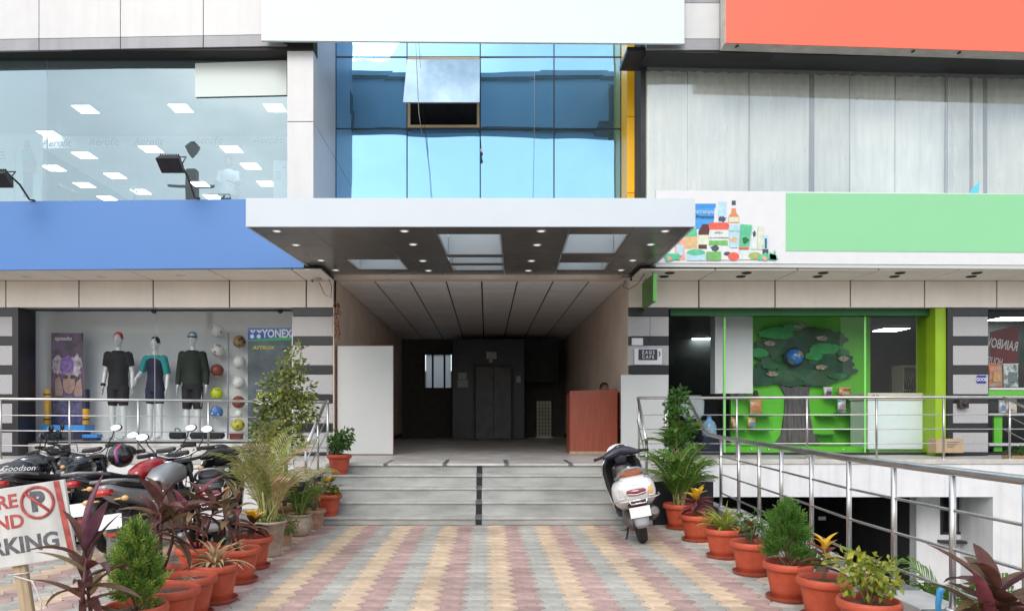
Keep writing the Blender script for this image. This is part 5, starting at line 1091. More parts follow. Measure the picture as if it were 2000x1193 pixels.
def body_mb(arms, legs, headt=(0, 0, 1.70), skip_head=False, wk=1.0):
    mb = MB()
    tor = [(.86, .135, .095, 0), (.95, .165, .11, 0), (1.05, .145, .10, 0), (1.15, .14, .098, .005), (1.28, .165, .115, .01), (1.38, .175, .115, .005), (1.45, .16, .09, 0), (1.50, .09, .065, 0)]
    mb.loft([[Vector((w*wk*math.cos(q), y+d*math.sin(q), z)) for q in [2*math.pi*i/18 for i in range(18)]] for z, w, d, y in tor])
    hx, hy, hz = headt
    mb.tube([(0, 0, 1.46), (hx*.6, .01+hy*.5, 1.57), (hx, hy, hz-.05)], [.058, .052, .055], 12)
    mb.ell((hx, hy, hz+.01), (.076, .096, .118), 16, 12).ell((hx, hy-.022, hz-.06), (.055, .065, .06), 12, 8)
    mb.ell((hx, hy-.105, hz-.015), (.012, .02, .025), 8, 6).ell((hx, hy-.085, hz-.062), (.024, .014, .012), 8, 6)
    for s in (-1, 1): mb.ell((hx+s*.078, hy+.01, hz), (.012, .022, .032), 8, 6).ell((hx+s*.03, hy-.086, hz+.012), (.018, .01, .008), 8, 6)
    for A in arms:
        sh, el, wr, hd = [Vector(p) for p in A]
        mb.tube([sh+Vector((-.02*(1 if sh.x > 0 else -1), 0, .0)), sh.lerp(el, .3), el, el.lerp(wr, .3), wr], [.058, .05, .041, .041, .027], 12)
        mb.ell(sh, .06, 12, 8); d = (hd-wr).normalized(); sd = Vector((0, -1, 0)) if abs(d.y) < .8 else Vector((1, 0, 0))
        mb.tube([wr, wr+d*.05, wr+d*.095], [.026, .034, .030], 8, flat=.65)
        for f, (o, l) in enumerate(((-.027, .062), (-.009, .075), (.009, .07), (.025, .055))):
            b = wr+d*.085+sd*o; mb.tube([b, b+d*l*.5, b+d*l+Vector((0, -.012, 0))], [.0095, .009, .007], 6)
        b = wr+d*.03+sd*.026; mb.tube([b, b+sd*.03+d*.03, b+sd*.036+d*.06], [.012, .010, .008], 6)
    for (hp, kn, an, toe) in legs:
        hp, kn, an, toe = Vector(hp), Vector(kn), Vector(an), Vector(toe)
        mb.tube([hp, hp.lerp(kn, .35), kn, kn.lerp(an, .3), an], [.092, .082, .055, .058, .036], 14)
        mb.tube([an+Vector((0, .03, -.03)), an+Vector((0, -.05, -.045)), toe], [.035, .038, .026], 10, flat=.7)
    return mb
stand_legs = [((s*.085, 0, .9), (s*.10, -.01, .49), (s*.105, .02, .085), (s*.12, -.17, .03)) for s in (-1, 1)]
arm = lambda s, e=(.245, .03, 1.14), w=(.262, -.03, .90), h=(.262, -.05, .82): ((s*.185, 0, 1.43), (s*e[0], e[1], e[2]), (s*w[0], w[1], w[2]), (s*h[0], h[1], h[2]))
def garment(T, name, mat, rings=None, sleeves=(), legs=(), vox=.014):
    mb = MB()
    if rings: mb.loft([[Vector((w*math.cos(q), y+d*math.sin(q), z)) for q in [2*math.pi*i/18 for i in range(18)]] for z, w, d, y in rings])
    for pts, rs in sleeves: mb.ell(pts[0], rs[0]*1.02, 14, 9)
    for pts, rs in list(sleeves)+list(legs): mb.tube(pts, rs, 12)
    o = part(name, mb, mat, T); remesh(o, vox, 3); return o
shirt_r = [(.92, .185, .135, 0), (1.0, .182, .133, 0), (1.12, .172, .128, .004), (1.28, .195, .142, .01), (1.38, .205, .14, .005), (1.46, .19, .115, 0), (1.515, .095, .085, 0)]
def mannequin(px, topy, footy, Y, label, kind):
    h = zz(topy, Y)-zz(footy, Y); s = h/1.84
    T = thing('mannequin', label, 'mannequin', (xx(px, Y), Y, zz(footy, Y)), (0, 0, R({'a': 8, 'b': -6, 'c': 6}[kind])), scale=(s*.9, s, s))
    bent = ((-.185, 0, 1.43), (-.30, .02, 1.20), (-.335, -.12, 1.07), (-.31, -.17, 1.0))
    arms = [arm(-1) if kind != 'b' else bent, arm(1)]
    b = part('body', body_mb(arms, stand_legs, wk=.95 if kind == 'b' else 1), K['mannequin'], T); remesh(b, .0105, 3)
    def sleeve(A, t, r=.078):
        sh, el, wr = [Vector(p) for p in A[:3]]
        pts = [sh*1.0, sh.lerp(el, .5), sh.lerp(el, min(1, t))]; rs = [r, r*.93, r*.88]
        if t > 1: pts += [el.lerp(wr, t-1)]; rs += [.048]
        return (pts, rs)
    lg = lambda t, r0=.115: [([Vector(l[0]), Vector(l[0]).lerp(Vector(l[1]), .5), Vector(l[0]).lerp(Vector(l[1]), t)], [r0, r0*.88, r0*.72]) for l in stand_legs]
    if kind == 'a':
        garment(T, 'shirt', K['cloth_black'], shirt_r, [sleeve(a, .62) for a in arms]); garment(T, 'shorts', K['cloth_black'], [(.84, .172, .128, 0), (.95, .182, .13, 0), (.97, .178, .128, 0)], legs=lg(.8))
        part('armband', MB().tube([(-.262, -.02, .95), (-.263, -.03, .91)], .043, 12), K['cloth_black'], T)
    if kind == 'b':
        garment(T, 'swimsuit', K['cloth_navy'], [(.84, .16, .125, 0), (.95, .182, .13, 0), (1.06, .155, .12, 0), (1.16, .15, .118, .004), (1.3, .176, .142, -.005), (1.38, .178, .132, 0), (1.44, .15, .105, 0), (1.50, .085, .078, 0)], legs=lg(.66, .11))
        garment(T, 'sleeves', K['cloth_teal'], [(1.395, .192, .10, .0), (1.45, .185, .104, 0), (1.505, .10, .082, 0)], [sleeve(a, .9, .075) for a in arms])
    if kind == 'c':
        garment(T, 'shirt', K['cloth_green'], shirt_r, [sleeve(a, 1.9) for a in arms]); sh = garment(T, 'shorts', K['cloth_black'], [(.84, .172, .128, 0), (.95, .182, .13, 0), (.97, .178, .128, 0)], legs=lg(.95))
        part('side_stripe', MB().tube([(.18, -.03, .86), (.178, -.05, .7), (.168, -.05, .55)], .009, 6), K['print_white'], T)
    part('cap', MB().lathe([(.083, .0), (.086, .04), (.075, .09), (.045, .125), (.0, .138)], 18, (0, .012, 1.71)).ell((0, .012, 1.72), (.081, .1, .05), 16, 8), K[{'a': 'cap_red', 'b': 'cloth_black', 'c': 'cap_blue'}[kind]], T)
    if kind == 'c': part('goggles', MB().tube([(-.078, -.03, 1.745), (-.04, -.086, 1.74), (.04, -.086, 1.74), (.078, -.03, 1.745)], .014, 8), K['black_gloss'], T)
    part('stand', MB().lathe([(0, .012), (.15, .012), (.155, 0)], 20), K['chrome'], T)
YM = 13.85
mannequin(231, 648, 857, YM, 'white mannequin in black shirt and shorts with red swim cap', 'a')
mannequin(303, 657, 857, YM, 'white mannequin in navy suit with teal sleeves and black swim cap', 'b')
mannequin(376, 647, 857, YM, 'white mannequin in dark long sleeves and blue swim cap', 'c')
# ---- person behind the desk, and a person upstairs
def person(loc, rot, label, shirtm, seated, s=1.0):
    T = thing('person', label, 'person', loc, rot, scale=s)
    if seated: legs = [((q*.09, 0, .9), (q*.12, -.42, .88), (q*.12, -.40, .45), (q*.13, -.56, .40)) for q in (-1, 1)]
    else: legs = stand_legs
    arms = [((q*.185, 0, 1.43), (q*.25, -.08, 1.16), (q*.2, -.32, 1.13), (q*.14, -.42, 1.14)) for q in (-1, 1)]
    b = part('body', body_mb(arms, legs, (0, -.03, 1.69)), K['skin'], T); remesh(b, .0105, 3)
    sl = [([Vector(a[0]), Vector(a[0]).lerp(Vector(a[1]), .5), Vector(a[0]).lerp(Vector(a[1]), .8)], [.07, .066, .063]) for a in arms]
    garment(T, 'shirt', shirtm, shirt_r, sl)
    garment(T, 'trousers', K['cloth_black'], [(.84, .165, .12, 0), (.97, .168, .118, 0)], legs=[([Vector(l[0]), Vector(l[1]), Vector(l[2])], [.105, .085, .06]) for l in legs])
    h = part('hair', MB().ell((0, .0, 1.745), (.088, .098, .085), 16, 10).ell((0, .04, 1.69), (.086, .08, .08), 14, 8).ell((0, -.06, 1.785), (.06, .05, .03), 12, 8), K['hair'], T); remesh(h, .012, 2)
    for q in (-1, 1): part('eye', MB().ell((q*.03, -.118, 1.702), (.013, .007, .008), 8, 6).ell((q*.03, -.1245, 1.702), (.006, .003, .006), 8, 6, 1), [K['print_white'], K['print_black']], T)
    return T
zp = zz(746, 14.15)-1.83
person((xx(1180, 14.15), 14.15, zp), (0, 0, R(12)), 'dark haired person seated behind the reception desk, only the top of the head showing', K['cloth_navy'], True)
solo('stool', MB().lathe([(0, zp+.80), (.17, zp+.80), (.18, zp+.76), (.17, zp+.73), (0, zp+.73)], 20, (xx(1180, 14.15), 14.17, 0)).tube([(xx(1180, 14.15), 14.17, ZL), (xx(1180, 14.15), 14.17, zp+.74)], .03, 8).lathe([(0, ZL+.03), (.2, ZL+.02), (.21, ZL+.003)], 20, (xx(1180, 14.15), 14.17, 0)), K['dark_metal'], 'dark round stool behind the reception desk', 'stool', (xx(1180, 14.15), 14.17, ZL))
person((xx(447, 16.2), 16.2, zz(305, 16.2)-1.83), (0, 0, 0), 'person in white shirt standing behind the upper left window', K['shirt'], False)

# ================================================================ left shop window display
DL = thing('roll_up_banner', 'purple swimwear poster banner with a swimmer face in the left shop window', 'poster', (xx(130, 13.95), 13.95, ZD))
part('sheet', MB().pxbox(100, 162, (650, 650), 829, 13.95, .012), M('purple_print', (.035,.015,.06), .5, var=.2, vs=4, col2=(.13,.05,.18), lo=.4, hi=.62), DL, world=True)
part('base', MB().box(xx(98, 13.95), xx(164, 13.95), 13.9, 14.03, ZD, ZD+.06), K['silver'], DL, world=True)
def pr(T, name, poly, Y, mat, e): part(name, MB().plate([(xx(a, Y), zz(b, Y)) for a, b in poly], Y-e-.0015, Y-e), mat, T, world=True)
def blob(cx, cy, rx, ry, n=18, jag=.0, seed=0):
    q = random.Random(seed); return [(cx+rx*math.cos(2*math.pi*i/n)*(1+jag*q.uniform(-1, 1)), cy+ry*math.sin(2*math.pi*i/n)*(1+jag*q.uniform(-1, 1))) for i in range(n)]
foam = M('foam_print', (.30,.24,.36), .6, var=.5, vs=9, col2=(.62,.55,.62)); skinp = M('poster_skin', (.36,.22,.2), .6, var=.25, vs=14); viol = M('violet_print', (.12,.03,.34), .5, var=.4, vs=12, col2=(.3,.16,.55))
pr(DL, 'print_foam', blob(113, 712, 11, 20, 20, .22, 1), 13.95, foam, .001); pr(DL, 'print_foam', blob(147, 714, 12, 22, 20, .22, 2), 13.95, foam, .001); pr(DL, 'print_cap', blob(131, 715, 14, 20, 18, .1, 3), 13.95, viol, .003)
pr(DL, 'print_arm', [(108, 740), (116, 735), (123, 760), (118, 800), (108, 800)], 13.95, skinp, .001); pr(DL, 'print_arm', [(150, 745), (158, 738), (161, 770), (150, 790), (144, 765)], 13.95, skinp, .001)
pr(DL, 'print_face', blob(135, 748, 12, 21), 13.95, skinp, .005); pr(DL, 'print_goggles', blob(129, 736, 5, 4), 13.95, K['cloth_navy'], .007); pr(DL, 'print_goggles', blob(142, 736, 5, 4), 13.95, K['cloth_navy'], .007)
pr(DL, 'print_suit', [(104, 772), (160, 774), (162, 828), (102, 828)], 13.95, M('suit_print', (.03,.03,.13), .5, var=.5, vs=10, col2=(.12,.12,.3)), .0025)
text('speedo', .115, K['print_white'], DL, Vector((xx(124, 13.95), 13.947, zz(661, 13.95)))-wl(DL), TX, .001, bold=.002)
def rollmat(px, y0, y1, Y, m, label, two=None):
    T = thing('exercise_mat', label, 'mat', (xx(px, Y), Y, zz(y1, Y))); h = zz(y0, Y)-zz(y1, Y)
    part('roll', MB().lathe([(0, 0), (.055, 0), (.06, .01), (.06, h-.01), (.05, h), (.02, h-.015), (0, h-.015)], 18), K[m], T)
    for k in (.15, .85): part('strap', MB().lathe([(.061, h*k-.015), (.063, h*k), (.061, h*k+.015)], 18), K['print_black'], T)
    if two: part('sleeve', MB().lathe([(.062, h*.45), (.064, h*.46), (.064, h*.98), (.05, h)], 18), K[two], T)
rollmat(92, 760, 829, 13.7, 'mat_yellow', 'yellow rolled exercise mat standing left of the purple poster'); rollmat(168, 760, 829, 13.7, 'mat_yellow', 'rolled mat with dark sleeve standing right of the purple poster', 'cloth_navy')
sb = thing('step_bench', 'bright blue plastic aerobic step bench under the purple poster', 'exercise step', (xx(125, 13.7), 13.7, ZD))
part('platform', MB().pxbox(79, 166, 830, 842, 13.55, .34), K['bench_blue'], sb, world=True, bev=.015); part('riser', MB().pxbox(84, 104, 842.5, 857, 13.58, .28), K['cloth_navy'], sb, world=True, bev=.01); part('riser', MB().pxbox(142, 162, 842.5, 857, 13.58, .28), K['cloth_navy'], sb, world=True, bev=.01)
s2 = thing('step_bench', 'small blue step block at the foot of the first mannequin', 'exercise step', (xx(175, 13.5), 13.5, ZD)); part('platform', MB().pxbox(160, 190, 848, 855, 13.42, .2), K['bench_blue'], s2, world=True, bev=.01); part('base', MB().pxbox(162, 188, 855.5, 860, 13.43, .18), K['cloth_navy'], s2, world=True)
def ballmat(n, a, b, sc, k=.5):
    m, t, L = NT(n); N = t.nodes.new; bb_ = N('ShaderNodeBsdfPrincipled'); o = N('ShaderNodeOutputMaterial'); v = N('ShaderNodeTexVoronoi'); v.inputs['Scale'].default_value = sc; v.feature = 'F1'
    tc = N('ShaderNodeTexCoord'); rp = N('ShaderNodeValToRGB'); rp.color_ramp.interpolation = 'CONSTANT'; e = rp.color_ramp.elements; e[0].color = (*b, 1); e[1].position = k; e[1].color = (*a, 1)
    L(tc.outputs['Object'], v.inputs['Vector']); L(v.outputs['Distance'], rp.inputs['Fac']); L(rp.outputs['Color'], bb_.inputs['Base Color']); bb_.inputs['Roughness'].default_value = .4; L(bb_.outputs[0], o.inputs['Surface']); return m
wht = (.66,.66,.64)
balls = [(424, 646, 'white and black ball at the top of the left ball column', wht, (.03,.03,.04), 11, .22), (425, 684, 'white ball with orange patches, second in the left ball column', wht, (.28,.13,.03), 10, .25), (424, 723, 'reddish brown basketball in the middle of the left ball column', (.20,.045,.03), (.03,.01,.01), 5, .06), (423, 768, 'yellow green football in the left ball column above the rail', (.50,.58,.04), (.06,.12,.02), 10, .16), (423, 805, 'blue and white football at the bottom of the left ball column', (.06,.17,.42), (.5,.55,.6), 9, .2),
 (468, 667, 'black and orange patterned ball at the top of the right ball column', (.34,.19,.07), (.03,.03,.05), 10, .3), (468, 707, 'plain white stitched ball in the right ball column', wht, (.4,.38,.33), 12, .12), (467, 747, 'white ball with black lettering marks in the right ball column', wht, (.04,.04,.05), 13, .14), (466, 785, 'brown basketball in the right ball column behind the top rail', (.23,.055,.03), (.03,.01,.01), 5, .06), (465, 830, 'yellow and olive ball at the bottom of the right ball column', (.55,.47,.05), (.14,.2,.05), 9, .25)]
for i, (px, py, lb, a, b_, sc, k) in enumerate(balls):
    T = thing('ball', lb, 'ball', tuple(at(px, py, 14.05)), (rnd.uniform(0, 3), rnd.uniform(0, 3), 0)); part('sphere', MB().ell((0, 0, 0), .125, 20, 14), ballmat('ball_cover', a, b_, sc, k), T)
    solo('ball_bracket', MB().tube([at(px, py, 14.34)+Vector((0, 0, -.08)), at(px, py, 14.1)+Vector((0, 0, -.13))], .012, 6).lathe([(.05, 0), (.06, .01)], 14, at(px, py, 14.05)+Vector((0, 0, -.122))), K['chrome'], 'small metal wall bracket carrying the '+' '.join(lb.split()[:4]), 'bracket', tuple(at(px, py, 14.34)))
solo('display_pole', MB().tube([at(446, 650, 13.95), at(445, 857, 13.95)], .018, 8), K['acp_grey'], 'thin grey upright pole between the two columns of balls', 'pole', tuple(at(445, 857, 13.95)))
solo('medicine_ball', MB().ell(at(466, 808, 13.98), (.075, .06, .075), 14, 9), ballmat('quoit', wht, (.10,.02,.03), 3, .3), 'small white and maroon disc hanging between brown basketball and olive ball', 'ball', tuple(at(466, 808, 13.98)))
yx = thing('badminton_poster', 'dark badminton poster with blue and green brand header in the left window', 'poster', (xx(526, 13.6), 13.6, ZD)); YY = 13.6
part('sheet', MB().pxbox(484, 568, 640, 857, YY, .012), M('poster_dark', (.035,.05,.065), .4, var=.4, vs=2, col2=(.09,.12,.14)), yx, world=True)
pr(yx, 'header_blue', [(484, 640), (568, 640), (568, 656), (484, 663)], YY, M('yonex_blue', (.01,.08,.42), .4), .002); pr(yx, 'header_green', [(484, 664), (568, 657), (568, 664.5), (484, 666)], YY, M('yonex_green', (.01,.33,.12), .4), .001)
text('YONEX', .21, K['print_white'], yx, Vector((xx(541, YY), YY-.004, zz(652, YY)))-wl(yx), TX, .001, bold=.006, sx=.78)
for q in (492.5, 505.5):
    pr(yx, 'logo_ball', blob(q, 657.0, 4.0, 4.0), YY, K['print_white'], .005); pr(yx, 'logo_wing', [(q-5, 644.5), (q+1.5, 644.5), (q+.8, 651.5)], YY, K['print_white'], .005); pr(yx, 'logo_wing', [(q+2.5, 644.5), (q+7, 644.5), (q+1.8, 652)], YY, K['print_white'], .005)
text('ASTROX', .085, M('yellow_ink', (.45,.5,.03), .5), yx, Vector((xx(514, YY), YY-.004, zz(679, YY)))-wl(yx), TX, .001, bold=.002, shear=.3, sx=1.25)
text('77', .085, M('blue_ink', (.05,.2,.55), .5), yx, Vector((xx(552, YY), YY-.004, zz(679, YY)))-wl(yx), TX, .001, bold=.002, shear=.3)
text('STEEP', .05, K['print_white'], yx, Vector((xx(507, YY), YY-.004, zz(763, YY)))-wl(yx), TX, .001); text('ATTACK', .15, M('lime_ink', (.5,.62,.03), .5), yx, Vector((xx(525, YY), YY-.004, zz(772, YY)))-wl(yx), TX, .001, bold=.004, sx=.8)
part('white_strip', MB().pxbox(496, 566, 779, 790, YY-.003, .002), K['print_white'], yx, world=True)
dbx = thing('shoe_box', 'dark red carton standing in the left window below the balls', 'box', tuple(at(458, 857, 13.7))); part('carton', MB().pxbox(448, 470, 849, 858, 13.7, .15), K['dark_red'], dbx, world=True); part('lid', MB().pxbox(447, 471, 846, 848.7, 13.69, .17), K['dark_red'], dbx, world=True)
for i, (a, b_, lb) in enumerate(((332, 362, 'black sports bag lying at the feet of the third mannequin'), (372, 438, 'long black equipment bag lying in the left window under the balls'))):
    T = thing('sports_bag', lb, 'bag', tuple(at((a+b_)/2, 858, 13.6))); w2 = (xx(b_, 13.6)-xx(a, 13.6))/2
    part('bag_body', MB().loft([ring(0, 0, 0, .0, .0)]*0+[[Vector((x, .09*h*math.cos(q), .08+.075*h*math.sin(q))) for q in [2*math.pi*i/14 for i in range(14)]] for x, h in ((-w2, .5), (-w2*.9, .9), (-w2*.4, 1), (w2*.4, 1), (w2*.9, .9), (w2, .5))]), K['cloth_black'], T); part('bag_handle', MB().tube([(-w2*.4, 0, .15), (-w2*.2, -.03, .21), (w2*.2, -.03, .21), (w2*.4, 0, .15)], .01, 6), K['black_plastic'], T)

# ================================================================ right shop display: tree relief, shelves, packets, freezer
GZ = 14.35
td = thing('tree_wall_display', 'large tree relief with dark green crown and grey trunk on the green shop wall', 'wall decoration', (xx(1545, GZ), GZ, ZL+.1))
bark = M('painted_bark', (.10,.085,.095), .7, var=.45, vs=6, stretch=(5, 5, .5)); lv1 = M('tree_dark', (.014,.072,.036), .6, var=.35, vs=4); lv2 = M('tree_light', (.03,.30,.07), .6, var=.25, vs=4); lv4 = M('tree_mid', (.025,.14,.05), .6, var=.3, vs=6); lv3 = M('tree_grey', (.036,.095,.045), .6, var=.35, vs=4)
def rel(name, poly, mat, e, th=.03): part(name, MB().plate([(xx(a, GZ), zz(b, GZ)) for a, b in poly], GZ-e-th, GZ-e), mat, td, world=True)
rel('trunk', [(1512, 866), (1524, 850), (1531, 800), (1532, 772), (1520, 752), (1512, 745), (1520, 742), (1534, 756), (1545, 758), (1543, 742), (1549, 735), (1553, 745), (1556, 756), (1568, 756), (1577, 744), (1584, 742), (1580, 756), (1577, 775), (1580, 810), (1586, 845), (1600, 866)], bark, .004, .05)
def leafy(cx, cy, rx, ry, seed, n=96):
    # a foliage cut-out: round leaf lobes of uneven size along the edge
    q = random.Random(seed); ph = q.uniform(0, 6); o = []
    lob = [q.uniform(.6, 1.4) for _ in range(40)]
    for i in range(n):
        a = 2*math.pi*i/n; k = 11+seed % 4; l = abs(math.sin(a*k/2+ph))*lob[int(a*k/6.2832) % 40]; f = abs(math.sin(a*k*1.5+ph*2))
        r_ = .86+.13*l+.05*f+.07*math.sin(3*a+ph); o.append((cx+rx*r_*math.cos(a), cy+ry*r_*math.sin(a)))
    return o
for i, (cx, cy, rx, ry, m, e) in enumerate(((1560, 724, 102, 30, lv1, .062), (1588, 664, 62, 24, lv3, .060), (1522, 688, 56, 32, lv3, .064), (1622, 712, 44, 28, lv1, .068), (1486, 738, 48, 15, lv1, .067), (1566, 690, 46, 30, lv1, .072), (1596, 738, 40, 16, lv3, .074), (1530, 728, 36, 18, lv3, .076))):
    rel('crown', leafy(cx, cy, rx, ry, 3+i), m, e)
for i, (cx, cy, rx, ry) in enumerate(((1512, 652, 34, 12), (1608, 682, 34, 11), (1584, 696, 17, 9), (1474, 690, 22, 9), (1545, 640, 20, 7), (1640, 690, 12, 8), (1500, 716, 16, 6), (1630, 735, 18, 6))):
    rel('crown_patch', leafy(cx, cy, rx, ry, 20+i, 64), lv2 if i < 5 else lv4, .108+.002*i, .02)
for i in range(22):
    a = rnd.uniform(0, 6.28); r_ = rnd.uniform(.3, .95); rel('leaf_cluster', leafy(1556+88*r_*math.cos(a), 700+40*r_*math.sin(a), rnd.uniform(7, 14), rnd.uniform(3, 6), 40+i, 40), (lv1, lv3, lv4)[i % 3], .106-.0008*i, .012)
for i, (a, b_) in enumerate(((1498, 672), (1555, 638), (1598, 662), (1598, 718), (1640, 702), (1502, 730))): rel('fruit', blob(a, b_, 11, 5, 14, .25, i), M('fruit_relief', (.25,.19,.12), .6, var=.5, vs=20, col2=(.45,.4,.3)), .125, .03)
for a, b_, y in ((1424, 1452, 809), (1462, 1500, 811), (1462, 1500, 839), (1424, 1454, 838), (1590, 1628, 812), (1628, 1668, 806), (1628, 1668, 838), (1590, 1626, 847), (1430, 1458, 775), (1606, 1630, 775), (1634, 1664, 775)): part('shelf', MB().box(xx(a, GZ), xx(b_, GZ), GZ-.26, GZ-.001, zz(y, GZ)-.015, zz(y, GZ)), M('glass_shelf_green', (.03,.16,.05), .2), td, world=True)
gl = thing('globe', 'small blue and brown globe set in the tree crown', 'globe', tuple(at(1552, 697, 14.1)))
part('sphere', MB().ell((0, 0, 0), .165, 24, 16), M('globe_map', (.03,.18,.55), .25, var=.05, vs=5.5, col2=(.34,.27,.14), lo=.52, hi=.56, coat=.5), gl); part('dark_ring', MB().tube([(.185*math.cos(a), .03, .185*math.sin(a)) for a in [2*math.pi*i/28 for i in range(29)]], .014, 6, caps=False), K['black_plastic'], gl)
def packet(cx, y0, y1, w, Y, c1, c2, c3, lb, nm='snack_packet'):
    T = thing(nm, lb, 'packet', (xx(cx, Y), Y, zz(y1, Y))); h = zz(y0, Y)-zz(y1, Y); W = w/FPX*Y/2
    part('bag', MB().loft([[Vector((W*k*math.cos(q), -.05*d*math.sin(q), z)) for q in [2*math.pi*i/14 for i in range(14)]] for z, k, d in ((0, .98, .1), (h*.06, 1, .5), (h*.35, .97, 1), (h*.7, .97, .9), (h*.92, 1, .35), (h, 1.02, .08))]), M('packet_foil', c1, .3, var=.4, vs=11, col2=c2, lo=.45, hi=.55), T)
    part('front_print', MB().plate([(-W*.6, h*.25), (W*.55, h*.22), (W*.6, h*.62), (-W*.5, h*.68)], -.056, -.05), M('packet_print', c3, .4, var=.3, vs=16), T)
    part('crimp', MB().box(-W*1.0, W*1.0, -.006, .006, h-.002, h+.022), M('packet_crimp', c2, .3), T)
packet(1441, 740, 775, 26, 14.2, (.42,.55,.62), (.7,.75,.78), (.3,.12,.12), 'pale blue and white packet on the upper left shelf beside the tree')
packet(1476, 782, 810, 24, 14.2, (.7,.66,.6), (.65,.25,.08), (.5,.2,.06), 'white and orange packet on the shelf left of the trunk')
packet(1434, 816, 838, 13, 14.2, (.55,.22,.06), (.6,.4,.2), (.6,.5,.3), 'narrow orange packet on the lowest left shelf'); packet(1468, 817, 838, 16, 14.2, (.55,.32,.08), (.65,.45,.2), (.08,.3,.5), 'orange packet with blue picture on the lowest left shelf')
packet(1617, 758, 775, 17, 14.2, (.6,.58,.6), (.7,.68,.7), (.1,.06,.1), 'white lettered packet on the upper right shelf beside the trunk'); packet(1649, 758, 775, 24, 14.2, (.4,.16,.05), (.6,.35,.15), (.55,.4,.2), 'brown and orange packet at the right end of the upper shelf'); packet(1644, 782, 806, 17, 14.2, (.2,.32,.6), (.6,.68,.75), (.4,.3,.2), 'blue and white packet on the right shelf')
solo('sale_jar', MB().lathe([(0, 0), (.045, 0), (.05, .02), (.05, .09), (.035, .11), (.035, .13), (0, .132)], 16, at(1476, 775, 14.2)), K['rust'], 'small brown jar standing above the white and orange packet', 'jar', tuple(at(1476, 775, 14.2)))
YZ = 13.42
fz = thing('chest_freezer', 'white chest freezer with cream lid band in the green shop doorway', 'freezer', (xx(1760, YZ), YZ, ZL))
part('cabinet', MB().pxbox(1695, 1826, 782, 877, YZ, .65), K['freezer'], fz, world=True, bev=.012); part('lid', MB().pxbox(1694, 1827, 767, 781.3, YZ-.015, .69), K['cream_plastic'], fz, world=True, bev=.01)
for px in (1706, 1714): part('knob', MB().lathe([(.028, 0), (.024, -.02), (0, -.022)], 14, at(px, 774, YZ-.016), mat=Matrix.Rotation(R(-90), 3, 'X')), K['dark_metal'], fz, world=True)
part('lock', MB().pxbox(1806, 1815, 771, 774, YZ-.03, .012), K['dark_metal'], fz, world=True); part('base', MB().pxbox(1697, 1824, 877.5, 884, YZ+.02, .6), K['green_shade'], fz, world=True)
cb = thing('cardboard_box', 'brown cardboard box on the walkway at the foot of the striped pillar', 'box', tuple(at(1856, 887, 12.9))); part('carton', MB().pxbox(1828, 1882, 857, 884, 12.75, .24), K['cardboard'], cb, world=True, bev=.004); part('tape', MB().pxbox(1828, 1882, 856.6, 857.4, 12.83, .06), K['wood'], cb, world=True)
for k in range(4): part('print_line', MB().pxbox(1850, 1874-k*4, 863+k*3.2, 864+k*3.2, 12.748, .001), K['rust'], cb, world=True)
# things glimpsed inside the dark part of the right shop
oc = thing('office_chair', 'chair back with pale blue cover behind the glass left of the tree', 'chair', (xx(1352, 14.6), 14.6, ZL+.03))
part('backrest', MB().loft([ring(0, .0, z, w, .05, 14, 3, 'z') for z, w in ((.62, .16), (.72, .24), (.98, .25), (1.1, .18))]), K['shirt'], oc, bev=0); part('seat', MB().box(-.24, .24, -.42, .05, .52, .60), K['cloth_navy'], oc, bev=.03)
for sx in (-.2, .2):
    for sy in (-.38, .02): part('leg', MB().tube([(sx, sy, 0), (sx, sy, .53)], .014, 6), K['chrome'], oc)
wc_ = thing('water_can', 'blue and clear plastic water can behind the left glass of the green shop', 'can', (xx(1385, 14.0), 14.0, zz(852, 14.0))); part('body', MB().lathe([(0, 0), (.13, 0), (.14, .02), (.14, .2), (.11, .28), (.045, .33), (.04, .37), (0, .375)], 20), M('can_plastic', (.25,.42,.6), .2, var=.2), wc_); part('cap', MB().lathe([(.045, .36), (.045, .40), (0, .405)], 14), K['bench_blue'], wc_); part('stool', MB().box(-.17, .17, -.17, .17, ZL+.03-zz(852, 14.0), -.003), K['cloth_navy'], wc_)
rk = thing('bottle_rack', 'cream display rack of dark bottles deep in the green shop', 'shelf', (xx(1784, 15.2), 15.2, ZL+.03)); part('frame', MB().box(-.26, .26, .28, .32, 0, 1.75).box(-.28, -.25, -.1, .32, 0, 1.75).box(.25, .28, -.1, .32, 0, 1.75).box(-.25, .25, -.1, .28, 1.7, 1.75), K['cream_plastic'], rk)
for z in (.45, .85, 1.22): part('shelf', MB().box(-.248, .248, -.1, .278, z, z+.02), K['cream_plastic'], rk)
for z in (.87, 1.24):
    for k in range(5): solo('bottle', MB().lathe([(0, 0), (.03, 0), (.032, .02), (.032, .14), (.012, .2), (.012, .25), (0, .252)], 10, (xx(1784, 15.2)-.2+k*.1, 15.2, ZL+.052+z-.02)), K['black_gloss'], 'small dark bottle on the %s shelf of the cream display rack' % ('lower' if z < 1 else 'upper'), 'bottle', (xx(1784, 15.2)-.2+k*.1, 15.2, ZL+.052+z-.02), group='bottles on the display rack')
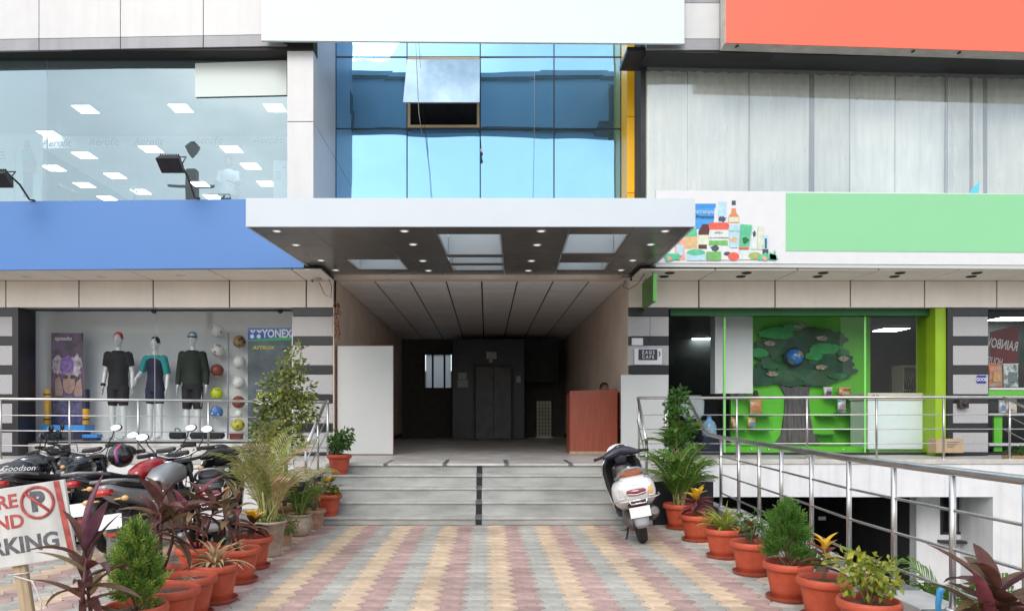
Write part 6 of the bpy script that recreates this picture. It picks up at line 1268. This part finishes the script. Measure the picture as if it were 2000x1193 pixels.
# ---- next shop at the far right
rb = thing('banner_reflection', 'reflection of a dark red banner with mirrored lettering, built as a sheet inside the far right window', 'banner', tuple(at(1962, 715, 13.9))); YQ = 13.9  # sheet added in place of a street banner's reflection in the glass
part('sheet', MB().hexa([at(1934, 722, YQ), at(1986, 722, YQ), at(1986, 722, YQ)+Vector((0, .01, 0)), at(1934, 722, YQ)+Vector((0, .01, 0))], [at(1934, 648, YQ), at(1990, 634, YQ), at(1990, 634, YQ)+Vector((0, .01, 0)), at(1934, 648, YQ)+Vector((0, .01, 0))]), M('banner_red', (.14,.012,.02), .6, var=.2, vs=3), rb, world=True)
text('RAINBOW', .26, K['board_grey'], rb, Vector((xx(1988, YQ), YQ-.003, zz(678, YQ)))-wl(rb), (R(90), R(-9), R(180)), .001, sx=.55, align='LEFT', bold=.003)
text('HOUSE', .2, K['board_grey'], rb, Vector((xx(1958, YQ), YQ-.003, zz(708, YQ)))-wl(rb), (R(90), R(-9), R(180)), .001, sx=.5, align='LEFT')
fs = thing('display_shelf', 'white and green display shelving in the far right shop window', 'shelf', (xx(1990, 13.7), 13.7, ZL))
for y in (757, 807, 866): part('shelf', MB().box(xx(1932, 13.6), 12, 13.6, 14.0, zz(y, 13.6)-.04, zz(y, 13.6)), K['print_white'], fs, world=True)
part('green_board', MB().box(xx(1932, 13.6), 12, 13.62, 13.64, zz(775, 13.6), zz(757, 13.6)-.042), K['green_wall'], fs, world=True); part('green_post', MB().box(xx(1946, 13.6), xx(1962, 13.6), 13.66, 13.7, ZL+.04, zz(808, 13.6)-.042), K['green_wall'], fs, world=True)
packet(1944, 712, 756, 28, 13.8, (.6,.55,.5), (.55,.16,.06), (.5,.28,.12), 'orange topped clear snack bag on the far right shelf'); packet(1974, 712, 756, 30, 13.8, (.25,.3,.3), (.55,.6,.6), (.12,.16,.18), 'silver grey cellophane bag on the far right shelf'); packet(1957, 783, 806, 13, 13.8, (.6,.66,.75), (.75,.78,.8), (.1,.2,.4), 'small white packet on the lower far right shelf'); packet(1974, 778, 806, 24, 13.8, (.55,.3,.25), (.6,.55,.5), (.6,.5,.4), 'pink and brown packet on the lower far right shelf')
# ---- small fittings on the pillars and soffits
cs = thing('cafe_sign', 'white cafe name plate with dark cup logo on the right pillar', 'sign', tuple(at(1265, 710, YF-.03)))
part('plate', MB().pxbox(1239, 1293, 680, 712, YF-.03, .02), K['print_white'], cs, world=True, bev=.005); part('cup_logo', MB().pxbox(1247, 1284, 682, 703, YF-.034, .003), M('logo_dark', (.03,.03,.05), .5), cs, world=True)
hd = at(1286, 691, YF-.034); part('cup_handle', MB().tube([hd+Vector((.028*math.cos(a), 0, .04*math.sin(a))) for a in [R(-80+20*i) for i in range(9)]], .01, 6), M('logo_dark2', (.03,.03,.05), .5), cs, world=True)
for tx_, py in (('ZAGS', 688.5), ('CAFE', 697.5)): text(tx_, .085, K['print_white'], cs, Vector((xx(1265, YF), YF-.0365, zz(py, YF)))-wl(cs), TX, .0008, bold=.001, space=1.45, sx=.85)
solo('switch_plate', MB().pxbox(1234, 1256, 660, 674, YF-.03, .02), K['print_white'], 'small blank white plate on the right pillar above the cafe sign', 'plate', tuple(at(1245, 674, YF-.03)), bev=.004)
gd = thing('wall_sticker', 'small blue and white sticker on the far right striped pillar', 'sticker', tuple(at(1916, 750, YF-.012))); part('sheet', MB().pxbox(1908, 1926, 733, 748, YF-.012, .003), M('sticker_blue', (.02,.03,.25), .5), gd, world=True); text('GOOD', .085, K['print_white'], gd, Vector((xx(1917, YF), YF-.0135, zz(741, YF)))-wl(gd), TX, .0006, bold=.002, sx=.75)
bx = thing('alarm_box', 'dark metal socket box on the far right striped pillar behind the rail', 'box', tuple(at(1884, 800, YF-.1))); part('case', MB().pxbox(1875, 1893, 780, 797, YF-.1, .09), K['rust'], bx, world=True, bev=.01); part('bell', MB().lathe([(.05, 0), (.045, -.025), (.02, -.04), (0, -.04)], 16, at(1885, 788, YF-.101), mat=Matrix.Rotation(R(-90), 3, 'X')), K['dark_metal'], bx, world=True)
pk = thing('padlock', 'small white padlock shaped tag hanging at the green header', 'padlock', tuple(at(1835, 613, YS-.1))); part('body', MB().pxbox(1831, 1838, 606, 613, YS-.1, .03), K['print_white'], pk, world=True, bev=.006); part('shackle', MB().tube([at(1832.3, 606, YS-.085), at(1832.3, 603, YS-.085), at(1836.7, 603, YS-.085), at(1836.7, 606, YS-.085)], .008, 6), K['chrome'], pk, world=True)
hs = thing('hanging_sign', 'small green projecting sign hanging under the right soffit', 'sign', (xx(1279, 12.1), 12.4, 3.4)); hx = xx(1279, 12.1)
part('plate', MB().box(hx-.03, hx+.03, 12.1, 12.95, 3.40, 3.86), K['green_shade'], hs, world=True); part('edge', MB().box(hx-.032, hx+.032, 12.085, 12.0985, 3.398, 3.862), K['green_plate'], hs, world=True)
for y in (12.25, 12.8): part('hanger', MB().tube([(hx, y, 3.861), (hx, y, 3.915)], .008, 6), K['dark_metal'], hs, world=True)
solo('cable', MB().tube([at(1268, 590, 12.6), at(1270, 640, 12.85), at(1269, 668, 12.95)], .004, 5), K['black_plastic'], 'thin dark cable hanging below the small green sign', 'cable', tuple(at(1269, 668, 12.95)))
def cctv(px, py, Y, label, s=1):
    T = thing('security_camera', label, 'camera', tuple(at(px, py, Y))); part('housing', MB().tube([(-.07*s, -.08, -.02), (.06*s, .03, .03)], .03, 10), K['kerb'], T); part('lens', MB().tube([(-.078*s, -.088, -.023), (-.07*s, -.08, -.02)], .022, 10), K['black_gloss'], T); part('bracket', MB().tube([(.03*s, .0, .02), (.05*s, .05, .10), (.05*s, .06, .16)], .011, 6), K['kerb'], T)
cctv(620, 548, 12.75, 'small pale security camera under the left soffit beside the entrance'); cctv(1223, 545, 12.8, 'dark smudged security camera at the right upper corner of the entrance', -1)
solo('cable', MB().tube([at(624, 552, 12.85), at(634, 575, 12.9), at(646, 582, 12.92), at(648, 560, 12.9), at(640, 540, 12.85), at(615, 520, 12.3)], .006, 5), K['black_plastic'], 'black cable looping from the left security camera', 'cable', tuple(at(640, 560, 12.9)))
solo('cable', MB().tube([at(1222, 548, 12.85), at(1217, 560, 12.9), at(1228, 565, 12.9), at(1245, 555, 12.7), at(1262, 530, 12.3)], .006, 5), K['black_plastic'], 'black cable looping from the right security camera to the small green sign', 'cable', tuple(at(1225, 560, 12.9)))
gr = thing('dry_garland', 'withered brown leaf garland hanging at the left edge of the entrance', 'garland', tuple(at(657, 660, 12.95)))
q = random.Random(5); mbg = MB()
for i in range(46):
    p = at(657+q.uniform(-4, 6), 588+q.uniform(0, 70), 12.95); d = Vector((q.gauss(0, .5), q.gauss(0, .3), -1)).normalized(); l = q.uniform(.06, .15); wv = Vector((.012, 0, 0)); mbg.add([p, p+d*l*.5+wv, p+d*l, p+d*l*.5-wv], [(0, 1, 2, 3)])
part('leaves', mbg, M('dry_leaf', (.16,.06,.03), .8, var=.4, vs=20), gr, world=True); part('string', MB().tube([at(655, 560, 12.96), at(657, 660, 12.95)], .004, 5), K['rust'], gr, world=True)
# ---- floodlights over the blue sign
def flood(px, py, bx_, by_, label):
    T = thing('floodlight', label, 'floodlight', tuple(at(bx_, by_, 11.97)))
    c = at(px, py, 11.3); b = at(bx_, by_, 11.97); FK = 1.3; t = c+Vector((.06, .06, .14))
    part('arm', MB().tube([b+Vector((.1, .03, .0)), b+Vector((.02, 0, .01)), b.lerp(t, .45)+Vector((.03, 0, .04)), t], .016, 8), K['rust'], T, world=True)
    rm_ = Matrix.Rotation(R(-35), 3, 'X') @ Matrix.Rotation(R(0), 3, 'Z'); pts = lambda x, y, z: c+rm_ @ (Vector((x, y, z))*FK)
    hd_ = part('lamp_head', MB().hexa([pts(-.15, -.09, -.03), pts(.13, -.09, -.03), pts(.13, .12, -.03), pts(-.15, .12, -.03)], [pts(-.13, -.07, .05), pts(.11, -.07, .05), pts(.11, .10, .05), pts(-.13, .10, .05)]), K['dark_metal'], T, world=True)
    for k in range(9): part('cooling_fin', MB().hexa([pts(-.12+k*.027, -.08, .051), pts(-.112+k*.027, -.08, .051), pts(-.112+k*.027, .10, .051), pts(-.12+k*.027, .10, .051)], [pts(-.12+k*.027, -.08, .075), pts(-.112+k*.027, -.08, .075), pts(-.112+k*.027, .10, .075), pts(-.12+k*.027, .10, .075)]), K['dark_metal'], hd_, world=True)
    part('yoke', MB().tube([pts(-.16, 0, 0), pts(-.16, .02, .15), pts(.14, .02, .15), pts(.14, 0, 0)], .010, 6), K['dark_metal'], T, world=True)
flood(334, 319, 378, 387, 'dark floodlight on a bent arm above the blue sign, near the canopy'); flood(-3, 348, 55, 391, 'dark floodlight on a bent arm above the blue sign, cut by the left picture edge')
# ---- upstairs interior pieces seen through the upper left glass
for px, py in ((200, 277), (288, 276), (404, 274), (522, 273), (108, 279)): text('Aerofit', .22, K['paint_grey'], B, Vector((xx(px, 15.7), 15.725, zz(py, 15.7)))-wl(B), TX, .001, shear=.2, name='wall_lettering', bold=.002)
wp = thing('wall_poster', 'white partition with fitness poster figure at the left of the upper window', 'poster', tuple(at(40, 390, 14.2)))
part('partition', MB().pxbox(-40, 80, 262, 420, 14.3, .05), K['int_white'], wp, world=True); part('panel', MB().pxbox(-40, 28, 290, 400, 14.28, .015), K['print_white'], wp, world=True)
pr(wp, 'figure_legs', [(45, 335), (63, 335), (62, 385), (54, 385), (46, 385)], 14.28, K['paint_grey'], .002); pr(wp, 'figure_body', [(42, 292), (62, 292), (70, 320), (66, 340), (62, 336), (46, 336), (44, 320)], 14.28, skinp, .003); pr(wp, 'figure_top', [(43, 296), (62, 296), (60, 312), (45, 316)], 14.28, M('cyan_print', (.1,.4,.5), .6), .005); pr(wp, 'figure_head', blob(52, 283, 6, 9), 14.28, skinp, .004)
for k in range(3): part('print_bar', MB().pxbox(0, 8+k*2, 296+k*6, 299+k*6, 14.277, .002), K['bench_blue'], wp, world=True)
ac = thing('standing_cooler', 'tall white standing air conditioner at the right end of the upper window', 'air conditioner', tuple(at(548, 392, 13.2))); part('case', MB().pxbox(533, 562, 313, 400, 13.2, .3), K['print_white'], ac, world=True, bev=.01); part('display', MB().pxbox(550, 558, 325, 329, 13.195, .004), K['bench_blue'], ac, world=True)
for k in range(6): part('louver', MB().pxbox(538, 549, 335+k*3, 336+k*3, 13.192, .006), K['acp_grey'], ac, world=True)
solo('window_film', MB().pxbox(381, 560, (124, 118), (190, 186), YU-.03, .004), K['white_sign'], 'blank pale rectangular sheet stuck on the upper left glass beside the column', 'sheet', tuple(at(470, 188, YU+.02)))
def bike(px, Y, label):
    T = thing('exercise_bike', label, 'exercise bike', (xx(px, Y), Y, 4.45)); k = zz(365, Y)-4.45
    part('frame', MB().tube([(-.3, 0, .1), (0, 0, k*.45), (.2, 0, k*.9)], .03, 8).tube([(.0, 0, k*.45), (-.2, 0, k*.75)], .03, 8).box(-.5, .5, -.2, .2, 0, .06), K['dark_metal'], T); part('handlebar', MB().tube([(.1, -.25, k*.98), (.22, -.1, k*.95), (.22, .1, k*.95), (.1, .25, k*.98)], .018, 8), K['chrome'], T); part('saddle', MB().ell((-.2, 0, k*.77), (.15, .1, .04)), K['print_white'], T); part('flywheel', MB().lathe([(0, -.02), (.25, -.02), (.25, .02), (0, .02)], 20, (.3, 0, .35), mat=Matrix.Rotation(R(90), 3, 'X')), K['acp_grey'], T)
bike(120, 14.0, 'exercise bike behind the upper left glass above the left floodlight'); bike(445, 14.4, 'exercise bike in front of the person behind the upper left glass'); bike(245, 15.2, 'white saddled exercise bike in the middle of the upper left window')
# ---- loose cables and bulb in front of the blue glass
solo('cable', MB().tube([at(812, 84, 13.0), at(814, 130, 13.05), at(818, 220, 12.9), at(824, 262, 13.3)], .006, 5), K['kerb'], 'pale cable hanging in front of the open window sash', 'cable', tuple(at(818, 220, 12.9)))
solo('cable', MB().tube([at(818, 84, 13.7), at(830, 262, 13.75), at(838, 330, 13.75), at(842, 386, 13.75)], .004, 5), K['black_plastic'], 'thin dark cable hanging down the blue glass below the open sash', 'cable', tuple(at(838, 330, 13.75)))
solo('cable', MB().tube([at(1044, 130, 13.8), at(1044, 270, 13.82), at(1042, 386, 13.8)], .003, 5), K['kerb'], 'thin pale line hanging down the third column of blue glass', 'cable', tuple(at(1044, 270, 13.8)))
lb_ = thing('light_bulb', 'small bulb hanging on a wire at the middle of the blue glass', 'bulb', tuple(at(940, 305, 13.7))); part('wire', MB().tube([at(938, 255, 13.75), at(940, 292, 13.7)], .004, 5), K['black_plastic'], lb_, world=True); part('glass', MB().ell(at(940, 301, 13.7), (.032, .032, .042), 12, 8), K['black_gloss'], lb_, world=True); part('socket', MB().lathe([(.018, 0), (.018, .06), (0, .062)], 10, at(940, 297, 13.7)), K['print_white'], lb_, world=True)
# things poking out above the right sign and below the orange one
solo('loose_film', MB().add([at(1893, 379, 12.2), at(1900, 366, 12.2), at(1914, 355, 12.2), at(1912, 370, 12.2), at(1909, 379, 12.2)], [(0, 1, 2, 3, 4)]), M('cyan_film', (.12,.55,.68), .3), 'scrap of cyan plastic film sticking up behind the green sign', 'film', tuple(at(1903, 379, 12.2)))
# ================================================================ printed product picture on the green shop sign
PY = YC-.002
pg = {k: M('print_'+k, c, .5, var=.12, vs=14) for k, c in dict(blue=(.05,.30,.68), paleblue=(.42,.62,.72), amber=(.62,.24,.10), brownb=(.09,.025,.025), red=(.72,.11,.07), pale=(.62,.70,.68), green=(.09,.48,.27), tan=(.62,.42,.2), grass=(.16,.42,.12), olive=(.36,.40,.12), dark=(.06,.07,.10), peach=(.75,.35,.25), cream=(.62,.66,.5)).items()}
def pp_(name, poly, m, e=.001): pr(gs, name, poly, YC, pg[m] if m in pg else K[m], e)
rc = lambda a, b, c, d: [(a, c), (b, c), (b, d), (a, d)]
pp_('print_tub', [(1358, 402), (1396, 402), (1393, 448), (1358, 448)], 'blue'); pp_('print_lid', [(1358, 398), (1398, 398), (1398, 406), (1358, 406)], 'bench_blue', .003)
pp_('print_bottle', rc(1402, 1419, 394, 436), 'paleblue'); pp_('print_bottle', [(1429, 407), (1437, 407), (1438, 416), (1444, 424), (1444, 436), (1422, 436), (1422, 424), (1428, 416)], 'amber'); pp_('print_cap', rc(1429, 1437, 392, 401), 'dark'); pp_('print_label', rc(1423, 1443, 424, 434), 'cream', .003)
pp_('print_pattern', blob(1411, 428, 7, 6, 14, .4, 3), 'dark', .003)
pp_('print_jar', rc(1337, 1362, 462, 486), 'tan'); pp_('print_lid', [(1336, 462), (1362, 462), (1360, 446), (1350, 446)], 'green', .002); pp_('print_bottle', [(1372, 438), (1384, 438), (1386, 446), (1388, 486), (1364, 486), (1364, 452)], 'brownb', .003); pp_('print_label', rc(1364, 1386, 459, 478), 'cream', .005)
pp_('print_jar', [(1386, 448), (1421, 448), (1424, 490), (1420, 494), (1382, 494), (1380, 482)], 'pale', .007); pp_('print_lid', [(1383, 437), (1388, 435), (1420, 435), (1424, 439), (1422, 449), (1385, 449)], 'red', .009); pp_('print_band', rc(1384, 1421, 470, 480), 'grass', .009); pp_('print_leaves', blob(1396, 486, 9, 6, 14, .4, 4), 'dark', .009)
pp_('print_tube', [(1424, 440), (1445, 438), (1441, 484), (1425, 484)], 'paleblue', .011); pp_('print_flower', blob(1433, 468, 6, 5, 10, .4, 5), 'tan', .013); pp_('print_tube', [(1446, 438), (1468, 440), (1462, 487), (1443, 487)], 'green', .013); pp_('print_cap', rc(1443, 1462, 483, 487), 'red', .015); pp_('print_star', blob(1455, 470, 6, 6, 10, .5, 6), 'green_dark', .015)
pp_('print_tube', [(1469, 442), (1479, 442), (1477, 487), (1466, 487)], 'pale', .011); pp_('print_leaves', blob(1472, 458, 4, 6, 10, .5, 7), 'dark', .013); pp_('print_tube', [(1481, 443), (1492, 443), (1488, 488), (1479, 488)], 'cream', .011); pp_('print_stick', rc(1489, 1500, 460, 500), 'paleblue', .013); pp_('print_stick', rc(1493, 1497, 466, 486), 'dark', .015); pp_('print_cap', rc(1489, 1500, 487, 500), 'dark', .015)
pp_('print_bottle', [(1318, 478), (1336, 466), (1340, 476), (1336, 490), (1338, 508), (1318, 506)], 'peach', .003); pp_('print_label', rc(1321, 1334, 478, 498), 'paleblue', .005)
pp_('print_tin', blob(1359, 494, 18, 7), 'green', .009); pp_('print_tin', rc(1341, 1377, 496, 509), 'paleblue', .011); pp_('print_tin', blob(1359, 494, 17, 5), 'green', .013); pp_('print_soap', rc(1379, 1408, 492, 509), 'grass', .015); pp_('print_box', rc(1408, 1442, 486, 508), 'print_white', .013); pp_('print_oval', blob(1432, 501, 11, 8), 'red', .017); pp_('print_oval', blob(1420, 496, 7, 4), 'dark', .015); pp_('print_box', rc(1443, 1488, 489, 507), 'pale', .013); pp_('print_oval', blob(1474, 500, 13, 7), 'olive', .017)
for cx in (1305, 1490): pp_('print_leaves', blob(cx+8, 503, 18, 7, 18, .4, cx), 'green', .018); pp_('print_bloom', blob(cx+2, 505, 5, 4, 10, .3, cx), 'peach', .02)
pp_('print_leaves', [(1503, 508), (1502, 492), (1508, 498), (1513, 488), (1516, 508)], 'green', .018)
for s_, px, py, sz, m in (('PATANJALI', 1377, 415, .075, 'print_white'), ('Premium', 1377, 424, .085, 'cloth_navy'), ('AMLA', 1403, 455, .05, 'dark_red'), ('CHYAWANPRASH', 1403, 465, .042, 'dark_red'), ('Aloe Vera', 1434, 452, .04, 'green_dark')):
    text(s_, sz, K[m], gs, Vector((xx(px, YC), YC-.013, zz(py, YC)))-wl(gs), TX, .0005, name='print_lettering')
# ================================================================ across the street (seen in the window reflections)
def block(x0, x1, y0, h, col, label, nx, nz, roofc=(.3,.3,.3)):
    T = thing('opposite_building', label, 'building', ((x0+x1)/2, y0, 0)); m = M('opposite_wall', col, .8, var=.08, vs=.4, streak=.12)
    part('wall', MB().box(x0, x1, y0-10, y0, 0, h), m, T, world=True); part('roof', MB().box(x0-.2, x1+.2, y0-10.2, y0+.2, h, h+.5), M('opposite_roof', roofc, .8), T, world=True)
    for i in range(nx):
        for j in range(nz):
            cx = x0+(x1-x0)*(i+.5)/nx; cz = 1.8+j*3.2; w = part('window', MB().box(cx-.8, cx+.8, y0+.001, y0+.06, cz-.75, cz+.75), K['board_grey'], T, world=True)
            part('pane', MB().box(cx-.7, cx+.7, y0+.062, y0+.07, cz-.65, cz+.65), K['black_gloss'], w, world=True)
block(-30, -14, -27, 7.0, (.55,.52,.46), 'cream two storey house across the street, reflected in the left shop window', 5, 2)
block(-12, 1, -30, 6.3, (.50,.56,.58), 'pale blue grey two storey house across the street, reflected in the glass', 4, 2); block(6, 26, -26, 9.4, (.56,.55,.52), 'white three storey house across the street, reflected in the green shop window', 6, 3)
for i, (x, y, s, lb) in enumerate(((-19, -21, 1.0, 'broad street tree across the road before the cream house'), (3.5, -22, 1.15, 'street tree across the road between the two pale houses'), (13, -20.5, .9, 'small street tree across the road before the three storey house'))):
    T = thing('street_tree', lb, 'tree', (x, y, 0)); part('trunk', MB().tube([(0, 0, 0), (.1, 0, 1.5*s), (0, .1, 3.2*s)], [.2, .15, .08], 8), K['stem'], T); leafcloud(T, [(0, 0, 4.2*s, 1.6*s, .8), (1.1*s, .2, 3.6*s, 1.1*s, .8), (-1.1*s, 0, 3.8*s, 1.1*s, .8), (.2, .6, 4.9*s, 1.0*s, .8)], 1800, .42, 'green', 70+i, 'crown')
up = thing('utility_pole', 'tall utility pole with a lamp across the forecourt, reflected in the upper glass', 'pole', (-13.6, -8.5, 0)); part('pole', MB().tube([(0, 0, 0), (0, 0, 12.2)], [.17, .12], 10), K['dark_metal'], up); part('transformer', MB().box(-.2, .2, -.2, .2, 11.4, 12.8), K['dark_metal'], up); part('crossarm', MB().box(-1, 1, -.05, .05, 12.05, 12.15), K['dark_metal'], up); part('lamp', MB().lathe([(.05, 13.3), (.2, 13.5), (.32, 13.8), (.1, 14.1), (0, 14.1)], 12), K['dark_metal'], up)
for i, (z, y, lb) in enumerate(((11.2, -8.5, 'upper overhead wire sagging along the road behind the viewer'), (10.2, -8.7, 'lower overhead wire sagging along the road behind the viewer'))):
    solo('overhead_wire', MB().tube([(-40+i*2+k*5, y, z-1.1*math.sin(math.pi*k/16)) for k in range(17)], .022, 5), K['black_plastic'], lb, 'wire', (0, y, z))
